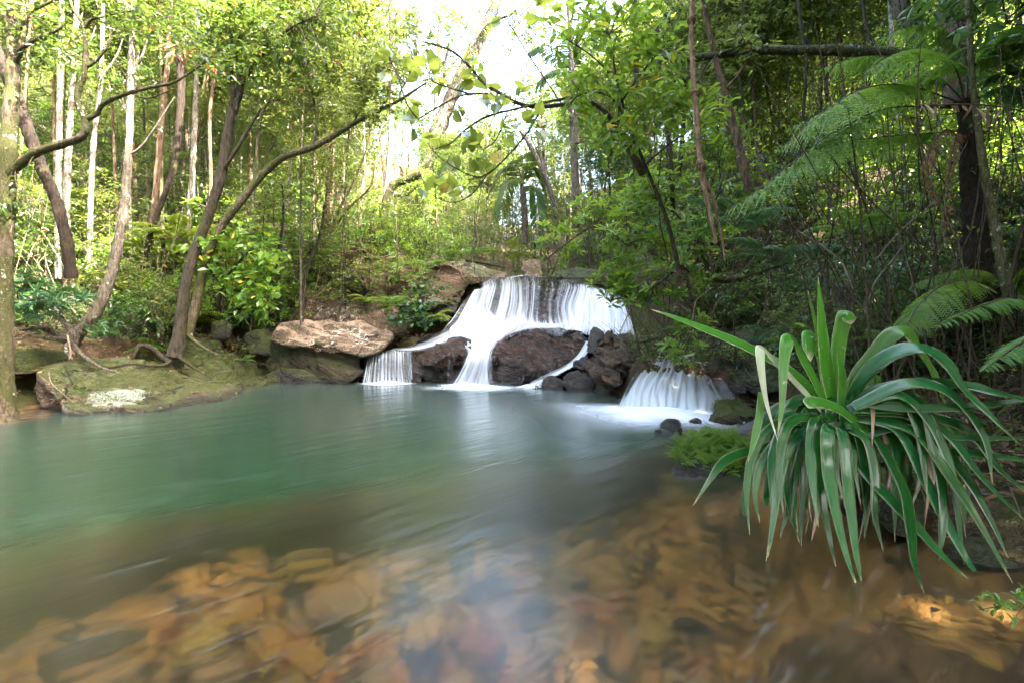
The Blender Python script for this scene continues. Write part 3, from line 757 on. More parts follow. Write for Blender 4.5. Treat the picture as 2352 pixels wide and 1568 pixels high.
for i, (x, y, r_, c) in enumerate(SPOT):
    if y > 1150: r_ = min(r_, .2)
    p = onwater(x, y, -.25)
    hb = hz(p.x, p.y)
    t = .35 if hb > -.35 else .5
    p = onwater(x, y, max(hb, -.7))
    o = link('submerged_stone', protos[i % 5], (p.x, p.y, min(hz(p.x, p.y) + .12 * r_, -.06 - r_ * .4)))
    o.scale = (r_ * 1.15, r_, r_ * .7)
    o.rotation_euler = (0, 0, rnd.uniform(0, 6.28))
    o.material_slots[0].link = 'OBJECT'
    o.material_slots[0].material = SUNK[c]
    sz = 'large' if r_ > .25 else 'small' if r_ < .1 else 'middling'
    tag(o, f'{sz} {COLS[c]} stone lying {WHERE(x, y)}', 'stone', f'{COLS[c]} stones {WHERE(x, y)}')


for i in range(230):
    x, y = (rnd.uniform(-50, 1250), rnd.uniform(1290, 1600)) if i % 2 else (rnd.uniform(1050, 1750), rnd.uniform(1150, 1600))
    p = onwater(x, y, -.3); d_ = hz(p.x, p.y)
    p = onwater(x, y, max(d_, -.7))
    if hz(p.x, p.y) < -.8 or hz(p.x, p.y) > -.1: continue
    r_ = rnd.uniform(.03, .11) * (1.25 if x < 1000 else .9)
    c = rnd.choice(['amber', 'ochre', 'tan', 'rust', 'slate', 'amber', 'slate'])
    o = link('submerged_stone', protos[i % 5], (p.x, p.y, hz(p.x, p.y) + .1 * r_))
    o.scale = (r_ * rnd.uniform(.9, 1.6), r_, r_ * .6); o.rotation_euler = (0, 0, rnd.uniform(0, 6.28))
    o.material_slots[0].link = 'OBJECT'; o.material_slots[0].material = SUNK[c]
    sz = 'small' if r_ < .07 else 'middling'
    tag(o, f'{sz} {COLS[c]} cobble scattered {WHERE(x, y)}', 'stone', f'{sz} {COLS[c]} cobbles {WHERE(x, y)}')


# ------------------------------------------------------------------ falling water
def silk(name, streak=26, stretch=.5, gain=1.0, lo=.36, hi=.84, col=(.62, .67, .72), thin=.0):
    """white water drawn into threads: threads run along the flow, gaps show the rock"""
    m, nt = newmat(name)
    N = NT(nt)
    f = N.n('ShaderNodeAttribute', attribute_name='flow').outputs['Vector']
    d = N.n('ShaderNodeAttribute', attribute_name='rnd').outputs['Fac']
    mp = N.n('ShaderNodeMapping', {'Vector': f, 'Scale': (streak, stretch, 1)}).outputs[0]
    mp2 = N.n('ShaderNodeMapping', {'Vector': f, 'Scale': (streak * .28, stretch * .8, 1), 'Location': (3, 7, 0)}).outputs[0]
    n1 = N.noise(mp, 1, 5, .62, .15)
    n2 = N.noise(mp2, 1, 3, .5, .3)
    s = N.math('ADD', N.math('MULTIPLY', n1, .45), N.math('MULTIPLY', n2, .55))
    # density d moves the threshold: 0 = bare rock, 1 = solid white
    a = N.step(N.math('ADD', s, N.math('MULTIPLY', N.math('SUBTRACT', d, .5), .72)), lo, hi)
    a = N.math('MULTIPLY', a, N.step(d, .0, .5), True)
    a = N.math('MULTIPLY', a, .97 * gain, True)
    cc = N.mix(N.step(N.math('ADD', s, N.math('MULTIPLY', N.math('SUBTRACT', d, .5), .25)), .3, .7), tuple(v * .28 for v in col), col)  # darker streak colour stands in for shading inside the white water
    p = N.n('ShaderNodeBsdfPrincipled', {'Base Color': cc, 'Roughness': .42, 'Specular IOR Level': .35})
    t = N.n('ShaderNodeBsdfTranslucent', {'Color': cc})
    w = N.n('ShaderNodeMixShader', {0: .35, 1: p, 2: t})
    tr = N.n('ShaderNodeBsdfTransparent', {'Color': (1, 1, 1)})
    N.out(N.n('ShaderNodeMixShader', {0: a, 1: tr, 2: w}))
    return m


M['silk'] = silk('white_water', 60, .35)
M['silk_fine'] = silk('white_water_thin', 24, .4, .9)
M['silk_soft'] = silk('white_water_soft', 16, .4, .93, .22, .9, (.62, .67, .72))


def froth(name):
    m, nt = newmat(name)
    N = NT(nt)
    f = N.n('ShaderNodeAttribute', attribute_name='flow').outputs['Vector']
    d = N.n('ShaderNodeAttribute', attribute_name='rnd').outputs['Fac']
    n1 = N.noise(N.n('ShaderNodeMapping', {'Vector': f, 'Scale': (5, 2, 1), 'Rotation': (0, 0, .5)}).outputs[0], 1, 4, .6, .4)
    n2 = N.noise(f, 2.2, 3, .5)
    a = N.math('MULTIPLY', d, N.math('ADD', .35, N.math('ADD', N.math('MULTIPLY', n1, .8), N.math('MULTIPLY', n2, .5))))
    a = N.math('MULTIPLY', N.step(a, .02, 1.0), .97)
    w = N.n('ShaderNodeBsdfDiffuse', {'Color': (.64, .69, .75)})
    N.out(N.n('ShaderNodeMixShader', {0: a, 1: N.n('ShaderNodeBsdfTransparent', {'Color': (1, 1, 1)}), 2: w}))
    return m


M['foam'] = froth('foam')


def sheet(name, rows, mat, parent, nu=90, nv=70, ridge=.03, seed=0, ulen=None, edge=.12, jitter=.2, dens=.9):
    """rows: list (top to bottom) of (x, y, Y, density) across the flow"""
    rows = [[(*at(q[0], q[1], q[2]), q[3]) for q in r] for r in rows]
    Aa = np.array([crom(r, nu) for r in rows])
    Aa = np.stack([crom(Aa[:, i], nv) for i in range(nu)], 1)          # nv, nu, 4
    P, D = Aa[..., :3], Aa[..., 3].copy()
    du = np.gradient(P, axis=1); dv = np.gradient(P, axis=0)
    D = D * dens
    nn = unit(np.cross(du, dv))
    nn *= np.sign((nn * np.array([0, -1, .4])).sum(-1, keepdims=True))
    u = np.linspace(0, 1, nu)[None, :] * np.ones((nv, 1)); v = np.linspace(0, 1, nv)[:, None] * np.ones((1, nu))
    rg = np.array([[noise.noise(Vector((a_ * 22 + seed, b_ * 2.2, seed))) + .5 * noise.noise(Vector((a_ * 50, b_ * 3, seed + 9))) for a_ in u[0]] for b_ in v[:, 0]])
    P = P + nn * (rg * ridge * smooth(0, .15, v))[..., None]
    em = smooth(0, edge, u + .4 * edge * rg) * smooth(0, edge, 1 - u + .4 * edge * rg)
    jit = np.array([noise.noise(Vector((a_ * 4.3 + seed * 3, .3, 7.1))) + .7 * noise.noise(Vector((a_ * 11 + seed, .9, 2.1))) for a_ in u[0]])
    D = (D + jitter * jit[None, :] * (1 - .6 * v)) * em
    width = np.linalg.norm(du, axis=2).sum(1).mean(); length = np.linalg.norm(dv, axis=2).sum(0).mean()
    i, j = np.meshgrid(np.arange(nv - 1), np.arange(nu - 1), indexing='ij')
    fs = np.stack([i * nu + j, i * nu + j + 1, (i + 1) * nu + j + 1, (i + 1) * nu + j], -1).reshape(-1, 4)
    g = Geo()
    g.add(P.reshape(-1, 3), fs, rn=D.ravel(), uv=np.stack([u * width + seed, v * length], -1).reshape(-1, 2))
    return g.build(name, mat, parent)


def foam(c, rx, ry, parent, ang=0, dens=1.15, z=.006, seed=0, back=.35, n=48, fall=(.05, 1.0)):
    """froth spread on the pool from the foot of a fall, thinning outwards"""
    t = np.linspace(0, 2 * math.pi, n, endpoint=False)
    rr = np.linspace(0, 1, 18)
    Tt, Rr = np.meshgrid(t, rr)
    wob = np.array([1 + .3 * noise.noise(Vector((math.cos(a_) * 1.5 + seed, math.sin(a_) * 1.5, seed))) for a_ in t])
    x = Rr * np.cos(Tt) * rx * wob; y = Rr * np.sin(Tt) * ry * wob
    y = np.where(y > 0, y * back, y)
    xx = c[0] + x * math.cos(ang) - y * math.sin(ang); yy = c[1] + x * math.sin(ang) + y * math.cos(ang)
    zz = z + .05 * (1 - smooth(0, .5, Rr))
    D = dens * (1 - smooth(fall[0], fall[1], Rr))
    m = len(rr)
    i, j = np.meshgrid(np.arange(m - 1), np.arange(n), indexing='ij')
    j2 = (j + 1) % n
    fs = np.stack([i * n + j, i * n + j2, (i + 1) * n + j2, (i + 1) * n + j], -1).reshape(-1, 4)
    g = Geo()
    g.add(np.stack([xx, yy, zz], -1).reshape(-1, 3), fs, rn=D.ravel(), uv=np.stack([xx * .5 + seed, yy], -1).reshape(-1, 2))
    return g.build('foam', M['foam'], parent)


wf = thing('waterfall', 'main waterfall veiling a black rock face and pouring round the red boulder', 'waterfall', tuple(at(1200, 748, 11.3)))
sheet('water_veil', [[(1122, 634, 13.0, 0.35), (1196, 631, 13.2, 0.40), (1275, 636, 13.1, 0.40), (1345, 650, 12.7, 0.45), (1412, 672, 12.3, 0.55)],
                     [(1090, 651, 12.25, 0.57), (1140, 642, 12.3, 0.61), (1196, 637, 12.32, 0.61), (1268, 642, 12.3, 0.51), (1340, 656, 12.15, 0.65), (1418, 686, 11.75, 0.85)],
                     [(1084, 668, 12.05, 0.73), (1140, 656, 12.1, 0.70), (1196, 650, 12.12, 0.65), (1268, 655, 12.1, 0.51), (1340, 668, 11.95, 0.77), (1430, 702, 11.45, 1.10)],
                     [(1070, 702, 11.85, 0.95), (1130, 696, 11.9, 0.70), (1196, 694, 11.9, 0.67), (1260, 698, 11.85, 0.51), (1330, 704, 11.7, 0.87), (1444, 732, 11.15, 1.15)],
                     [(1050, 730, 11.65, 1.10), (1120, 728, 11.7, 0.81), (1190, 728, 11.72, 0.75), (1260, 730, 11.65, 0.57), (1335, 735, 11.45, 1.00), (1455, 757, 10.8, 1.15)],
                     [(1030, 754, 11.35, 1.15), (1110, 752, 11.45, 1.10), (1190, 752, 11.45, 1.00), (1265, 752, 11.4, 0.90), (1345, 762, 11.15, 1.10), (1464, 780, 10.5, 1.00)]], M['silk'], wf, 190, 90, .03, 1, edge=.1, jitter=.3, dens=1.0)
sheet('water_billow', [[(1330, 655, 12.1, .2), (1370, 660, 11.9, .5), (1420, 680, 11.4, .8), (1445, 700, 11.2, .4)],
                       [(1320, 690, 11.65, .3), (1370, 690, 11.45, 1.1), (1430, 715, 11.0, 1.2), (1462, 735, 10.8, .5)],
                       [(1310, 735, 11.35, .5), (1370, 735, 11.1, 1.3), (1435, 750, 10.7, 1.2), (1472, 770, 10.5, .5)],
                       [(1300, 762, 11.1, .5), (1365, 770, 10.85, 1.1), (1440, 778, 10.4, 1.0), (1480, 790, 10.2, .4)]], M['silk_soft'], wf, 60, 50, .05, 5, edge=.34)
sheet('water_chute', [[(1076, 668, 12.0, .5), (1100, 664, 12.0, .8), (1120, 664, 12.0, .6), (1145, 664, 12.0, .1)],
                      [(1052, 704, 11.72, .8), (1082, 702, 11.7, 1.15), (1110, 705, 11.7, .75), (1140, 705, 11.7, .2)],
                      [(1026, 738, 11.4, .8), (1070, 735, 11.35, 1.2), (1120, 738, 11.4, 1.1), (1215, 742, 11.5, .7)],
                      [(1000, 762, 11.1, .75), (1066, 758, 11.0, 1.2), (1135, 757, 11.05, 1.25), (1245, 750, 11.2, .8)],
                      [(1018, 784, 10.75, .6), (1070, 782, 10.65, 1.2), (1122, 780, 10.65, 1.25), (1190, 768, 10.9, .55)],
                      [(1062, 804, 10.25, .6), (1086, 804, 10.15, 1.2), (1116, 802, 10.2, 1.2), (1150, 796, 10.5, .45)],
                      [(1058, 826, 9.92, .7), (1082, 826, 9.85, 1.1), (1112, 825, 9.85, 1.1), (1140, 826, 9.9, .4)],
                      [(1040, 856, 9.84, .7), (1070, 857, 9.76, 1.0), (1106, 857, 9.76, .95), (1152, 856, 9.76, .36)],
                      [(1018, 884, 9.8, .75), (1056, 885, 9.72, 1.05), (1104, 885, 9.7, .95), (1166, 885, 9.68, .36)]], M['silk_soft'], wf, 100, 140, .05, 8, edge=.3)
sheet('water_film', [[(1040, 742, 11.35, .4), (1052, 765, 11.0, .9), (1058, 790, 10.7, .7)], [(1010, 757, 11.1, .3), (1018, 780, 10.8, .8), (1024, 792, 10.68, .4)], [(975, 775, 10.95, .25), (985, 793, 10.72, .8), (995, 803, 10.6, .35)], [(935, 792, 10.75, .2), (948, 801, 10.66, .8), (962, 808, 10.5, .5)], [(880, 799, 10.7, .15), (900, 803, 10.62, .5), (930, 808, 10.5, .5)]], M['silk_soft'], wf, 40, 60, .02, 44, edge=.25)
sheet('water_apron', [[(1090, 738, 11.5, .6), (1150, 742, 11.55, .8), (1220, 742, 11.5, .8), (1290, 744, 11.35, .7), (1350, 748, 11.2, .9)], [(1060, 757, 11.1, .9), (1130, 758, 11.12, 1.1), (1200, 752, 11.2, .9), (1270, 752, 11.2, .8), (1350, 768, 10.95, .9)], [(1050, 785, 10.75, .7), (1110, 785, 10.75, .9), (1165, 770, 10.95, .7), (1230, 757, 11.05, .4), (1350, 790, 10.7, .6)], [(1040, 800, 10.6, .15), (1110, 806, 10.45, .5), (1160, 790, 10.75, .25), (1225, 768, 10.95, .1), (1345, 806, 10.5, .2)]], M['silk_soft'], wf, 90, 50, .02, 41, edge=.25)
sheet('water_film', [[(1100, 818, 10.08, .3), (1150, 836, 9.9, .38), (1200, 848, 9.82, .3), (1250, 852, 9.85, .2)],
                     [(1095, 850, 9.9, .36), (1150, 856, 9.82, .42), (1200, 866, 9.76, .3), (1250, 872, 9.8, .2)],
                     [(1092, 884, 9.85, .36), (1150, 885, 9.76, .4), (1200, 885, 9.7, .3), (1250, 885, 9.7, .2)]], M['silk_fine'], wf, 80, 40, .01, 12)
sheet('water_film', [[(970, 826, 10.0, .2), (1010, 826, 9.92, .3), (1050, 822, 9.92, .36)], [(968, 855, 9.9, .2), (1010, 855, 9.84, .26), (1048, 850, 9.85, .36)], [(966, 884, 9.85, .2), (1010, 884, 9.8, .25), (1045, 884, 9.82, .36)]], M['silk_fine'], wf, 60, 30, .01, 15)
foam(onwater(1066, 884) + Vector((0, .0, 0)), .75, .55, wf, dens=1.2, seed=2)
foam(onwater(1100, 890) + Vector((0, .0, 0)), 1.7, .8, wf, dens=.62, z=.01, seed=3)

wf2 = thing('waterfall', 'small left cascade dropping off a ledge in thin threads', 'waterfall', tuple(at(892, 876, 10)))
sheet('water_veil', [[(1010, 786, 11.0, .3), (1030, 772, 11.2, .6), (1045, 762, 11.3, .6)], [(965, 800, 10.75, .3), (985, 797, 10.8, .7), (1010, 786, 10.9, .5)], [(905, 806, 10.65, .2), (930, 804, 10.68, .6), (962, 802, 10.7, .5)]], M['silk_soft'], wf2, 30, 30, .01, 18, edge=.25)
sheet('water_veil', [[(838, 812, 10.5, .2), (870, 806, 10.55, .3), (910, 802, 10.55, .45), (960, 803, 10.5, .4)],
                     [(834, 820, 10.28, .7), (870, 814, 10.3, .66), (910, 811, 10.3, .74), (960, 812, 10.28, .64)],
                     [(828, 845, 10.15, .76), (868, 843, 10.15, .58), (910, 842, 10.15, .7), (962, 842, 10.15, .68)],
                     [(818, 878, 10.02, .85), (866, 880, 10.0, .68), (912, 880, 10.0, .8), (966, 880, 10.0, .75)]], M['silk'], wf2, 110, 50, .035, 21, edge=.16)
foam(onwater(890, 880), .85, .4, wf2, dens=1.1, seed=5)

wf3 = thing('waterfall', 'broad right cascade fanning over a sunken step into bright foam', 'waterfall', tuple(at(1560, 930, 7.2)))
sheet('water_shelf', [[(1440, 772, 10.5, .6), (1500, 770, 10.5, .5), (1560, 780, 10.2, .3), (1600, 790, 10, .2)],
                      [(1460, 792, 9.7, .3), (1510, 788, 9.6, .35), (1560, 800, 9.3, .3), (1600, 812, 9.1, .2)],
                      [(1470, 812, 8.9, .1), (1530, 806, 8.9, .3), (1570, 812, 8.8, .45), (1610, 826, 8.7, .4)],
                      [(1440, 832, 8.25, .12), (1510, 826, 8.4, .4), (1560, 822, 8.5, .6), (1640, 838, 8.3, .5)]], M['silk_soft'], wf3, 50, 50, .015, 25)
sheet('water_veil', [[(1490, 800, 8.95, .3), (1530, 806, 8.85, .6), (1570, 812, 8.8, .6), (1610, 822, 8.75, .4)],
                     [(1478, 824, 8.5, .3), (1520, 825, 8.45, .85), (1575, 827, 8.45, .8), (1640, 840, 8.35, .5)],
                     [(1450, 852, 8.0, .35), (1510, 847, 7.92, .95), (1580, 851, 7.92, .75), (1682, 868, 7.9, .55)],
                     [(1424, 886, 7.5, .7), (1490, 877, 7.45, 1.05), (1580, 881, 7.45, .75), (1712, 898, 7.4, .55)],
                     [(1408, 914, 7.22, .9), (1480, 908, 7.15, 1.1), (1580, 909, 7.1, .95), (1742, 924, 7.0, .6)],
                     [(1396, 936, 7.08, .9), (1480, 941, 6.97, 1.15), (1580, 947, 6.9, 1.05), (1760, 954, 6.72, .55)]], M['silk_soft'], wf3, 130, 80, .06, 30, edge=.16)
foam(onwater(1530, 938) + Vector((-.1, -.05, 0)), 1.15, 1.1, wf3, dens=1.3, seed=7, ang=R(-12))
foam(onwater(1500, 945), 1.9, 1.9, wf3, dens=.75, z=.011, seed=9, ang=R(-20))

wf4 = thing('waterfall', 'narrow side trickle slipping between the red boulder and the brown block', 'waterfall', tuple(at(1265, 870, 9.6)))
sheet('water_chute', [[(1340, 782, 10.7, .5), (1352, 784, 10.55, .8), (1366, 785, 10.4, .6)], [(1322, 814, 10.05, .6), (1338, 813, 9.9, .9), (1354, 810, 9.85, .6)], [(1292, 838, 9.75, .7), (1312, 838, 9.65, 1.0), (1336, 832, 9.6, .7)], [(1248, 858, 9.55, .7), (1272, 860, 9.5, 1.0), (1296, 853, 9.45, .7)],
                      [(1212, 878, 9.35, .7), (1238, 878, 9.32, 1.0), (1264, 870, 9.4, .6)], [(1186, 891, 9.22, .8), (1222, 891, 9.2, 1.0), (1256, 888, 9.25, .7)]], M['silk_soft'], wf4, 40, 80, .03, 35, edge=.3)
foam(onwater(1215, 888), .45, .18, wf4, dens=1.0, seed=11)
# ------------------------------------------------------------------ foliage prototypes
def crown(name, seed, rx, rz, ncl, per, L, W, mat, tpl=OVAL, hole=.12, twigs=True, up=.55, hang=0.0, rosette=False, spread=.3, bark='twig'):
    """a crown: twigs out of the middle, a spray of leaves along every twig, open gaps between"""
    global rng
    keep, rng = rng, np.random.default_rng(seed)
    g = Geo()
    P = []
    while len(P) < ncl:
        d = rng.standard_normal(3); d /= np.linalg.norm(d)
        r = rng.random() ** .42
        c = d * r
        if noise.noise(Vector(c * 2.1) + Vector((seed * 7.3, 0, 0))) < -hole + .0: continue
        P.append(c)
    P = np.array(P) * [rx, rx, rz]
    for c in P:
        o = np.array([c[0], c[1], 0]); o = o / (np.linalg.norm(o) + 1e-6) * .8 + rng.standard_normal(3) * .5
        o[2] = rng.uniform(-.3, .7) - hang
        o /= np.linalg.norm(o)
        ln = spread * rng.uniform(.7, 1.4)
        a, b = c - o * ln * .4, c + o * ln
        if twigs and rng.random() < .5:
            tube(g, [a - o * ln * rng.uniform(.3, 1.6) - [0, 0, .2 * ln], a, b], [.010, .007, .003], 3, 1, 4)
        k = max(4, int(per * rng.uniform(.6, 1.4)))
        if rosette:
            ph = rng.uniform(0, 6.28) + np.arange(k) * 2.4
            t = np.ones(k) + rng.normal(0, .03, k)
            x = unit(np.cross(o, rng.standard_normal(3))); y = np.cross(o, x)
            D = np.cos(ph)[:, None] * x + np.sin(ph)[:, None] * y + o * rng.uniform(.1, .9, k)[:, None]
            Nn = o + rng.normal(0, .2, (k, 3))
        else:
            t = rng.random(k)
            D = unit(rng.standard_normal((k, 3)) * [1, 1, .5] + o * .8 - [0, 0, .25 + hang])
            Nn = rng.normal(0, .55, (k, 3)) + [0, 0, up * 2]
        B = a + (b - a) * t[:, None] + rng.normal(0, .12 * spread, (k, 3))
        sc = rng.uniform(.65, 1.2, k)
        leaves(g, B, D, Nn, L * sc, W * sc, tpl, np.clip(rng.random(k) * .85 + .15 * rng.random(), 0, 1))
    rng = keep
    return g.mesh(name, [M[mat], M[bark]])


CR = {}
for i, (m, n_, L, W) in enumerate([('leaf_mid', 330, .13, .06), ('leaf_lime', 300, .13, .06), ('leaf_dark', 330, .14, .06), ('leaf_lime', 240, .16, .075), ('leaf_mid', 260, .1, .045), ('leaf_blue', 300, .14, .065)]):
    CR[i] = crown('crown', 11 + i, 1.9, 2.0, n_, 15, L, W, m, OVAL if i % 2 else LANCE, hole=.1, spread=.34)
SH = {}
for i, (m, n_, L, W, r_, ro) in enumerate([('leaf_mid', 120, .085, .04, .75, False), ('leaf_fresh', 75, .13, .05, .8, True), ('leaf_dark', 130, .09, .04, .8, False), ('leaf_lime', 110, .08, .04, .75, False), ('leaf_blue', 80, .12, .05, .8, True), ('leaf_fresh', 130, .07, .03, .7, False)]):
    SH[i] = crown('foliage', 40 + i, r_, r_ * .85, n_, 11 if not ro else 9, L, W, m, OBOV if ro else OVAL, hole=.2, spread=.2, rosette=ro)
SP = {}
for i, (m, n_, L, W) in enumerate([('leaf_mid', 80, .1, .045), ('leaf_lime', 80, .1, .05), ('leaf_fresh', 60, .14, .06), ('leaf_dark', 80, .11, .05)]):
    SP[i] = crown('foliage', 60 + i, .6, 1.5, n_, 11, L, W, m, OVAL, hole=.2, spread=.26)


def frond(name, L=1.0, np_=22, pl=.2, a0=1.0, a1=-.7, mat='fern', bi=False, droop=.25, stalk=.18, rad=.006, seed=0, pw=.028, mat2='stalk_brown'):
    r_ = np.random.default_rng(seed)
    g = Geo()
    n = 24
    th = np.linspace(a0, a1, n)
    ds = L / (n - 1)
    P = np.zeros((n, 3))
    P[1:, 0] = np.cumsum(np.cos(th[:-1]) * ds); P[1:, 2] = np.cumsum(np.sin(th[:-1]) * ds)
    tube(g, P, [rad, rad * .7, rad * .25], 5, 1, n)
    s = np.linspace(stalk, .985, np_)
    f = (s - stalk) / (1 - stalk)
    prof = np.sin(np.clip(f * .86 + .16, 0, 1) * math.pi) ** .7 * pl + .012 * L
    pos = np.stack([np.interp(s, np.linspace(0, 1, n), P[:, k]) for k in range(3)], 1)
    ang = np.interp(s, np.linspace(0, 1, n), th)
    T = np.stack([np.cos(ang), 0 * ang, np.sin(ang)], 1); Nn = np.stack([-np.sin(ang), 0 * ang, np.cos(ang)], 1)
    for sd in (1, -1):
        D = T * .42 + np.array([0, sd, 0]) * 1.0 - Nn * droop - np.array([0, 0, droop * .5]) + r_.normal(0, .05, (np_, 3))
        D = unit(D)
        if not bi:
            leaves(g, pos, D, Nn + r_.normal(0, .12, (np_, 3)), prof, np.maximum(prof * .16, pw * .6) * 1.0, LANCE, r_.random(np_) * .9)
            # saw-toothed lobes along each pinna
            k = 6
            for q in range(1, k):
                b = pos + D * (prof * q / k)[:, None]
                for s2 in (1, -1):
                    leaves(g, b, D * .7 + unit(np.cross(Nn, D)) * s2, Nn, prof * .16 * (1.15 - q / k), prof * .12, LANCE, r_.random(np_) * .9)
        else:
            k = 13
            for q in range(k):
                w = (q + .6) / k
                b = pos + D * (prof * w)[:, None] - np.array([0, 0, 1]) * (prof * .22 * w * w)[:, None]
                ll = prof * .27 * np.sin(min(1, .25 + .75 * (1 - w)) * 1.57) + .004
                for s2 in (1, -1):
                    leaves(g, b, D * .45 + unit(np.cross(Nn, D)) * s2 - np.array([0, 0, .15]), Nn + r_.normal(0, .1, (np_, 3)), ll, ll * .38, LANCE, r_.random(np_) * .9)
    return g.mesh(name, [M[mat], M[mat2]])


FR = {'fern': frond('frond', .8, 20, .15, .95, -.5, 'fern', seed=1), 'lime': frond('frond', .9, 20, .17, .9, -.6, 'fern_lime', seed=2),
      'dark': frond('frond', .8, 20, .15, .8, -.5, 'fern_dark', seed=3), 'lace': frond('frond', .75, 14, .24, .7, -.35, 'fern', True, seed=4)}


def fern_mesh(kind, n=9, seed=0, tilt=.25):
    """a whole small fern as one mesh (too small in the picture to show single fronds)"""
    src = FR[kind]
    r_ = random.Random(seed)
    nv = len(src.vertices)
    co = np.empty(nv * 3); src.vertices.foreach_get('co', co); co = co.reshape(-1, 3)
    a = np.empty(nv); src.attributes['rnd'].data.foreach_get('value', a)
    q = [list(p.vertices) for p in src.polygons]
    mi = np.empty(len(q), int); src.polygons.foreach_get('material_index', mi)
    g = Geo()
    for i in range(n):
        m = Matrix.Rotation(i * 6.283 / n + r_.uniform(-.3, .3), 4, 'Z') @ Matrix.Rotation(r_.uniform(-tilt, tilt), 4, 'Y') @ Matrix.Scale(r_.uniform(.7, 1.1), 4)
        V = co @ np.array(m.to_3x3()).T
        first = g.n
        g.V.append(V); g.A.append(a); g.U.append(np.zeros((nv, 2))); g.n += nv
        for want in (0, 1):
            for ar in (4, 3):
                fs = [p for p, k in zip(q, mi) if k == want and len(p) == ar]
                if fs: g.Fs.append((np.array(fs) + first, want, False))
    return g.mesh('fern', [src.materials[0], src.materials[1]])


FM = {k: [fern_mesh(k, 9, s) for s in range(2)] for k in ('fern', 'lime', 'dark')}
for fm in FM.values():
    for m_ in fm: pass


def fern(loc, kind, n, scale, label, group=None, seed=0, name='fern'):
    """a fern near enough to show its fronds: each one a part"""
    r_ = random.Random(seed)
    t = thing(name, label, 'fern', loc, group)
    for i in range(n):
        o = link('frond', FR[kind], (0, 0, 0)); o.parent = t
        s = scale * r_.uniform(.75, 1.1)
        o.scale = (s, s, s)
        o.rotation_euler = (r_.uniform(-.2, .2), r_.uniform(-.25, .3), i * 6.283 / n + r_.uniform(-.35, .35))
    return t


# ------------------------------------------------------------------ forest
def in_stream(x, y, m=.3):
    xl, xr = np.interp(y, YL, XL), np.interp(y, YR, XR)
    if y > 10: xl = -1.6 - max(0, y - 13) * -.06
    return xl - m < x < xr + m


TR = []                      # trunk meshes shared by the far trees
def trunk_mesh(seed, h, r0, mat, limbs=5):
    global rng
    keep, rng = rng, np.random.default_rng(seed)
    g = Geo()
    bend = rng.normal(0, .3, 2)
    pts = [np.array([bend[0] * math.sin(t * 2.2) * t + .12 * math.sin(t * 7 + seed), bend[1] * t * t + .1 * math.sin(t * 6 + seed * 2), t * h]) for t in np.linspace(0, 1, 7)]
    pts[0] = pts[0] - [0, 0, .4]
    tube(g, pts, [r0 * 1.5, r0 * 1.05, r0 * .95, r0 * .8, r0 * .6, r0 * .35, r0 * .15], 9, 0, 26, .04)
    for k in range(limbs):
        t = rng.uniform(.5, .92)
        p = crom(pts, 50)[int(t * 49)]
        a = rng.uniform(0, 6.28); L = rng.uniform(.9, 1.9)
        d = np.array([math.cos(a), math.sin(a), rng.uniform(.3, .9)])
        q = p + d * L * .5 + rng.normal(0, .1, 3); e = p + d * L + [0, 0, .25]
        tube(g, [p, q, e], [r0 * .4, r0 * .25, r0 * .1], 6, 0, 8, .05)
        for _ in range(2):
            f = q + rng.normal(0, .5, 3) + [0, 0, .4]
            tube(g, [q, (q + f) / 2 + rng.normal(0, .06, 3), f], [r0 * .2, r0 * .12, .004], 4, 0, 6)
    rng = keep
    return g.mesh('trunk', M[mat])


TM = {}
for s, (mat, h) in enumerate([('bark_pale', 9.5), ('bark_red', 9), ('bark_dark', 9), ('bark_grey', 10), ('bark_moss', 8.5), ('bark_pale', 8)]):
    TM[s] = trunk_mesh(100 + s, h, .075, mat)
BARK = ['pale-barked', 'reddish-barked', 'dark-barked', 'grey-barked', 'mossy', 'whitish']


def forest_tree(x, y, k, h, fat, crowns, label, group):
    z = hz(x, y)
    t = thing('tree', label, 'tree', (x, y, z - .1), group)
    o = link('trunk', TM[k]); o.parent = t
    s = h / 9
    o.scale = (s * fat, s * fat, s)
    o.rotation_euler = (0, 0, rnd.uniform(0, 6.28))
    t.rotation_euler = (rnd.uniform(-.09, .09), rnd.uniform(-.09, .09), 0)
    for (cz, c, sc) in crowns:
        o = link('crown', CR[c]); o.parent = t
        o.location = (rnd.uniform(-.5, .5), rnd.uniform(-.5, .5), cz)
        o.scale = (sc, sc, sc * rnd.uniform(.75, 1.1))
        o.rotation_euler = (rnd.uniform(-.3, .3), rnd.uniform(-.3, .3), rnd.uniform(0, 6.28))
    return t


def zone(px, Y):
    if px < 760: return 'left'
    if px > 1420: return 'right'
    return 'mid'


GAP = lambda px: abs(px - 1140)
placed = []
def spot(px, Y, mind):
    x = (px - CX) / F * Y
    if in_stream(x, Y, .35): return None
    for (a, b) in placed:
        if (a - x) ** 2 + (b - Y) ** 2 < mind ** 2: return None
    placed.append((x, Y))
    return x


DEP = [(13, 'in the first ranks'), (18, 'halfway up'), (99, 'far up')]
def dep(Y): return next(s for d, s in DEP if Y < d)
SIDE = {'left': 'the sunny left slope', 'right': 'the steep right slope', 'mid': 'the valley behind the falls'}

nt_ = 0
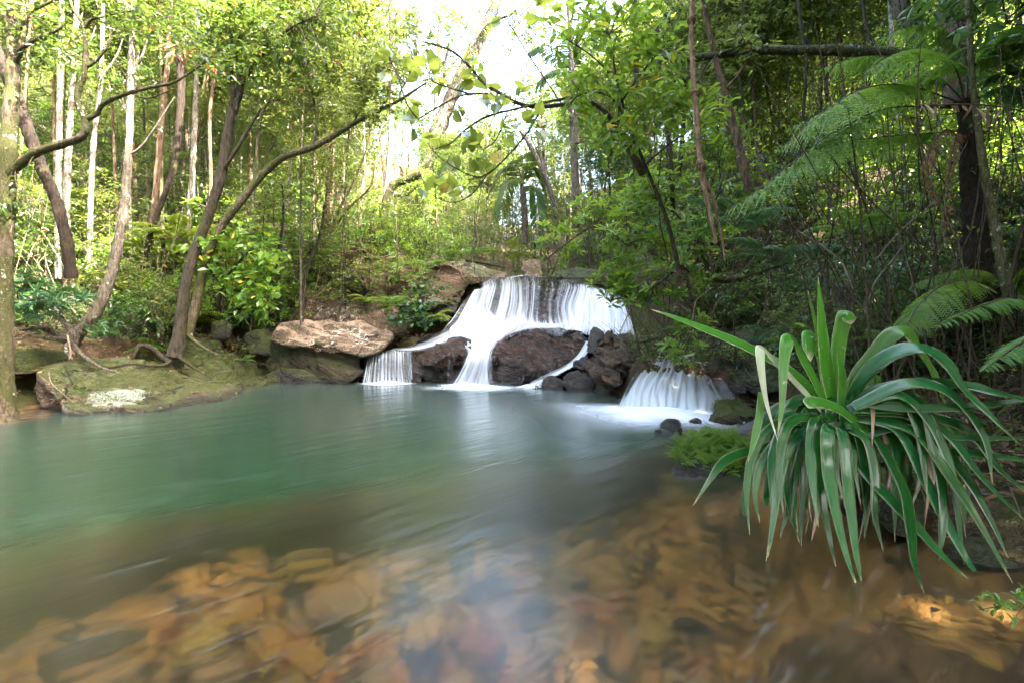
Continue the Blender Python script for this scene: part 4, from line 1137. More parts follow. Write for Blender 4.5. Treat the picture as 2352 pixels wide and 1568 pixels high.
# left slope: many slim bare stems, leaves high up and lit through
for tries in range(3000):
    if nt_ >= 66: break
    px = rnd.uniform(-120, 780); Y = 10.5 + 17 * rnd.random() ** 1.3
    x = spot(px, Y, .75)
    if x is None: continue
    k = rnd.choice([0, 0, 0, 1, 1, 2, 3, 5, 4])
    h = rnd.uniform(7.5, 12)
    cs = [(h * rnd.uniform(.62, .75), rnd.choice([0, 1, 3, 1, 4]), rnd.uniform(.5, .8)), (h * rnd.uniform(.85, 1.0), rnd.choice([0, 1, 3]), rnd.uniform(.7, .95))]
    if rnd.random() < .3: cs.append((h * rnd.uniform(.4, .55), rnd.choice([1, 3, 4]), rnd.uniform(.35, .5)))
    g_ = f'slim {BARK[k]} tree {dep(Y)} {SIDE["left"]}'
    forest_tree(x, Y, k, h, rnd.uniform(.28, .62), cs, g_, g_.replace(' tree', ' trees'))
    nt_ += 1
# valley behind the falls: low in the middle where the sky shows
nt_ = 0
for tries in range(3000):
    if nt_ >= 34: break
    px = rnd.uniform(760, 1420); Y = 16 + 24 * rnd.random() ** 1.2
    x = spot(px, Y, .9)
    if x is None: continue
    k = rnd.choice([0, 3, 3, 2, 1, 5])
    lim = CAMZ + (HZ - (330 if GAP(px) < 150 else 150 if GAP(px) < 230 else 20)) / F * Y - hz(x, Y)
    h = min(rnd.uniform(7, 11), lim)
    if h < 3: continue
    s = min(1, h / 7)
    cs = [(h * .72, rnd.choice([0, 1, 4, 5]), s * rnd.uniform(.6, .8)), (h * .95, rnd.choice([0, 1, 3, 4]), s * rnd.uniform(.55, .8))]
    g_ = f'{BARK[k]} tree {dep(Y)} {SIDE["mid"]}'
    forest_tree(x, Y, k, h, rnd.uniform(.5, 1.0), cs, g_, g_.replace(' tree', ' trees'))
    nt_ += 1
nt_ = 0
for tries in range(3000):
    if nt_ >= 52: break
    px = rnd.uniform(1330, 2480); Y = 8.5 + 15 * rnd.random() ** 1.2
    x = spot(px, Y, .8)
    if x is None: continue
    k = rnd.choice([2, 4, 1, 3, 0])
    h = rnd.uniform(6, 10)
    cs = [(h * rnd.uniform(.5, .65), rnd.choice([0, 1, 4, 5, 3]), rnd.uniform(.6, .85)), (h * rnd.uniform(.8, .95), rnd.choice([0, 1, 1, 3]), rnd.uniform(.75, 1.05))]
    g_ = f'{BARK[k]} tree {dep(Y)} {SIDE["right"]}'
    forest_tree(x, Y, k, h, rnd.uniform(.35, .85), cs, g_, g_.replace(' tree', ' trees'))
    nt_ += 1

# unseen tall trees added on the right bank to shade the pool and falls
for i, (x, Y) in enumerate([(5.5, 3.5), (5.2, 1.2), (7.6, 2.2), (5.4, -1.5), (8.0, -.6), (7.0, 3.6), (6.4, 1.9), (6.2, .6), (6.9, 1.3), (6.3, 2.7), (7.8, 6.4), (6.7, 5.8), (9.2, 6.9), (4.6, 1.2), (6.8, -3.2), (9.5, 3.2)]):
    h = 12.5 + (i * 37 % 11) * .3
    forest_tree(x, Y, (2, 4, 3)[i % 3], h, 1.5, ([(h * .45, 2, 1.15)] if x / Y > 1.0 or Y < 3 else []) + ([(h * .23, 2, 1.05)] if x > 5.3 and (x / Y > 1.5 or Y < 3) else []) + [(h * .68, (0, 2, 4)[i % 3], 1.25), (h * .92, (2, 0)[i % 2], 1.35)], 'unseen tall tree added on the right bank to shade the pool', 'unseen trees added to shade the pool and right bank')
for i, (x, Y) in enumerate([(-9, -2), (-11, 2.5), (-6.5, -4.5), (-3.5, -6.5), (-.5, -7.5), (2.6, -6.6), (4.4, -4.6), (-10.5, 5.5), (-13, -4), (-8, -8), (-2, -10.5), (3, -10), (-12.5, 1)]):
    h = 12 + (i * 29 % 9) * .35
    forest_tree(x, Y, (2, 3, 0)[i % 3], h, 1.2, [(h * .3, 2, 1.15), (h * .58, (0, 2)[i % 2], 1.3), (h * .88, 0, 1.35)], 'tall tree of the wood behind the viewpoint', 'trees of the wood behind the viewpoint')
# the wood closing the valley: leafy from the ground up
nt_ = 0
for tries in range(4000):
    if nt_ >= 75: break
    px = rnd.uniform(-150, 2500); Y = 21 + 20 * rnd.random() ** 1.1
    x = spot(px, Y, 1.3)
    if x is None: continue
    lim = CAMZ + (HZ - (300 if GAP(px) < 130 else 200 if GAP(px) < 220 else -50)) / F * Y - hz(x, Y)
    h = min(rnd.uniform(8, 14), lim)
    if h < 2.5: continue
    k = rnd.choice([0, 1, 3, 5])
    s = min(1.5, h / 6)
    g_ = f'full-crowned {BARK[k]} tree closing the view {("on the left" if px < 760 else "on the right" if px > 1420 else "in the valley")}'
    forest_tree(x, Y, k, h, 1.3, [(h * f, rnd.choice([0, 1, 3, 4, 1]), s * rnd.uniform(.75, 1.0)) for f in ((.2, .5, .85) if h > 5 else (.3, .75))], g_, g_.replace(' tree', ' trees'))
    nt_ += 1
for i, (px, Y, top) in enumerate([(1030, 27, 330), (1075, 30, 300), (1110, 25, 350), (1150, 31, 320), (1185, 27, 345), (1215, 33, 300), (1245, 26, 310), (1285, 30, 250), (1000, 24, 300), (1130, 22, 400), (1200, 23, 400), (1070, 21, 420), (1260, 21, 400)]):
    x = (px - CX) / F * Y
    h = max(2.2, CAMZ + (HZ - top) / F * Y - hz(x, Y))
    g_ = 'slight light-green tree closing the gap under the bright sky'
    forest_tree(x, Y, (3, 0, 5)[i % 3], h, .8, [(h * f, (1, 3, 4)[(i + j) % 3], h / 9 * (1.0 if j else .8)) for j, f in enumerate((.35, .7))], g_, 'slight trees closing the gap under the bright sky')

# saplings
SAPN = ['mid-green', 'yellow-green', 'broad-leaved', 'dark-leaved']
stem_m = []
for s in range(3):
    g = Geo()
    pts = [np.array([.06 * math.sin(t * 5 + s), .05 * math.cos(t * 4 + s), t * 3]) for t in np.linspace(-.1, 1, 6)]
    tube(g, pts, [.02, .016, .012, .006], 5, 0, 14, .04)
    for k in range(9):
        p = crom(pts, 40)[rnd.randint(12, 38)]
        d = np.array([rnd.gauss(0, .35), rnd.gauss(0, .35), rnd.uniform(.1, .45)])
        tube(g, [p, p + d * .6, p + d * 1.1 + [0, 0, .05]], [.007, .005, .002], 3, 0, 4)
    stem_m.append(g.mesh('stem', M['bark_dark'] if s else M['twig']))
ns = 0
for tries in range(4000):
    if ns >= 205: break
    px = rnd.uniform(-60, 2420); Y = 9.5 + 16 * rnd.random() ** 1.5
    zn = zone(px, Y)
    if zn == 'right' and px > 1900: Y = max(Y - 4, 7.0)
    x = spot(px, Y, .5)
    if x is None or hz(x, Y) < .3: continue
    k = rnd.choice([0, 1, 1, 2]) if zn == 'left' else rnd.choice([0, 0, 2, 2, 1])
    g_ = f'{SAPN[k]} sapling {dep(Y)} {SIDE[zn]}'
    t = thing('sapling', g_, 'sapling', (x, Y, hz(x, Y) - .05), g_.replace('sapling', 'saplings'))
    s = rnd.uniform(.6, 1.25)
    o = link('stem', stem_m[ns % 3]); o.parent = t; o.scale = (s, s, s)
    o = link('foliage', SP[k]); o.parent = t; o.location = (0, 0, 1.75 * s); o.scale = (s, s, s * rnd.uniform(.8, 1)); o.rotation_euler = (0, 0, rnd.uniform(0, 6.28))
    ns += 1

# shrubs
SHN = ['small-leaved green', 'fresh green rosette-leaved', 'dark small-leaved', 'yellow-green', 'glossy bluish-green', 'fine-leaved bright green']
g = Geo()
for k in range(7):
    d = np.array([rnd.gauss(0, .25), rnd.gauss(0, .25), .55])
    tube(g, [[0, 0, -.1], d * .6, d * 1.3 + [0, 0, .1]], [.012, .009, .004], 4, 0, 6)
shrub_stem = g.mesh('stem', M['twig'])
nsb = 0
for tries in range(6000):
    if nsb >= 262: break
    px = rnd.uniform(-60, 2420); Y = 9 + 17 * rnd.random() ** 1.6
    zn = zone(px, Y)
    if zn == 'right' and px > 1800: Y = max(5.2, Y - 5)
    x = (px - CX) / F * Y
    if in_stream(x, Y, .35) or hz(x, Y) < .45: continue
    if px < 640 and Y < 10.3: continue
    if x > -6 and x < -1.2 and Y < 12.5: continue
    k = rnd.choice([0, 3, 3, 1, 5]) if zn == 'left' else rnd.choice([0, 1, 5, 5, 2]) if zn == 'mid' else rnd.choice([0, 2, 2, 4, 1, 3])
    g_ = f'{SHN[k]} shrub {dep(Y)} {SIDE[zn]}'
    t = thing('shrub', g_, 'shrub', (x, Y, hz(x, Y)), g_.replace('shrub', 'shrubs'))
    s = rnd.uniform(.6, 1.15) * (1 if Y > 8 else .7)
    o = link('stem', shrub_stem); o.parent = t; o.scale = (s, s, s)
    o = link('foliage', SH[k]); o.parent = t; o.location = (0, 0, .62 * s); o.scale = (s, s, s * rnd.uniform(.75, 1.05)); o.rotation_euler = (0, 0, rnd.uniform(0, 6.28))
    nsb += 1

# ferns on the slopes
FN = {'fern': 'green', 'lime': 'sunlit yellow-green', 'dark': 'deep green'}
nf = 0
for tries in range(4000):
    if nf >= 120: break
    px = rnd.uniform(-40, 2420); Y = 9.2 + 10 * rnd.random() ** 1.4
    zn = zone(px, Y)
    if zn == 'right' and px > 1800: Y = max(4.9, Y - 4.5)
    x = (px - CX) / F * Y
    if in_stream(x, Y, .3) or hz(x, Y) < .5: continue
    if px < 640 and Y < 10.0: continue
    k = rnd.choice(['lime', 'lime', 'fern']) if zn == 'left' else rnd.choice(['fern', 'fern', 'lime']) if zn == 'mid' else rnd.choice(['fern', 'dark', 'dark'])
    o = link('fern', FM[k][nf % 2], (x, Y, hz(x, Y) - .03))
    s = rnd.uniform(.7, 1.5) * (1.25 if zn == 'left' else 1)
    o.scale = (s, s, s); o.rotation_euler = (0, 0, rnd.uniform(0, 6.28))
    g_ = f'{FN[k]} ground fern {dep(Y)} {SIDE[zn]}'
    tag(o, g_, 'fern', g_.replace(' fern', ' ferns'))
    nf += 1


# ------------------------------------------------------------------ ground cover
def scatter(n, cond, ymax=22, ymin=4.5, bias=1.5):
    out = []
    while len(out) < n:
        m = 4000
        px = rng.uniform(-80, 2440, m); Y = ymin + (ymax - ymin) * rng.random(m) ** bias
        x = (px - CX) / F * Y
        h = height(x, Y)
        ok = cond(x, Y, h, px)
        out += list(np.stack([x, Y, h], 1)[ok])
    return np.array(out[:n])


def tufts(name, label, Pn, mats, L, W, per, tpl=LANCE, twig=.35, up=.5, lift=.25):
    g = Geo()
    for p in Pn:
        k = max(3, int(per * rng.uniform(.5, 1.5)))
        hgt = lift * rng.uniform(.2, 1.6)
        D = rdir(k, .3)
        B = p + np.stack([rng.normal(0, .12, k), rng.normal(0, .12, k), rng.random(k) * hgt], 1)
        s = rng.uniform(.6, 1.25, k)
        leaves(g, B, D * [1, 1, .7], rng.normal(0, .5, (k, 3)) + [0, 0, up * 2], L * s, W * s, tpl, mi=int(rng.integers(0, len(mats) - 1)))
        if rng.random() < twig:
            e = p + rng.normal(0, .35, 3) * [1, 1, .3] + [0, 0, hgt * 1.8]
            tube(g, [p, (p + e) / 2 + rng.normal(0, .05, 3), e], [.007, .005, .003], 3, len(mats) - 1, 4)
    # thin poles, stalks and hanging creepers standing in the tangle
    for p in Pn[::8]:
        hh = rng.uniform(.7, 3.6)
        lean = rng.normal(0, .28, 3) * [1, 1, 0] * hh
        q = [p, p + lean * .3 + rng.normal(0, .05, 3) + [0, 0, hh * .4], p + lean * .7 + rng.normal(0, .09, 3) + [0, 0, hh * .75], p + lean + [0, 0, hh]]
        w_ = rng.uniform(.004, .013)
        tube(g, q, [w_, w_ * .8, w_ * .4], 4, len(mats) - 1, 8)
        k = int(rng.integers(6, 16))
        t = rng.uniform(.35, 1, k)
        B = p + lean * t[:, None] + np.stack([rng.normal(0, .1, k), rng.normal(0, .1, k), hh * t], 1)
        leaves(g, B, rdir(k, -.2), rng.normal(0, .5, (k, 3)) + [0, 0, 1], L * rng.uniform(.6, 1.2, k), W * rng.uniform(.7, 1.3, k), tpl, mi=int(rng.integers(0, len(mats) - 1)))
    o = link(name, g.mesh(name, [M[q] for q in mats]))
    return tag(o, label, 'undergrowth', kind='stuff')


land = lambda x, Y, h, px: (h > .42) & ~((x > -5.6) & (x < -1.0) & (Y < 12.3)) & ~((x < -4.3) & (Y < 9.8) & (h < 1.05))
tufts('undergrowth', 'low leafy undergrowth covering the sunny left slope', scatter(2600, lambda x, Y, h, px: land(x, Y, h, px) & (x < -1), 20, 8), ['leaf_mid', 'leaf_mid', 'leaf_dark', 'leaf_lime', 'leaf_blue', 'twig_pale'], .1, .035, 10)
tufts('undergrowth', 'tangled dark undergrowth and thin stalks covering the steep right bank', scatter(3800, lambda x, Y, h, px: land(x, Y, h, px) & (x > 2.2), 18, 4.6), ['leaf_mid', 'leaf_dark', 'leaf_dark', 'leaf_fresh', 'twig'], .085, .022, 11, twig=.6)
tufts('undergrowth', 'pale green undergrowth on the valley floor behind the falls', scatter(1100, lambda x, Y, h, px: land(x, Y, h, px) & (np.abs(x) < 6) & (Y > 13.2), 26, 13), ['leaf_mid', 'leaf_fresh', 'leaf_lime', 'twig'], .09, .035, 12)
wide = []
while len(wide) < 1500:
    x_, y_ = rnd.uniform(2.7, 11), rnd.uniform(-2.5, 9)
    h_ = hz(x_, y_)
    if h_ > .2 and x_ > 1.12 * y_: wide.append((x_, y_, h_))
while len(wide) < 2300:
    x_, y_ = rnd.uniform(-14, -7.4), rnd.uniform(-2.5, 9)
    h_ = hz(x_, y_)
    if h_ > .2 and -x_ > 1.1 * y_: wide.append((x_, y_, h_))
tufts('undergrowth', 'low plants covering the banks on either side of the viewpoint', np.array(wide), ['leaf_mid', 'leaf_dark', 'fern', 'leaf_dark', 'twig'], .12, .035, 11, lift=.3)
near = scatter(520, lambda x, Y, h, px: (h > .25) & (x > 2.3) & (Y < 5.6), 5.6, 2.4, 1.0)
tufts('undergrowth', 'small seedlings and ferny sprigs on the near right bank', near, ['leaf_mid', 'fern', 'leaf_dark', 'moss', 'twig'], .05, .016, 9, lift=.12, twig=.5)
Pn = scatter(5200, lambda x, Y, h, px: (h > .1) & (Y < 13), 13, 2.6, 1.2)
g = Geo()
k = len(Pn)
D = rdir(k); D[:, 2] *= .3
leaves(g, Pn + np.stack([0 * D[:, 0], 0 * D[:, 0], rng.uniform(.01, .07, k) + .06], 1), D, rng.normal(0, .35, (k, 3)) + [0, 0, 1], rng.uniform(.05, .12, k), rng.uniform(.02, .05, k), LANCE)
for p in Pn[::7]:
    d = rng.normal(0, .25, 3) * [1, 1, .25]
    tube(g, [p - d + [0, 0, .08], p + [0, 0, .1], p + d + [0, 0, .08]], [.004, .006, .003], 3, 1, 4)
tag(link('leaf_litter', g.mesh('leaf_litter', [M['litter'], M['twig_pale']])), 'brown fallen leaves and twigs scattered over the banks', 'leaf litter', kind='stuff')
# leaves and gravel lying on the pool bed
g = Geo()
k = 2600
x = rng.uniform(-5, 3, k); Y = 1.3 + 4.2 * rng.random(k) ** 1.2
h = height(x, Y)
ok = (h < -.06) & (h > -.75)
Pn = np.stack([x, Y, h + .045], 1)[ok]
k = len(Pn)
D = rdir(k); D[:, 2] *= .12
leaves(g, Pn, D, rng.normal(0, .2, (k, 3)) + [0, 0, 1], rng.uniform(.03, .11, k), rng.uniform(.015, .05, k), OVAL)
tag(link('sunken_litter', g.mesh('sunken_litter', [leafmat('sunken_leaves', [(.3, .14, .03), (.1, .06, .025), (.06, .04, .02), (.36, .22, .05), (.16, .09, .03)], (.2, .1, .02), .05, .9)])), 'dead leaves and flakes of bark sunk on the pool bed', 'sunken leaves', kind='stuff')
# ------------------------------------------------------------------ hero trees and plants, surveyed one by one
def px(w, Y): return w / 2 / F * Y


def limb(g, pts, ws, sides=9, rough=.06, mi=0, n=None, k=.82):
    """pts (x,y,Y) in survey units, ws widths in survey units"""
    P = [at(*p[:3]) for p in pts]
    Y = sum(p[2] for p in pts) / len(pts)
    return tube(g, P, [px(w_ * k, Y) for w_ in ws], sides, mi, n or max(10, len(pts) * 7), rough)


def spray_at(g, regions, anchors, L, W, tpl=OVAL, per=12, spread=.22, mi=0, tmi=1, rosette=False, up=1.0, hang=0.0, tris=None):
    """leafy twigs filling ellipsoidal regions, each twig grown from the nearest branch point"""
    An = np.array(anchors)
    for (x, y, rx, ry, Y, dY, n) in regions:
        for _ in range(n):
            d = rng.standard_normal(3); d = d / np.linalg.norm(d) * rng.random() ** .45
            c = np.array(at(x + d[0] * rx, y + d[1] * ry, Y + d[2] * dY))
            b = An[np.argmin(((An - c) ** 2).sum(1) * (1 + .5 * rng.random(len(An))))]
            o = c - b; dist = np.linalg.norm(o) + 1e-6; o = o / dist
            if dist > .12 and rng.random() < .7:
                mid = (b + c) / 2 + rng.normal(0, .07 * dist, 3) + [0, 0, .06 * dist]
                tube(g, [b, mid, c + o * .05], [min(.012, .004 + .004 * dist), .005, .0025], 4, tmi, 7)
            k = max(3, int(per * rng.uniform(.6, 1.4)))
            if rosette:
                o2 = o * .5 + [0, 0, .6] + rng.normal(0, .25, 3); o2 /= np.linalg.norm(o2)
                ph = rng.uniform(0, 6.28) + np.arange(k) * 2.4
                a_ = unit(np.cross(o2, rng.standard_normal(3))); b_ = np.cross(o2, a_)
                D = np.cos(ph)[:, None] * a_ + np.sin(ph)[:, None] * b_ + o2 * rng.uniform(0, .8, k)[:, None]
                B = c + rng.normal(0, .012, (k, 3)); Nn = o2 + rng.normal(0, .2, (k, 3))
            else:
                t = rng.uniform(-.8, 1, k)
                B = c + o * (t * spread)[:, None] + rng.normal(0, .1 * spread, (k, 3)) * 2
                D = rng.standard_normal((k, 3)) * [1, 1, .45] + o * .7 - [0, 0, .25 + hang]
                Nn = rng.normal(0, .5, (k, 3)) + [0, 0, up]
            sc = rng.uniform(.6, 1.2, k)
            leaves(g, B, D, Nn, L * sc, W * sc, tpl, rng.random(k), mi, tris)


def hero(name, label, bark, trunk, branches=(), roots=(), regions=(), leaf=None, L=.12, W=.055, tpl=OVAL, per=12, spread=.22, rosette=False, cat='tree', crown_name='crown', hang=0, tris=None, group=None, sides=10, twig='twig', up=1.0, extra=()):
    base = at(*trunk[0][:3]) if len(trunk[0]) > 3 else at(*trunk[0])
    t = thing(name, label, cat, base, group)
    g = Geo()
    anchors = list(limb(g, [p[:3] for p in trunk], [p[3] for p in trunk], sides))
    g.build('trunk', M[bark], t)
    for b in branches:
        g = Geo()
        anchors += list(limb(g, [p[:3] for p in b], [p[3] for p in b], 7))
        g.build('branch', M[bark], t)
    for b in roots:
        g = Geo()
        limb(g, [p[:3] for p in b], [p[3] for p in b], 7, .1, k=.62)
        g.build('root', M[bark], t)
    if regions:
        g = Geo()
        an = anchors[len(anchors) // 6:]
        spray_at(g, regions, an, L, W, tpl, per, spread, rosette=rosette, hang=hang, tris=tris, up=up)
        g.build(crown_name, [M[leaf], M[twig]], t)
    return t


# mossy tree at the left edge with the sinuous limb
hero('tree', 'mossy tree at the far left edge with a long crooked limb reaching over the slab', 'bark_moss',
     [(14, 985, 6.3, 62), (12, 900, 6.35, 40), (10, 700, 6.4, 38), (16, 480, 6.45, 36), (22, 300, 6.5, 38), (30, 150, 6.55, 30), (18, -20, 6.6, 22), (10, -160, 6.7, 14)],
     [[(20, 400, 6.45, 26), (60, 366, 6.4, 24), (99, 345, 6.3, 22), (150, 330, 6.2, 20), (188, 314, 6.1, 20), (197, 280, 6.1, 18), (178, 224, 6.1, 17), (196, 158, 6.1, 13), (192, 66, 6.2, 10), (165, 14, 6.3, 7), (150, -60, 6.4, 5)],
      [(197, 276, 6.1, 14), (222, 262, 6.1, 13), (240, 237, 6.05, 12), (297, 214, 5.95, 11), (350, 200, 5.9, 9), (396, 191, 5.9, 8), (440, 165, 5.9, 6), (488, 129, 5.9, 4)],
      [(196, 156, 6.1, 11), (220, 140, 6.1, 9), (244, 110, 6.1, 8), (255, 80, 6.15, 6), (245, 50, 6.2, 5)],
      [(192, 66, 6.2, 9), (210, 45, 6.2, 8), (250, 35, 6.2, 6), (300, 25, 6.3, 4)],
      [(30, 150, 6.55, 18), (48, 112, 6.5, 14), (60, 40, 6.5, 11), (100, 12, 6.5, 8), (160, -10, 6.5, 5)],
      [(36, 122, 6.5, 13), (80, 92, 6.4, 10), (136, 66, 6.4, 8), (150, 40, 6.4, 7), (120, 0, 6.4, 5)],
      [(297, 214, 5.95, 7), (340, 226, 5.9, 5), (400, 205, 5.85, 3)]],
     [[(12, 960, 6.3, 30), (60, 985, 6.2, 20), (110, 1000, 6.15, 12), (150, 1010, 6.1, 6)], [(10, 950, 6.3, 28), (-30, 990, 6.1, 16)], [(16, 955, 6.3, 26), (34, 1000, 6.0, 16), (20, 1040, 5.8, 8)]],
     [(60, 20, 130, 70, 6.6, .6, 45), (330, 40, 110, 60, 6.3, .5, 26), (130, 120, 80, 50, 6.5, .4, 12), (470, 120, 60, 40, 6.0, .4, 12), (40, 480, 60, 60, 6.4, .3, 12)], 'leaf_mid', .1, .045)
hero('tree', 'leaning trunk curving up from the rocks with a knot of bare roots at its foot', 'bark_grey',
     [(158, 792, 7.9, 46), (180, 765, 7.95, 34), (215, 725, 8.0, 30), (252, 645, 8.1, 26), (272, 560, 8.2, 24), (285, 470, 8.3, 22), (296, 330, 8.4, 19), (300, 180, 8.5, 17), (306, 30, 8.6, 14), (310, -120, 8.7, 9)],
     [[(300, 180, 8.5, 8), (330, 120, 8.5, 6), (350, 40, 8.6, 4)], [(306, 30, 8.6, 8), (270, -20, 8.6, 6), (230, -90, 8.7, 4)], [(290, 360, 8.4, 7), (330, 330, 8.4, 5), (400, 225, 8.4, 3)]],
     [[(160, 785, 7.9, 30), (120, 762, 7.8, 24), (90, 752, 7.6, 16), (45, 758, 7.4, 9)], [(160, 788, 7.85, 26), (140, 780, 7.6, 20), (100, 775, 7.4, 14), (60, 768, 7.3, 6)], [(165, 790, 7.85, 24), (190, 815, 7.6, 14), (230, 842, 7.4, 10), (280, 858, 7.3, 6)], [(158, 785, 7.8, 18), (150, 800, 7.5, 12), (165, 825, 7.3, 7)],
      [(170, 770, 7.9, 22), (150, 740, 8, 18), (120, 700, 8.2, 12), (100, 660, 8.4, 7)]],
     [(310, -60, 150, 90, 8.7, .8, 70), (350, 60, 60, 50, 8.5, .5, 18)], 'leaf_mid', .11, .05)
hero('tree', 'dark trunk rising from an arched root on the moss slope', 'bark_dark',
     [(400, 822, 8.6, 44), (412, 770, 8.7, 32), (420, 690, 8.8, 28), (440, 600, 8.9, 27), (466, 530, 9.0, 26), (490, 465, 9.0, 25), (510, 390, 9.0, 26), (530, 270, 9.0, 24), (552, 200, 9.0, 20), (548, 110, 9.1, 15), (560, 20, 9.2, 11), (570, -90, 9.3, 7)],
     [[(530, 262, 9.0, 15), (535, 210, 8.9, 12), (530, 150, 8.9, 9), (535, 60, 8.9, 6)], [(552, 200, 9, 12), (600, 130, 8.8, 9), (660, 70, 8.7, 6), (720, 40, 8.6, 4)], [(548, 110, 9.1, 10), (510, 60, 8.9, 7), (470, 20, 8.8, 5)], [(505, 400, 9.0, 12), (540, 350, 8.9, 10), (575, 290, 8.8, 8), (600, 250, 8.7, 5)]],
     [[(404, 815, 8.6, 30), (380, 826, 8.5, 24), (350, 800, 8.4, 20), (322, 795, 8.3, 16), (305, 820, 8.2, 10), (290, 845, 8.1, 5)], [(405, 815, 8.6, 22), (440, 840, 8.5, 10), (470, 860, 8.4, 5)], [(398, 822, 8.6, 22), (370, 840, 8.3, 12), (300, 835, 8.0, 7), (250, 845, 7.7, 4)]],
     [(600, 70, 130, 80, 8.9, .8, 110), (520, 20, 100, 60, 8.8, .7, 55), (690, 120, 90, 70, 8.8, .6, 50), (560, 150, 70, 50, 8.8, .5, 24), (760, 30, 90, 60, 8.9, .6, 40), (470, 90, 60, 40, 8.8, .4, 14)], 'leaf_mid', .125, .062, per=13)
hero('tree', 'slanting tree whose long mossy bough bends right across the clearing', 'bark_moss',
     [(428, 770, 8.9, 34), (452, 690, 9.0, 26), (470, 610, 9.0, 22), (510, 520, 8.95, 20), (560, 455, 8.9, 19), (600, 405, 8.9, 19), (650, 362, 8.85, 19), (716, 340, 8.8, 18), (762, 315, 8.8, 16), (812, 284, 8.75, 13), (870, 255, 8.7, 10), (917, 231, 8.7, 8), (980, 190, 8.6, 5)],
     [[(716, 340, 8.8, 9), (728, 290, 8.8, 8), (720, 230, 8.8, 6), (700, 170, 8.8, 4)], [(574, 445, 8.9, 12), (590, 390, 8.9, 10), (590, 340, 8.9, 9), (600, 270, 8.9, 8), (620, 230, 8.9, 5)], [(917, 231, 8.7, 5), (925, 200, 8.7, 4), (960, 160, 8.6, 2)], [(812, 284, 8.75, 5), (830, 240, 8.8, 4), (830, 190, 8.8, 3)], [(520, 510, 8.95, 12), (545, 480, 9.1, 10), (590, 410, 9.2, 7), (640, 300, 9.3, 5)]],
     [[(430, 765, 8.9, 22), (455, 790, 8.8, 12), (500, 815, 8.7, 6)]],
     [(760, 180, 140, 80, 8.9, .7, 95), (880, 150, 100, 70, 8.8, .6, 60), (680, 210, 70, 60, 8.9, .5, 26), (850, 240, 90, 45, 8.7, .5, 36), (930, 90, 80, 60, 8.9, .6, 30), (660, 290, 70, 30, 8.9, .4, 10)], 'leaf_lime', .105, .052, per=12)
# slim stems standing out on the left
for (lab, bark, pts) in [
    ('whitish upright stem third from the mossy left edge tree', 'bark_pale', [(133, 640, 10, 15), (134, 500, 10, 15), (136, 300, 10, 13), (140, 120, 10, 12), (142, -80, 10, 9)]),
    ('lichened stem close beside the whitish upright stem at the left', 'bark_pale', [(152, 660, 10.6, 17), (152, 480, 10.6, 17), (160, 300, 10.6, 15), (170, 150, 10.6, 12), (180, -80, 10.6, 9)]),
    ('thin pale stem leaning between the crooked limb and the leaning trunk', 'bark_pale', [(205, 620, 10.8, 13), (208, 480, 10.8, 13), (215, 330, 10.8, 12), (232, 180, 10.8, 11), (238, -60, 10.8, 8)]),
    ('sunlit orange-barked stem behind the dark slanting fern stump', 'bark_red', [(345, 560, 11, 16), (360, 420, 11, 17), (374, 260, 11, 16), (386, 130, 11, 14), (395, -70, 11, 9)]),
    ('straight white-barked stem left of the dark forked trunk', 'bark_pale', [(428, 580, 11.5, 15), (438, 460, 11.5, 15), (448, 280, 11.5, 14), (452, 130, 11.5, 12), (455, -90, 11.5, 8)]),
    ('thin brown stem just right of the straight white-barked stem', 'bark_red', [(480, 540, 11, 9), (484, 420, 11, 9), (482, 260, 11, 9), (498, 130, 11, 8), (505, -60, 11, 6)]),
    ('pale slim trunk rising beside the crooked stump behind the falls', 'bark_pale', [(875, 560, 14.5, 20), (885, 460, 14.5, 16), (896, 340, 14.5, 14), (900, 240, 14.5, 12), (905, 60, 14.5, 9), (908, -60, 14.5, 6)]),
    ('dark slim trunk at the top left of the sky gap, forked near the top', 'bark_dark', [(899, 300, 16, 12), (898, 190, 16, 12), (898, 90, 16, 11), (894, -40, 16, 9)]),
]:
    g_ = [(pts[-2][0] + 10, pts[-2][1] - 10, 80, 60, pts[0][2], .8, 22)]
    hero('tree', lab, bark, pts, [[(*pts[-2][:3], 5), (pts[-2][0] + 35, pts[-2][1] - 50, pts[0][2], 4), (pts[-2][0] + 50, pts[-2][1] - 90, pts[0][2], 2)]], (), g_, rnd.choice(['leaf_mid', 'leaf_lime']), .12, .055, per=10)
hero('tree', 'dark slanting fern stump wrapped in fibres among the pale stems', 'bark_fibre', [(325, 620, 10.5, 15), (345, 540, 10.5, 14), (366, 480, 10.5, 14), (384, 430, 10.5, 14), (400, 380, 10.5, 16), (412, 280, 10.5, 18), (416, 190, 10.5, 22), (412, 105, 10.5, 24)], (), (), [(412, 110, 30, 20, 10.5, .3, 8)], 'fern_dead', .3, .03, LANCE, hang=.6)
hero('tree', 'stout dark fern trunk leaning behind the mossy left edge tree', 'bark_fibre', [(165, 640, 7.7, 30), (150, 540, 7.65, 30), (128, 460, 7.6, 26), (100, 395, 7.5, 28), (75, 330, 7.5, 30), (50, 260, 7.5, 30), (20, 180, 7.5, 28), (-20, 90, 7.5, 24)])
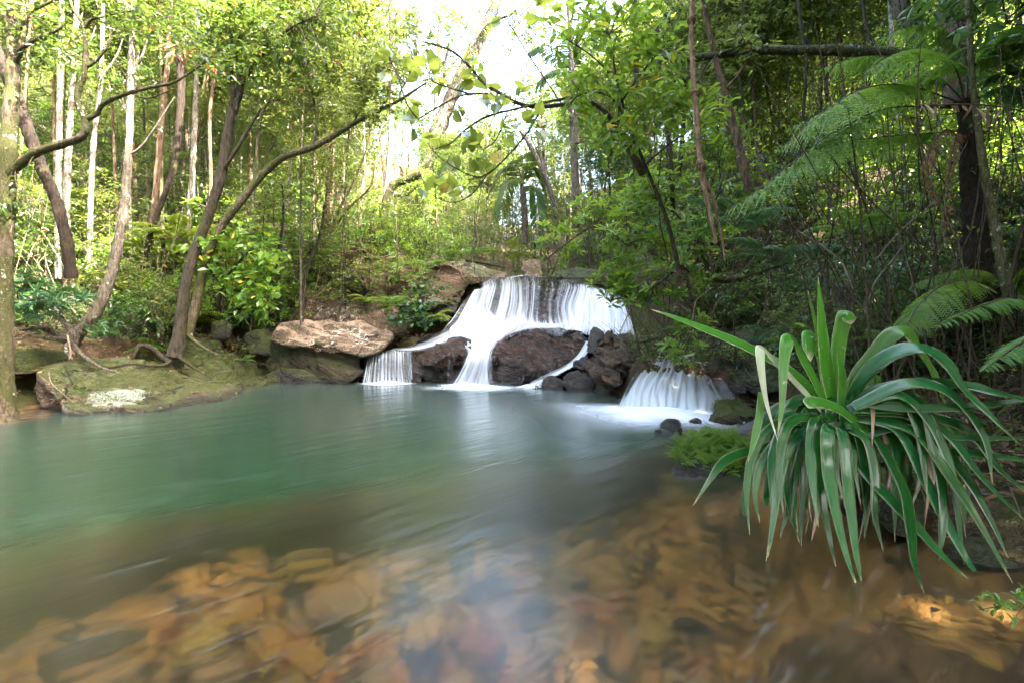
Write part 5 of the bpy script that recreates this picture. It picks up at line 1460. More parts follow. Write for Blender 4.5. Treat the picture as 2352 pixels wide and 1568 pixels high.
hero('tree', 'many-stemmed reddish tree fanning up left of the overhanging boulder', 'bark_red',
     [(742, 575, 12.5, 18), (750, 500, 12.5, 15), (755, 420, 12.5, 14), (762, 330, 12.5, 12), (768, 200, 12.5, 8), (770, 80, 12.5, 5)],
     [[(745, 560, 12.5, 10), (780, 480, 12.4, 8), (820, 400, 12.4, 6), (845, 330, 12.4, 4), (860, 250, 12.4, 3)], [(746, 555, 12.4, 9), (775, 440, 12.4, 7), (790, 360, 12.4, 5), (815, 280, 12.4, 3)], [(748, 550, 12.4, 9), (800, 480, 12.3, 7), (850, 430, 12.3, 5), (860, 380, 12.3, 3)], [(742, 560, 12.4, 8), (725, 470, 12.4, 6), (745, 380, 12.4, 4)]],
     (), [(800, 240, 80, 80, 12.5, .6, 34), (850, 330, 40, 50, 12.4, .4, 8)], 'leaf_lime', .1, .045, per=9)
for (lab, pts) in [('thin dark sapling trunk standing on the root mat above the flat-topped block', [(694, 740, 10.8, 9), (696, 690, 10.8, 9), (700, 640, 10.8, 9), (712, 600, 10.8, 9), (735, 540, 10.8, 8), (745, 470, 10.8, 6)]),
                   ('thin dark trunk left of the root mat sapling', [(628, 720, 11.2, 10), (634, 640, 11.2, 9), (640, 580, 11.2, 8), (650, 500, 11.2, 6), (648, 420, 11.2, 5)])]:
    hero('sapling', lab, 'bark_dark', pts, (), (), [(pts[-1][0], pts[-1][1] + 30, 55, 55, pts[0][2], .5, 26)], 'leaf_mid', .1, .045, cat='sapling')
# crooked stump and the big leaning tree beyond
hero('tree', 'crooked orange-mossed stump bent like an elbow behind the falls', 'bark_moss', [(868, 575, 14.2, 30), (880, 500, 14.2, 24), (890, 455, 14.2, 22), (905, 425, 14.2, 24), (940, 410, 14.2, 26), (968, 402, 14.2, 24)], [[(928, 410, 14.2, 14), (925, 390, 14.2, 11), (918, 382, 14.2, 8)], [(905, 450, 14.2, 10), (935, 447, 14.2, 9), (960, 425, 14.2, 7)]])
hero('tree', 'huge grey tree leaning right into the bright sky gap', 'bark_grey', [(945, 520, 19, 62), (962, 440, 19, 54), (990, 350, 19, 48), (1018, 270, 19, 42), (1060, 175, 19, 38), (1100, 95, 19, 36), (1135, 15, 19, 32), (1175, -90, 19, 26)],
     [[(1100, 95, 19, 14), (1120, 60, 18.5, 10), (1180, 30, 18, 6)], [(1040, 215, 19, 12), (1020, 170, 18.8, 9), (1030, 110, 18.6, 6)]], (), [(1180, -40, 150, 70, 18.5, 1.5, 80), (1050, 60, 90, 60, 18.6, 1, 50), (1025, 150, 60, 60, 18.6, .8, 36), (985, 300, 50, 70, 18.6, .6, 30), (1220, 60, 80, 50, 18, 1, 40), (1150, 330, 110, 60, 18, 1, 60), (1110, 170, 120, 90, 18, 1, 34), (1200, 230, 70, 60, 17.5, .8, 26)], 'leaf_mid', .16, .075, per=12, spread=.35)
hero('tree', 'mottled slim trunk leaning left at the right of the sky gap', 'bark_grey', [(1278, 500, 15, 14), (1268, 450, 15, 15), (1245, 390, 15, 14), (1215, 330, 15, 13), (1195, 300, 15, 10)], [[(1260, 430, 15, 9), (1240, 350, 15, 8), (1235, 310, 15, 6)]])
hero('tree', 'tall straight grey trunk passing behind the dark palm fan', 'bark_grey', [(1322, 480, 16, 22), (1318, 330, 16, 20), (1312, 230, 16, 18), (1312, 120, 16, 17), (1306, -40, 16, 14)], [[(1312, 120, 16, 7), (1350, 60, 16, 5), (1370, 10, 16, 3)]], (), [(1330, -40, 110, 70, 16, 1, 50), (1380, 60, 80, 60, 15.5, .8, 40), (1260, 200, 60, 70, 16, .8, 34), (1340, 300, 60, 60, 16, .8, 30)], 'leaf_mid', .14, .06)

# bough with big heart-shaped leaves hung across the sky gap
hb = hero('tree', 'arching bough with big heart-shaped leaves hung across the sky gap', 'bark_moss',
     [(1478, 398, 7.4, 30), (1462, 370, 7.3, 25), (1440, 330, 7.2, 20), (1412, 285, 7.1, 17), (1388, 255, 7.0, 15), (1350, 234, 6.9, 13), (1300, 240, 6.8, 12), (1240, 246, 6.7, 11), (1190, 238, 6.6, 10), (1150, 216, 6.5, 9), (1110, 190, 6.5, 8), (1075, 150, 6.5, 7), (1035, 116, 6.5, 6), (970, 96, 6.5, 4)],
     [[(1370, 240, 6.95, 9), (1330, 225, 6.8, 8), (1280, 230, 6.7, 7), (1200, 247, 6.6, 7), (1120, 268, 6.5, 6), (1070, 298, 6.45, 5), (1035, 330, 6.4, 4), (1000, 342, 6.4, 3)], [(1120, 215, 6.5, 6), (1060, 220, 6.45, 5), (1000, 250, 6.4, 5), (960, 275, 6.4, 3)], [(960, 275, 6.4, 4), (935, 240, 6.4, 4), (915, 180, 6.4, 4), (900, 145, 6.4, 3)], [(1075, 215, 6.5, 5), (1010, 195, 6.4, 4), (985, 180, 6.4, 3)],
      [(1245, 246, 6.7, 6), (1215, 300, 6.6, 5), (1165, 360, 6.55, 5), (1120, 400, 6.5, 5), (1085, 405, 6.5, 4), (1020, 370, 6.4, 3), (985, 335, 6.4, 3)], [(1120, 400, 6.5, 4), (1085, 445, 6.5, 4), (1045, 465, 6.5, 3), (1000, 455, 6.5, 2)], [(1165, 258, 6.6, 4), (1140, 320, 6.5, 4), (1110, 345, 6.5, 3)],
      [(1290, 240, 6.8, 4), (1210, 120, 6.6, 4), (1160, 40, 6.5, 3), (1140, 20, 6.5, 2)]])
g = Geo()
HL = [(885, 125), (900, 135), (918, 140), (893, 165), (910, 165), (940, 145), (945, 165), (960, 180), (985, 150), (1000, 165), (1005, 185), (1015, 205), (940, 250), (945, 275), (950, 300), (970, 240), (1000, 140), (1075, 140), (1090, 150), (1100, 175), (1070, 180), (1060, 200), (1130, 210), (1110, 225), (1150, 215), (1165, 230), (1140, 235), (1055, 250), (1045, 270),
      (985, 325), (1000, 318), (1030, 335), (1045, 360), (1020, 370), (1070, 310), (1090, 300), (1080, 320), (1095, 335), (1110, 350), (1120, 360), (1140, 350), (1100, 375), (1125, 385), (1085, 390), (1090, 330), (1060, 335), (995, 430), (975, 432), (1010, 445), (1045, 430), (1060, 445), (1035, 425), (1230, 265), (1210, 275), (1225, 290), (1250, 285), (1240, 300), (1180, 280), (1160, 290), (1170, 310), (1260, 45), (1150, 45), (1135, 20), (1205, 45), (1275, 25), (1230, 10), (1300, 15), (1180, 200), (1195, 215)]
An = np.array([v for ch in hb.children for v in [list(ch.location + hb.location + q.co) for q in list(ch.data.vertices)[::5]]])
for (x, y) in HL:
    for _ in range(2):
        c = np.array(at(x + rnd.uniform(-9, 9), y + rnd.uniform(-8, 8), 6.45 + rnd.uniform(-.15, .15)))
        b = An[np.argmin(((An - c) ** 2).sum(1))]
        tube(g, [b, (b + c) / 2 + [0, 0, .03], c], [.004, .003, .002], 4, 1, 5)
        d = c - b; d = d / (np.linalg.norm(d) + 1e-6) + rng.normal(0, .5, 3) - [0, .25, .25 + .5 * rng.random()]
        leaves(g, c, d, np.array([0, .25, 1]) + rng.normal(0, .4, 3), rnd.uniform(.15, .22), rnd.uniform(.13, .18), HEART, rng.random(1), 0, HEART_T)
g.build('crown', [M['heart_leaf'], M['twig']], hb)

for (lab, tr, rg) in [('spindly pale tree on the left side of the sky gap', [(985, 520, 22, 13), (990, 380, 22, 12), (1002, 220, 22, 11), (1010, 60, 22, 9), (1015, -90, 22, 5)], [(1005, 40, 60, 60, 22, 1, 44), (1000, 170, 50, 60, 22, 1, 40), (1010, -60, 80, 40, 22, 1, 30), (990, 300, 50, 60, 22, 1, 36)]),
                      ('spindly tree on the right side of the sky gap behind the palm fan', [(1255, 520, 23, 12), (1252, 380, 23, 11), (1245, 230, 23, 10), (1250, 60, 23, 8), (1258, -90, 23, 5)], [(1255, 10, 60, 70, 23, 1, 44), (1240, 240, 40, 60, 23, 1, 36), (1225, 330, 60, 50, 23, 1, 44), (1180, -40, 70, 40, 23, 1, 30)]),
                      ('low feathery tree in the middle under the sky gap', [(1120, 560, 24, 12), (1122, 430, 24, 10), (1118, 300, 24, 6), (1120, 220, 24, 3)], [(1120, 300, 70, 60, 24, 1, 50), (1130, 400, 80, 50, 24, 1, 56), (1100, 230, 40, 40, 24, 1, 16)])]:
    hero('tree', lab, 'bark_grey', tr, [[(*tr[2][:3], 6), (tr[2][0] + 30, tr[2][1] - 60, tr[2][2], 4), (tr[2][0] + 45, tr[2][1] - 120, tr[2][2], 2)], [(*tr[1][:3], 6), (tr[1][0] - 30, tr[1][1] - 60, tr[1][2], 4), (tr[1][0] - 45, tr[1][1] - 120, tr[1][2], 2)]], (), rg, 'leaf_mid', .17, .075, per=12, spread=.35)
# palms
def palm(label, base, top, w, fr, L, mat='leaf_dark'):
    t = thing('palm', label, 'palm', at(*base))
    g = Geo(); limb(g, [base, ((base[0] + top[0]) / 2 + 2, (base[1] + top[1]) / 2, base[2]), top], [w, w * .9, w * .8], 8); g.build('trunk', M['bark_grey'], t)
    for (pts, pl) in fr:
        g = Geo()
        P = crom([at(*q) for q in pts], 26)
        tube(g, P, [.02, .012, .004], 4, 1, 20)
        T, _, _ = frames(P)
        for sd in (1, -1):
            S = unit(np.cross(T, [0, 0, 1])) * sd
            s = np.linspace(.12, .98, 30); i = (s * 25).astype(int)
            leaves(g, P[i], T[i] * .75 + S[i] - np.array([0, 0, .45]) + rng.normal(0, .06, (30, 3)), np.array([0, 0, 1]) + S[i] * .3, pl * np.sin(s * 2.6 + .35) ** .5, .02, LANCE, rng.random(30) * .9)
        g.build('frond', [M[mat], M['stalk_brown']], t)
palm('dark palm fan silhouetted against the bright sky gap', (1325, 330, 13), (1316, 165, 13), 14, [([(1316, 168, 13), (1290, 130, 13), (1250, 105, 12.8), (1215, 118, 12.6)], .5), ([(1316, 168, 13), (1330, 120, 13), (1350, 95, 13), (1385, 100, 12.9)], .4), ([(1316, 168, 13), (1280, 160, 12.6), (1250, 175, 12.3), (1235, 205, 12.2)], .45), ([(1316, 168, 13), (1345, 165, 13), (1372, 185, 12.8), (1382, 215, 12.8)], .4), ([(1316, 168, 13), (1310, 110, 13.4), (1290, 75, 13.6)], .4)], 1)
palm('low palm drooping its fronds above the head of the falls', (1205, 560, 15), (1200, 430, 15), 20, [([(1200, 430, 15), (1190, 385, 14.8), (1160, 385, 14.5), (1122, 450, 14.2)], .7), ([(1200, 430, 15), (1215, 380, 15), (1240, 400, 15), (1255, 450, 15)], .6), ([(1200, 430, 15), (1180, 410, 14.4), (1160, 440, 14), (1150, 500, 13.8)], .6), ([(1200, 430, 15), (1225, 430, 14.6), (1235, 470, 14.4), (1235, 520, 14.2)], .6), ([(1200, 430, 15), (1200, 370, 15.2), (1215, 350, 15.5), (1240, 350, 15.6)], .6)], 1, 'leaf_mid')

# right side
hero('liana', 'ringed tan liana hanging straight down through the right thicket', 'liana', [(1645, 560, 5.2, 10), (1628, 480, 5.2, 12), (1612, 400, 5.2, 15), (1602, 300, 5.2, 16), (1595, 200, 5.2, 15), (1588, 100, 5.2, 14), (1590, 0, 5.2, 15), (1592, -80, 5.2, 14)],
     [[(1612, 390, 5.2, 26), (1610, 378, 5.2, 30), (1606, 366, 5.2, 16)], [(1599, 222, 5.2, 18), (1598, 214, 5.2, 24), (1597, 208, 5.2, 16)], [(1590, 58, 5.2, 16), (1588, 48, 5.2, 26), (1588, 38, 5.2, 16)], [(1612, 400, 5.2, 10), (1640, 460, 5.25, 9), (1660, 560, 5.3, 7), (1665, 600, 5.3, 5)]], (), (), cat='liana')
hero('tree', 'brown speckled trunk leaning left behind the tan liana', 'bark_red', [(1722, 440, 7, 20), (1708, 390, 7, 24), (1690, 310, 7, 23), (1668, 230, 7, 20), (1645, 140, 7, 16), (1622, 40, 7, 13), (1605, -60, 7, 10)], [[(1660, 210, 7, 10), (1690, 180, 6.9, 8), (1730, 120, 6.8, 5)]], (), [(1610, -30, 90, 60, 7, .5, 26), (1720, 90, 70, 40, 6.9, .4, 12)], 'leaf_lime', .13, .055)
hero('log', 'dead mossy bough lying level across the upper right thicket', 'bark_moss', [(1500, 128, 7.2, 14), (1570, 135, 7.1, 20), (1640, 128, 7, 22), (1720, 118, 6.9, 24), (1850, 116, 6.8, 26), (1960, 118, 6.7, 30), (2060, 125, 6.6, 34)], [[(1700, 118, 6.9, 8), (1705, 60, 6.9, 6), (1706, -20, 6.9, 5)], [(1640, 128, 7, 9), (1690, 110, 6.8, 6), (1760, 80, 6.7, 4)], [(1620, 150, 7, 7), (1600, 190, 6.9, 5), (1650, 120, 6.9, 3)]], (), [(1560, 140, 50, 20, 7.1, .2, 8)], 'moss', .06, .02, cat='branch')
hero('tree', 'stout mottled trunk at the top right standing behind the fern fronds', 'bark_grey', [(2120, 140, 7.6, 40), (2105, 95, 7.6, 40), (2085, 50, 7.6, 40), (2062, 0, 7.6, 38), (2040, -60, 7.6, 34)])
hero('tree', 'thick red-brown trunk at the top right beside the cane', 'bark_red', [(2200, 240, 6.2, 62), (2195, 100, 6.2, 66), (2192, 20, 6.2, 70), (2190, -80, 6.2, 70)])
hero('cane', 'jointed green cane standing beside the tree fern trunk', 'cane', [(2322, 700, 3.9, 26), (2300, 600, 3.9, 24), (2282, 500, 3.9, 22), (2262, 400, 3.9, 20), (2248, 300, 3.9, 17), (2235, 200, 3.9, 15), (2228, 100, 3.9, 15), (2224, 0, 3.9, 14), (2222, -80, 3.9, 13)],
     [[(x - 1, y + 3, 3.9, w), (x, y, 3.9, w + 4), (x + 1, y - 3, 3.9, w)] for (x, y, w) in [(2303, 545, 22), (2269, 432, 21), (2254, 306, 18), (2232, 150, 15), (2225, 42, 15)]], cat='cane')
for (lab, pts) in [('thin brown pole above the level dead bough', [(1848, 110, 7, 9), (1838, 40, 7, 9), (1830, -40, 7, 8)]), ('thin pole to the left of the stout mottled trunk', [(2000, 100, 7.4, 9), (1985, 30, 7.4, 8), (1980, -40, 7.4, 7)]), ('dark upright stem under the top edge right of the sky gap', [(1460, 200, 9, 14), (1462, 110, 9, 15), (1458, 30, 9, 15), (1455, -50, 9, 13)]), ('dark speckled stem behind the yellowing leaf sprays', [(1545, 480, 8, 14), (1540, 360, 8, 14), (1525, 250, 8, 13), (1515, 160, 8, 11), (1510, 60, 8, 9)])]:
    hero('tree', lab, 'bark_dark', pts)

# leafy sprays on the right of the sky gap
hero('tree', 'slender tree with large yellow-green leaves turning orange right of the sky gap', 'bark_dark', [(1560, 620, 6.6, 14), (1530, 500, 6.5, 12), (1490, 400, 6.4, 10), (1450, 300, 6.3, 8), (1420, 200, 6.2, 6), (1400, 80, 6.2, 4)],
     [[(1450, 300, 6.3, 6), (1400, 222, 6.2, 5), (1330, 220, 6.1, 4), (1290, 270, 6.0, 3)], [(1470, 345, 6.3, 6), (1420, 300, 6.2, 4), (1360, 330, 6.1, 3)], [(1430, 230, 6.2, 6), (1480, 160, 6.1, 4), (1540, 90, 6.1, 3)], [(1480, 380, 6.3, 6), (1540, 330, 6.1, 5), (1600, 290, 6.0, 3)], [(1420, 190, 6.2, 5), (1360, 130, 6.1, 4), (1300, 90, 6.0, 3)]], (),
     [(1350, 90, 110, 70, 6.1, .4, 22), (1500, 110, 100, 60, 6.1, .4, 26), (1340, 200, 90, 50, 6.1, .3, 18), (1500, 200, 110, 60, 6.1, .4, 28), (1420, 300, 110, 55, 6.1, .3, 26), (1580, 260, 90, 70, 6.0, .4, 20), (1420, 30, 120, 40, 6.2, .4, 20)], 'leaf_fresh', .19, .07, OBOV, per=7, spread=.14, hang=.1)
hero('shrub', 'bright green rosette-leaved shrub overhanging the right side of the falls', 'bark_moss', [(1700, 640, 7.6, 22), (1640, 640, 7.5, 18), (1560, 610, 7.6, 15), (1500, 580, 7.8, 12), (1440, 560, 8.0, 9), (1390, 540, 8.2, 6)],
     [[(1640, 640, 7.5, 12), (1600, 560, 7.6, 9), (1560, 500, 7.8, 7), (1500, 450, 8, 5)], [(1560, 610, 7.6, 10), (1500, 660, 7.5, 7), (1440, 680, 7.5, 5), (1400, 690, 7.5, 3)], [(1500, 660, 7.5, 6), (1490, 720, 7.4, 5), (1500, 760, 7.3, 4), (1460, 770, 7.3, 2)], [(1440, 560, 8, 7), (1370, 520, 8.5, 6), (1300, 560, 9, 5), (1250, 600, 9.6, 3)], [(1600, 560, 7.6, 8), (1640, 470, 7.5, 6), (1660, 410, 7.4, 4)], [(1560, 700, 7.2, 8), (1600, 740, 7.0, 6), (1570, 800, 6.9, 5), (1600, 820, 6.8, 3)]], (),
     [(1470, 560, 110, 60, 7.9, .5, 44), (1420, 650, 60, 55, 7.7, .4, 34), (1380, 500, 90, 70, 8.6, .6, 36), (1280, 560, 50, 60, 9.6, .5, 24), (1520, 460, 100, 60, 7.9, .5, 34), (1480, 680, 70, 40, 7.5, .3, 18), (1570, 640, 90, 50, 7.5, .4, 24), (1620, 540, 80, 60, 7.5, .4, 22), (1575, 745, 60, 30, 7.1, .3, 10), (1560, 800, 50, 25, 6.9, .2, 8), (1500, 400, 80, 50, 7.8, .4, 18)], 'leaf_fresh', .17, .05, OBOV, per=10, rosette=True, cat='shrub', crown_name='foliage')
hero('shrub', 'broad-leaved bush leaning over the gully on the left bank', 'bark_dark', [(500, 700, 9.4, 10), (520, 640, 9.3, 8), (560, 590, 9.2, 6), (600, 560, 9.1, 4)], [[(520, 640, 9.3, 6), (570, 640, 9.1, 5), (620, 670, 9, 3)], [(510, 660, 9.3, 6), (470, 600, 9.2, 5), (450, 560, 9.1, 3)], [(560, 590, 9.2, 5), (520, 540, 9.2, 4), (500, 510, 9.2, 3)]], (),
     [(600, 600, 55, 60, 9.1, .4, 34), (590, 680, 50, 40, 9.0, .3, 24), (520, 560, 60, 40, 9.2, .3, 22), (460, 570, 50, 50, 9.2, .3, 18), (545, 650, 60, 45, 9.2, .3, 20)], 'leaf_fresh', .15, .085, OVAL, per=9, cat='shrub', crown_name='foliage')
hero('shrub', 'leafy seedlings hanging over the ledge at the foot of the leaning trunk', 'twig', [(60, 760, 7.6, 7), (70, 720, 7.5, 6), (110, 690, 7.4, 4)], [[(70, 720, 7.5, 5), (40, 680, 7.3, 3), (60, 650, 7.2, 2)]], (), [(80, 690, 70, 45, 7.3, .3, 26), (160, 690, 60, 40, 7.6, .3, 20), (60, 640, 60, 30, 7.3, .3, 16), (230, 760, 40, 25, 7.6, .2, 10)], 'leaf_blue', .15, .05, LANCE, per=9, cat='shrub', crown_name='foliage', rosette=True)
hero('shrub', 'round-leaved dark green creeper in front of the overhanging boulder', 'twig', [(975, 755, 11.0, 6), (972, 720, 11.0, 5), (965, 690, 11, 4), (960, 650, 11, 3)], (), (), [(960, 720, 45, 35, 10.9, .25, 30), (980, 690, 40, 40, 11, .25, 18), (965, 650, 30, 30, 11.1, .2, 10), (925, 735, 22, 16, 10.8, .15, 10)], 'leaf_blue', .1, .09, HEART, per=7, cat='creeper', crown_name='foliage', tris=HEART_T)
# shrubs on top of the boulders and behind the lip
for (lab, x, y, rx, ry, Y, n, leaf, L, W) in [('pale feathery shrub behind the overhanging boulder', 990, 530, 80, 55, 15, 70, 'leaf_mid', .1, .035), ('small-leaved shrub above the cave left of the falls', 850, 520, 70, 50, 13.6, 50, 'leaf_mid', .11, .045), ('dark leafy shrub hanging by the cave mouth', 710, 560, 60, 60, 12.4, 50, 'leaf_mid', .11, .04), ('light green shrub on the valley floor right of the low palm', 1300, 500, 60, 60, 15, 50, 'leaf_lime', .11, .05),
                                              ('pale round bush left of the low palm', 1090, 520, 70, 60, 17, 60, 'leaf_mid', .1, .04), ('grey-green bush at the foot of the huge leaning tree', 935, 350, 50, 40, 16.5, 40, 'leaf_blue', .1, .045), ('bright bush behind the rounded grey boulder', 1225, 560, 50, 40, 16, 40, 'leaf_lime', .1, .04)]:
    hero('shrub', lab, 'twig', [(x, y + ry * 1.35, Y, 9), (x + 4, y + ry * .4, Y, 6), (x, y - ry * .5, Y, 3)], (), (), [(x, y, rx, ry, Y, .7, n)], leaf, L, W, per=13, cat='shrub', crown_name='foliage')


for (lab, x, y, Y, rx, ry, n, lf) in [('dark fine-leaved bush draping the ledge above the cracked pale block', 745, 625, 12.3, 60, 34, 46, 'leaf_mid'), ('low bush with dry stems on the bank between gully and pale block', 655, 690, 11.6, 44, 44, 40, 'leaf_mid'), ('dark bush shading the back of the gully on the left bank', 575, 715, 11.3, 60, 36, 46, 'leaf_dark'), ('leafy bush behind the reddish hanging nose of rock', 830, 545, 13.6, 70, 32, 46, 'leaf_mid'), ('dark undershrub behind the leaning trunk foot', 300, 720, 9.6, 80, 46, 56, 'leaf_dark'), ('dark undershrub behind the ledge at the left edge', 90, 690, 8.8, 80, 50, 50, 'leaf_dark'), ('dim bush between the leaning trunk and the dark trunk', 370, 690, 9.8, 50, 60, 46, 'leaf_mid')]:
    hero('shrub', lab, 'twig', [(x, y + ry * 1.3, Y, 8), (x + 4, y + ry * .4, Y, 6), (x, y - ry * .5, Y, 3)], [[(x, y + ry, Y, 5), (x - rx * .5, y, Y, 4), (x - rx * .8, y - ry * .3, Y, 2)], [(x, y + ry, Y, 5), (x + rx * .5, y, Y, 4), (x + rx * .8, y - ry * .3, Y, 2)]], (), [(x, y, rx, ry, Y, .5, n)], lf, .1, .04, LANCE, per=11, cat='shrub', crown_name='foliage')


# ---- fronds along surveyed curves
def frond_curve(g, pts, pl, np_=26, bi=True, stalk=.2, rad=.008, droop=.3, k=14, w0=1.0, mi=0, tmi=1):
    P = crom([at(*q) for q in pts], 40)
    tube(g, P, [rad, rad * .7, rad * .25], 5, tmi, 30)
    T, _, _ = frames(P)
    s = np.linspace(stalk, .99, np_); i = (s * 39).astype(int)
    f = (s - stalk) / (1 - stalk)
    prof = pl * np.sin(np.clip(f * .84 + .16, 0, 1) * math.pi) ** .75 + .02
    pos, T = P[i], T[i]
    S0 = unit(np.cross(T, [0, 0, 1])); Nn = np.cross(S0, T)
    for sd in (1, -1):
        D = unit(T * .5 + S0 * sd - Nn * droop * .4 - np.array([0, 0, droop]) + rng.normal(0, .06, (np_, 3)))
        if not bi:
            leaves(g, pos, D, Nn + rng.normal(0, .1, (np_, 3)), prof, prof * .1 + .012, LANCE, rng.random(np_) * .9, mi)
            for q in range(1, 9):
                b = pos + D * (prof * q / 9)[:, None]
                for s2 in (1, -1): leaves(g, b, D * .6 + unit(np.cross(Nn, D)) * s2, Nn, prof * .14 * (1.2 - q / 9), prof * .1, LANCE, rng.random(np_) * .9, mi)
            continue
        for q in range(k):
            w = (q + .5) / k
            b = pos + D * (prof * w)[:, None] - np.array([0, 0, 1]) * (prof * .3 * w * w)[:, None]
            ll = prof * .24 * (1.05 - w) ** .6 + .004
            for s2 in (1, -1):
                leaves(g, b, D * .5 + unit(np.cross(Nn, D)) * s2 - np.array([0, 0, .12]), Nn + rng.normal(0, .12, (np_, 3)), ll, ll * .36, LANCE, rng.random(np_) * .9, mi)


tf = thing('tree_fern', 'tall tree fern on the right bank with a dark fibrous trunk and arching fronds', 'tree fern', at(2250, 700, 4.3))
g = Geo(); limb(g, [(2262, 700, 4.3, 70), (2245, 600, 4.3, 62), (2238, 480, 4.3, 54), (2230, 360, 4.3, 46), (2222, 230, 4.3, 40)], [70, 60, 54, 46, 40], 12, .12); g.build('trunk', M['bark_fibre'], tf)
for pts, pl, mt in [([(2216, 235, 4.3), (2190, 150, 4.25), (2118, 114, 4.1), (2052, 125, 4.0), (1985, 165, 3.95)], .32, 'fern'),
                    ([(2216, 235, 4.3), (2150, 178, 4.4), (2060, 190, 4.5), (1930, 240, 4.5), (1800, 300, 4.4)], .36, 'fern'),
                    ([(2216, 240, 4.3), (2085, 198, 4.1), (1980, 205, 4.0), (1890, 260, 3.9), (1790, 345, 3.85)], .36, 'fern'),
                    ([(2216, 250, 4.3), (2052, 247, 4.2), (1940, 290, 4.1), (1850, 350, 4.0), (1750, 430, 3.95), (1660, 490, 3.9)], .34, 'fern'),
                    ([(2216, 300, 4.3), (2135, 307, 4.5), (2019, 316, 4.6), (1900, 340, 4.6), (1800, 420, 4.5)], .3, 'fern'),
                    ([(2220, 235, 4.3), (2260, 130, 4.2), (2310, 75, 4.0), (2400, 40, 3.9)], .34, 'fern'),
                    ([(2220, 235, 4.3), (2215, 130, 4.5), (2170, 70, 4.6), (2090, 60, 4.6), (2010, 95, 4.6)], .24, 'fern'),
                    ([(2225, 240, 4.3), (2300, 200, 4.1), (2380, 215, 3.9), (2450, 270, 3.7)], .3, 'fern_dark'),
                    ([(2222, 240, 4.3), (2240, 160, 4.7), (2300, 110, 5.0), (2380, 130, 5.2)], .3, 'fern_dark'),
                    ([(2216, 245, 4.3), (2100, 150, 4.9), (1990, 130, 5.2), (1880, 160, 5.3)], .32, 'fern'),
                    ([(2220, 330, 4.3), (2170, 300, 4.1), (2130, 370, 4.0), (2150, 470, 4.0)], .08, 'fern_dead'),
                    ([(2225, 330, 4.3), (2200, 310, 4.1), (2180, 400, 4.0), (2172, 560, 4.05)], .06, 'fern_dead')]:
    g = Geo(); frond_curve(g, pts, pl * .85, 25 if pl > .2 else 20, droop=.6, k=12); o = g.build('frond', [M[mt], M['stalk_brown']], tf)
    if mt == 'fern_dead': o['label'] = 'dead brown hanging frond'
g = Geo()
P = crom([at(*q) for q in [(2100, 245, 3.8), (2200, 240, 3.7), (2300, 246, 3.6), (2400, 270, 3.5)]], 20)
tube(g, P, [.008, .006, .004], 5, 1, 20)
for p in P[::1]:
    if rng.random() < .25: continue
    leaves(g, p + rng.normal(0, .012, 3), np.array([.25, 0, -1]) + rng.normal(0, .3, 3), np.array([0, -1, 0]) + rng.normal(0, .4, 3), rng.uniform(.06, .22), rng.uniform(.015, .03), LANCE, rng.random(1))
tag(g.build('palm_leaf', [M['strap_dead'], M['stalk_brown']], None), 'withered palm leaf with drooping tattered strips across the tree fern trunk', 'palm leaf')

lf = thing('fern', 'lacy fern spreading low on the right bank under the cane', 'fern', at(2330, 760, 3.9))
for pts, pl, bi in [([(2330, 760, 3.9), (2260, 660, 3.8), (2180, 650, 3.6), (2110, 700, 3.5), (2078, 765, 3.45)], .22, True), ([(2330, 760, 3.9), (2290, 640, 4.0), (2200, 620, 4.1), (2090, 655, 4.2)], .2, True), ([(2335, 760, 3.9), (2330, 690, 3.6), (2260, 700, 3.4), (2145, 752, 3.2)], .14, False), ([(2335, 760, 3.9), (2340, 640, 3.9), (2380, 600, 3.8)], .2, True)]:
    g = Geo(); frond_curve(g, pts, pl, 24, bi, stalk=.3); g.build('frond', [M['fern'], M['stalk_brown']], lf)
lf = thing('fern', 'bright pinnate fern leaning in from the right edge beside the strap leaves', 'fern', at(2460, 860, 3.2))
for pts in [[(2460, 860, 3.2), (2400, 770, 3.0), (2340, 790, 2.85), (2256, 852, 2.75)], [(2460, 860, 3.2), (2430, 760, 3.1), (2400, 700, 3.0)]]:
    g = Geo(); frond_curve(g, pts, .13, 26, False, stalk=.25); g.build('frond', [M['fern'], M['stalk_brown']], lf)
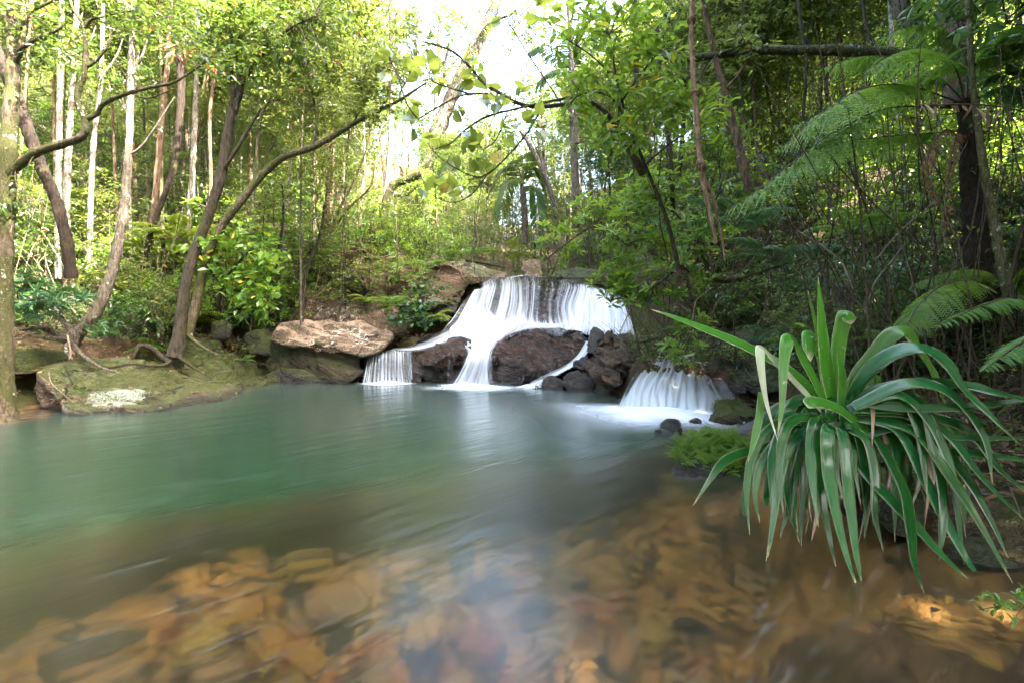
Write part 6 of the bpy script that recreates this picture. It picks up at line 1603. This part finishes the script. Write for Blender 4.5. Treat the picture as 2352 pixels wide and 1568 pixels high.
for i, (x, y, Y, kind, n, s, lab) in enumerate([(890, 700, 10.9, 'fern', 8, .75, 'fern growing from the cleft between the pale blocks, left of the creeper'), (845, 690, 11.2, 'lime', 6, .6, 'fern with a dead tip standing on the pale cracked block'), (995, 735, 10.9, 'lime', 8, .6, 'yellow-green fern at the left foot of the main fall'), (755, 690, 11.6, 'lime', 6, .45, 'small fern lying on the root mat of the cracked block'), (990, 615, 12.2, 'fern', 7, .8, 'fern hanging from the top of the overhanging boulder'),
                                           (1165, 590, 15, 'lime', 8, 1.3, 'bright fern on the valley floor beyond the lip'), (1075, 590, 14.5, 'fern', 8, 1.2, 'drooping fern behind the flat pale slab'), (400, 560, 11, 'lime', 9, 1.6, 'large sunlit fern on the left slope behind the dark trunk'), (330, 590, 11.5, 'lime', 9, 1.5, 'sunlit fern left of the dark trunk on the slope'), (480, 590, 11.4, 'lime', 8, 1.3, 'sunlit fern right of the dark trunk on the slope'), (130, 470, 11.5, 'lime', 9, 1.7, 'yellow-green fern clump behind the pale stems at the left'),
                                           (560, 830, 9.9, 'fern', 7, .4, 'little fern in the shaded crack of the moss slope'), (1570, 770, 7.2, 'fern', 6, .55, 'fern hanging over the dark channel of the right cascade'), (2040, 790, 4.6, 'fern', 8, .55, 'fern in the shade behind the strap leaves'), (1690, 520, 6, 'dark', 9, 1.1, 'dark fern arching in the thicket under the tan liana'), (1780, 600, 5.6, 'dark', 9, .9, 'dark fern at the foot of the right thicket'), (2010, 900, 4.0, 'fern', 7, .5, 'low fern behind the crown of the strap-leaved plant'), (1960, 540, 5.2, 'fern', 7, .8, 'fern halfway up the shaded right bank')]):
    fern(at(x, y, Y), kind, n, s, lab, seed=i)

# ---- cushion of tiny ferns on the low rock
g = Geo()
src = frond('frond', .2, 10, .036, 1.3, .1, 'fern', seed=9, rad=.002, pw=.008)
co_ = np.empty(len(src.vertices) * 3); src.vertices.foreach_get('co', co_); co_ = co_.reshape(-1, 3)
q4 = np.array([list(p.vertices) for p in src.polygons if len(p.vertices) == 4])
for _ in range(560):
    a_ = rnd.uniform(0, 6.28); r_ = math.sqrt(rnd.random())
    x, y = 1640 + 92 * r_ * math.cos(a_), 1038 + 46 * r_ * math.sin(a_)
    Y = 4.1 + (1085 - y) / 100 * .58 + rnd.uniform(-.05, .05)
    b = at(x, y, Y)
    m = np.array((Matrix.Rotation(rnd.uniform(0, 6.28), 3, 'Z') @ Matrix.Rotation(rnd.uniform(-.4, .5), 3, 'Y') @ Matrix.Scale(rnd.uniform(.6, 1.15), 3)))
    g.add(co_ @ m.T + np.array(b) - [0, 0, .05], q4, rnd.random() * .9, sm=False)
bpy.data.meshes.remove(src)
tag(g.build('fern_cushion', M['leaf_fresh'], None), 'bright cushion of tiny ferns growing on the low dark rock at the pool edge', 'fern cushion')


# ---- the strap-leaved plant in the right foreground
def strap(g, pts, w, mi=0, n=46, fold=.32, wav=.0, twist=.0, tip=.45):
    P = crom([at(*q) for q in pts], n)
    T = np.gradient(P, axis=0); T = unit(T)
    # blade lies across the direction of travel, facing mostly up and to the front
    upv = np.array([0, -.75, .66])
    S = unit(np.cross(T, upv))
    for i in range(1, n):
        if S[i] @ S[i - 1] < 0: S[i] = -S[i]
    S = unit(np.array([S[max(0, i - 4):i + 5].mean(0) for i in range(n)]))
    Nn = np.cross(S, T)
    Nn *= np.sign((Nn @ upv).mean())
    s = np.linspace(0, 1, n)
    W = w * (np.clip(.75 + s * 1.2, 0, 1)) * np.clip((1 - s) / tip, 0.02, 1) ** .8
    cs = [(-1, .0), (-.5, .3), (0, -.12), (.5, .3), (1, .0)]
    V = []
    for c, hgt in cs:
        V.append(P + S * (c * W / 2)[:, None] + Nn * ((hgt * fold * W) + (wav * w * np.sin(s * 26 + c) if abs(c) == 1 else 0))[:, None])
    V = np.stack(V, 1)
    i, j = np.meshgrid(np.arange(n - 1), np.arange(4), indexing='ij')
    fs = np.stack([i * 5 + j, i * 5 + j + 1, (i + 1) * 5 + j + 1, (i + 1) * 5 + j], -1).reshape(-1, 4)
    g.add(V.reshape(-1, 3), fs, rnd.random() * .9, uv=np.stack([np.tile([c for c, _ in cs], n), np.repeat(s, 5) + .01], -1), mi=mi)


pl_ = thing('strap_leaved_plant', 'big strap-leaved plant with stiff central blades drooping its long leaves into the water', 'plant', at(1950, 1180, 3.1))
C0 = (1915, 945, 3.12)
def sl(pts, w=33, mat='strap', Y0=3.1, Y1=2.6, **k):
    """pts (x,y); depth runs from Y0 at the crown to Y1 at the tip"""
    n = len(pts)
    q = [(*p, Y0 + (Y1 - Y0) * i / (n - 1)) if len(p) == 2 else p for i, p in enumerate(pts)]
    Ym = (Y0 + Y1) / 2
    g = Geo(); strap(g, q, .86 * w / F * Ym, **k)
    o = g.build('leaf', M[mat], pl_)
    if mat == 'strap_dead': o['label'] = 'withered brown leaf'
    if mat == 'strap_pale': o['label'] = 'bleached broken leaf'
    return o
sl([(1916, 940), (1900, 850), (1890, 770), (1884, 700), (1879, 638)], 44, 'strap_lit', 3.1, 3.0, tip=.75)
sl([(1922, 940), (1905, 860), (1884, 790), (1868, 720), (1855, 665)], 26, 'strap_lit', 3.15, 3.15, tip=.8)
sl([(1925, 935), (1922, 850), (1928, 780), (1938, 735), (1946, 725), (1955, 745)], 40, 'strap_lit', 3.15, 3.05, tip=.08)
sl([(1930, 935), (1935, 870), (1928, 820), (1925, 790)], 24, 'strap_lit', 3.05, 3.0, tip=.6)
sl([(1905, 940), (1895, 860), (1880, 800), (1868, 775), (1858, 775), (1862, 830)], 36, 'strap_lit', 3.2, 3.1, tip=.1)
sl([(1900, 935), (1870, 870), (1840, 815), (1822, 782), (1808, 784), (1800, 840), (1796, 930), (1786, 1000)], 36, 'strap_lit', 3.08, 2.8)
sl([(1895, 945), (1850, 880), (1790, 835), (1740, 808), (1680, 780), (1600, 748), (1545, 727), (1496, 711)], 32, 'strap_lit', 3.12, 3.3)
sl([(1890, 945), (1830, 880), (1780, 830), (1755, 803), (1746, 806), (1750, 860), (1762, 930), (1786, 1010)], 26, 'strap_pale', 3.05, 2.7)
sl([(1748, 900), (1745, 950), (1732, 1010), (1718, 1060)], 20, 'strap_lit', 2.82, 2.7)
sl([(1890, 950), (1850, 900), (1815, 865), (1790, 850)], 30, 'strap', 3.2, 3.2)
sl([(1938, 935), (1965, 870), (2000, 825), (2040, 775), (2072, 760), (2095, 775), (2130, 830), (2160, 890), (2180, 960)], 40, 'strap_lit', 3.1, 2.9, wav=.06)
sl([(1947, 930), (1980, 870), (2025, 825), (2085, 799), (2135, 804), (2184, 843), (2217, 896), (2283, 960), (2360, 1040)], 40, 'strap', 3.1, 2.6, wav=.05)
sl([(1955, 930), (2019, 893), (2118, 878), (2217, 883), (2283, 899), (2360, 920), (2420, 950)], 34, 'strap', 3.08, 2.5, wav=.05)
sl([(1947, 939), (2003, 912), (2052, 907), (2102, 916), (2132, 955), (2150, 1034), (2166, 1140), (2164, 1230), (2156, 1300)], 40, 'strap', 3.08, 2.55, wav=.05)
sl([(1950, 940), (2010, 915), (2075, 920), (2110, 980), (2122, 1060), (2130, 1140)], 34, 'strap', 3.0, 2.7)
sl([(2020, 1010), (1975, 975), (1930, 940), (1890, 925), (1864, 922), (1856, 936)], 34, 'strap_lit', 3.0, 2.85, tip=.1)
sl([(1925, 990, 2.95), (1906, 982, 2.8), (1900, 1010, 2.75), (1903, 1073, 2.72), (1915, 1150, 2.62), (1940, 1260, 2.5), (1972, 1358, 2.37)], 34, 'strap')
sl([(1935, 990, 2.95), (1932, 984, 2.82), (1940, 1020, 2.75), (1946, 1093, 2.7), (1958, 1200, 2.58), (1968, 1280, 2.48), (1982, 1348, 2.4)], 28, 'strap')
sl([(1915, 985, 2.95), (1890, 972, 2.85), (1880, 1010, 2.8), (1880, 1060, 2.76), (1890, 1150, 2.7), (1905, 1230, 2.62), (1922, 1310, 2.55)], 30, 'strap')
FR_ = [([(1870, 985), (1835, 990), (1838, 1040), (1846, 1080), (1842, 1170), (1840, 1258)], 24), ([(1860, 975), (1810, 970), (1785, 1010), (1772, 1073), (1776, 1171), (1759, 1292)], 22), ([(1870, 985), (1841, 992), (1805, 1040), (1786, 1120), (1776, 1200), (1763, 1284)], 24),
       ([(1850, 970), (1790, 970), (1745, 1010), (1720, 1080), (1716, 1150), (1722, 1228)], 20), ([(1855, 980), (1800, 1000), (1750, 1060), (1735, 1130), (1745, 1200)], 20), ([(1860, 985), (1825, 985), (1803, 1080), (1815, 1170), (1838, 1250)], 22),
       ([(1850, 985), (1767, 1024), (1700, 1040), (1660, 1062), (1630, 1101), (1591, 1161)], 22), ([(1960, 1040), (1990, 1085), (2040, 1140), (2098, 1200), (2160, 1270), (2232, 1336)], 32), ([(1985, 980), (2030, 1040), (2050, 1090), (2056, 1160), (2055, 1248)], 20),
       ([(2000, 985), (2040, 1050), (2078, 1130), (2092, 1210), (2100, 1290), (2125, 1370)], 26), ([(1970, 960), (2060, 985), (2120, 1090), (2170, 1190), (2225, 1290), (2255, 1330)], 30), ([(1980, 955), (2100, 990), (2180, 1090), (2250, 1200), (2330, 1345)], 30),
       ([(1980, 950), (2120, 985), (2210, 1080), (2270, 1180), (2320, 1290)], 28), ([(1970, 945), (2100, 950), (2220, 985), (2300, 1080), (2400, 1160)], 28), ([(1960, 940), (2090, 945), (2180, 1000), (2260, 1100), (2370, 1210)], 26),
       ([(1990, 1000), (2080, 980), (2190, 1002), (2300, 1005), (2420, 1008)], 18), ([(1990, 1020), (2120, 1035), (2230, 1040), (2330, 1052), (2420, 1075)], 20), ([(1960, 935), (2060, 905), (2130, 960), (2180, 1060), (2200, 1180), (2215, 1300)], 26),
       ([(1965, 930), (2080, 880), (2180, 900), (2260, 1000), (2280, 1110)], 30), ([(1975, 925), (2060, 935), (2180, 935), (2300, 925), (2420, 905)], 24), ([(1900, 960), (1830, 960), (1800, 1000), (1790, 1090), (1800, 1180)], 22), ([(1905, 965), (1870, 970), (1862, 1040), (1868, 1120), (1880, 1210)], 24),
       ([(1940, 975), (1965, 985), (1985, 1060), (1990, 1150), (1985, 1240)], 24), ([(1950, 985), (1990, 1010), (2010, 1090), (2010, 1180), (2030, 1270)], 24), ([(1890, 985), (1855, 1000), (1830, 1080), (1810, 1170), (1790, 1240)], 22)]
for i, (pts, w_) in enumerate(FR_):
    sl(pts, w_ * 1.12, 'strap', 3.02 - .004 * i, 2.62 if pts[-1][1] < 1240 else CAMZ * F / (pts[-1][1] - HZ) + .02)
for pts in [[(2000, 980), (2020, 960), (2035, 1010), (2045, 1080), (2034, 1145)], [(1985, 930), (2000, 905), (2005, 950), (2003, 1030)], [(1860, 1050), (1850, 1100), (1865, 1200)], [(2120, 1050), (2010, 1070), (1950, 1100)], [(1870, 1060), (1880, 1150), (1862, 1250)]]:
    sl(pts, 14, 'strap_dead', 3.05, 2.85)
for i in range(26):
    x0 = 1790 + 16.5 * i + rnd.uniform(-14, 14)
    b_ = rnd.uniform(1130, 1270)
    k_ = 1915 + (x0 - 1990) * .28
    sl([(k_, 960), (k_ + (x0 - k_) * .5, 945 + rnd.uniform(-10, 35)), (k_ + (x0 - k_) * .9, 1000 + rnd.uniform(-20, 30)), (x0 + rnd.uniform(-10, 10), 1080), (x0 + rnd.uniform(-22, 22), b_)], rnd.uniform(17, 30), rnd.choice(['strap', 'strap', 'strap', 'strap_lit', 'strap_dead']), 3.1, rnd.uniform(2.75, 3.0), wav=rnd.choice([0, .03, .06]))
for i in range(16):
    a_ = i * 2.4 + .6
    sl([(1930 + 20 * math.cos(a_), 985), (1930 + (60 + 4 * i) * math.cos(a_), 1010), (1935 + (90 + 4 * i) * math.cos(a_), 1080 + 2 * i), (1935 + (95 + 4 * i) * math.cos(a_), 1150 + 4 * i)], 18, 'strap_dead' if i % 3 == 0 else 'strap', 3.2, 3.1 + .25 * math.sin(a_))
for i in range(22):
    a_ = i * 2.4
    sl([(1930 + 18 * math.cos(a_), 965), (1930 + (70 + 3 * i) * math.cos(a_), 930 + 20 * math.sin(a_)), (1930 + (115 + 4 * i) * math.cos(a_), 985 + 25 * math.sin(a_)), (1930 + (135 + 5 * i) * math.cos(a_), 1080 + 4 * i), (1935 + (140 + 5 * i) * math.cos(a_), 1150 + 5 * (i % 9))], 28, 'strap', 3.25, 3.2 + .45 * math.sin(a_), wav=.03)
g = Geo(); tube(g, [at(1960, 1180, 3.2), at(1945, 1080, 3.15), at(1925, 960, 3.12)], [.06, .06, .05], 10, 0, 14, .1); g.build('stem', M['bark_fibre'], pl_)

# ---- bare roots, twigs, sticks
def stick(label, pts, w, mat='twig_pale', name='twig', cat='twig'):
    g = Geo(); limb(g, pts, [q * .75 for q in w], 6, .12); tag(g.build(name, M[mat], None), label, cat)
stick('pale root trailing down the white-spotted slab to the water', [(112, 855, 6.8), (118, 880, 6.65), (140, 900, 6.6), (170, 925, 6.55), (212, 950, 6.5)], [5, 5, 4, 3, 2], name='root', cat='root')
stick('whitish forked root hanging over the ledge below the leaning trunk', [(155, 770, 7.2), (160, 795, 7.1), (162, 815, 7.05), (158, 825, 7.0)], [8, 8, 6, 3], name='root', cat='root')
stick('white bare root curling down the pale cracked block', [(832, 590, 11.9), (820, 620, 11.7), (790, 640, 11.6), (760, 648, 11.5), (740, 670, 11.3), (712, 690, 11.2), (698, 720, 11.1)], [4, 4, 5, 4, 4, 3, 2], name='root', cat='root')
stick('pale wavy root hanging left of the dark cave', [(748, 590, 12), (735, 620, 11.8), (728, 650, 11.6), (715, 690, 11.3)], [3, 4, 4, 2], name='root', cat='root')
stick('pale root lying along the top of the overhanging boulder', [(822, 545, 12.6), (838, 575, 12.4), (860, 592, 12.3), (890, 588, 12.3), (905, 578, 12.4)], [6, 6, 6, 5, 3], name='root', cat='root')
stick('white crooked stem standing on the overhanging boulder', [(905, 585, 12.4), (912, 550, 12.4), (908, 500, 12.5)], [8, 6, 4])
stick('fallen dark log behind the flat pale slab', [(1070, 598, 14.0), (1120, 606, 13.9), (1160, 615, 13.7)], [14, 13, 8], 'bark_dark', 'log', 'log')
stick('mossy dark branch lying across the brown slab into the right channel', [(1440, 778, 9.0), (1470, 785, 8.7), (1500, 778, 8.5), (1540, 772, 8.3), (1580, 765, 8.2)], [7, 9, 10, 9, 8], 'bark_moss', 'branch', 'branch')
stick('pale bare twig forked over the right cascade', [(1640, 660, 6.6), (1600, 690, 6.5), (1590, 740, 6.4), (1575, 775, 6.4)], [3, 4, 3, 2])
stick('whitish bent stick on the shaded right bank', [(1830, 530, 5.2), (1880, 560, 5.1), (1930, 600, 5.0), (1945, 630, 4.9), (1960, 665, 4.8)], [7, 8, 8, 7, 4])
stick('grey crooked stick below the bent whitish one', [(2080, 560, 4.7), (2040, 610, 4.7), (2010, 650, 4.6), (1985, 720, 4.5)], [6, 7, 6, 4])
stick('mossy dead bough sagging across the right thicket', [(1700, 640, 6.2), (1760, 620, 6.1), (1850, 590, 6), (1940, 545, 5.9), (2020, 525, 5.8)], [10, 9, 8, 8, 5], 'bark_moss', 'branch', 'branch')
stick('bare grey stick slanting in front of the tree fern trunk', [(2010, 600, 4.4), (2060, 540, 4.4), (2140, 470, 4.4), (2205, 410, 4.4)], [5, 6, 6, 4])
stick('thin hanging vine in front of the tree fern fronds', [(2150, 180, 3.8), (2152, 280, 3.8), (2150, 360, 3.8), (2135, 460, 3.85)], [4, 4, 3, 2], 'twig', 'vine', 'vine')
stick('second thin vine left of the one hanging before the fern fronds', [(2038, 250, 3.9), (2044, 360, 3.9), (2056, 450, 3.95), (2062, 560, 4.0)], [4, 4, 3, 2], 'twig', 'vine', 'vine')
hero('twig', 'bright green leafy twig poking in at the lower right corner', 'twig', [(2400, 1375, 1.75, 6), (2350, 1380, 1.72, 5), (2300, 1390, 1.7, 3), (2245, 1400, 1.68, 2)], [[(2350, 1380, 1.72, 3), (2320, 1362, 1.7, 2), (2270, 1360, 1.7, 1.5)], [(2360, 1385, 1.72, 3), (2340, 1405, 1.7, 2), (2320, 1430, 1.7, 1.5)]], (), [(2300, 1385, 50, 22, 1.7, .05, 16), (2335, 1365, 25, 12, 1.7, .03, 6)], 'leaf_fresh', .03, .012, per=4, spread=.03, cat='twig', crown_name='foliage')

# fallen leaves lying on the left bank rocks
g = Geo()
for o in bpy.data.objects:
    if o.get('category') == 'rock' and any(q in o['label'] for q in ('white lichen patch', 'green mossy rock slope', 'low flat ledge', 'flat-topped', 'pinkish flat top', 'overhanging boulder beside')):
        vs = [v for v in o.data.vertices if v.normal.z > .55]
        for v in rnd.sample(vs, min(len(vs), 170)):
            d = rdir(1); d[:, 2] *= .15
            sz = rnd.uniform(.025, .085)
            leaves(g, np.array(o.location + v.co + Vector((rnd.gauss(0, .03), rnd.gauss(0, .03), .018))), d, np.array([0, 0, 1]) + rng.normal(0, .3, 3), sz, sz * .45, LANCE, rng.random(1))
            if rnd.random() < .12:
                p = np.array(o.location + v.co) + [0, 0, .015]; e = rng.normal(0, .15, 3) * [1, 1, .15]
                tube(g, [p - e, p + [0, 0, .02], p + e], [.004, .005, .003], 3, 1, 4)
tag(link('leaf_litter', g.mesh('leaf_litter', [M['litter'], M['twig_pale']])), 'fallen brown leaves lying on the left bank rocks', 'leaf litter', kind='stuff')

# moss standing proud of the stone in little tufts
g = Geo()
for o in list(bpy.data.objects):
    if o.get('category') in ('rock', 'rock face') and o.data.materials[0].name in ('rock_slab', 'rock_mossy', 'rock_olive', 'rock_dark'):
        vs = [v for v in o.data.vertices if v.normal.z > .35 and (o.location.z + v.co.z) > .12 and noise.noise((v.co + o.location) * 2.4) > -.12]
        for v in rnd.sample(vs, min(len(vs), 700)):
            k = 5
            p = np.array(o.location + v.co); n_ = np.array(v.normal)
            B = p + rng.normal(0, .022, (k, 3)) - n_ * .004
            leaves(g, B, n_ + rng.normal(0, .6, (k, 3)), rng.normal(0, 1, (k, 3)), rng.uniform(.014, .038, k), rng.uniform(.006, .014, k), LANCE, rng.random(k))
tag(link('moss', g.mesh('moss', M['moss'])), 'short green moss tufting the bank rocks', 'moss', kind='stuff')
# ------------------------------------------------------------------ light, camera, render
SUN_EL, SUN_AZ = 46, 122            # degrees; azimuth from +Y, negative to the left
w = bpy.data.worlds.new('World'); SC.world = w; w.use_nodes = True
nt = w.node_tree
bg = nt.nodes['Background']
sky = nt.nodes.new('ShaderNodeTexSky')
sky.sky_type = 'NISHITA'; sky.sun_disc = False
sky.sun_elevation = R(SUN_EL); sky.sun_rotation = R(SUN_AZ)
sky.dust_density = 7.0; sky.air_density = 1.0
nt.links.new(sky.outputs[0], bg.inputs[0])
bg.inputs[1].default_value = .12
sd = bpy.data.lights.new('sun', 'SUN'); sd.energy = 2.7; sd.angle = R(.55); sd.color = (1, .93, .82)
so = bpy.data.objects.new('sun', sd); COL.objects.link(so)
dv = Vector((math.sin(R(SUN_AZ)) * math.cos(R(SUN_EL)), math.cos(R(SUN_AZ)) * math.cos(R(SUN_EL)), math.sin(R(SUN_EL))))
so.rotation_euler = dv.to_track_quat('Z', 'Y').to_euler()
so.location = (-20, 30, 40)

cd = bpy.data.cameras.new('camera')
co = bpy.data.objects.new('camera', cd); COL.objects.link(co)
co.location = (0, 0, CAMZ); co.rotation_euler = (R(90), 0, 0)
cd.sensor_width = 36; cd.lens = 17
cd.shift_y = -(784 - HZ) / 2352 * 1.0
cd.clip_start = .05; cd.clip_end = 2000
SC.camera = co
SC.view_settings.view_transform = 'Standard'; SC.view_settings.look = 'None'
SC.view_settings.exposure = 5.08; SC.view_settings.gamma = 1
cy = SC.cycles
SC.render.engine = 'CYCLES'
cy.max_bounces = 6; cy.diffuse_bounces = 3; cy.glossy_bounces = 2; cy.transmission_bounces = 3; cy.transparent_max_bounces = 12
cy.caustics_reflective = False; cy.caustics_refractive = False
cy.sample_clamp_indirect = 6
cy.use_denoising = True
try: cy.denoiser = 'OPENIMAGEDENOISE'
except Exception: pass
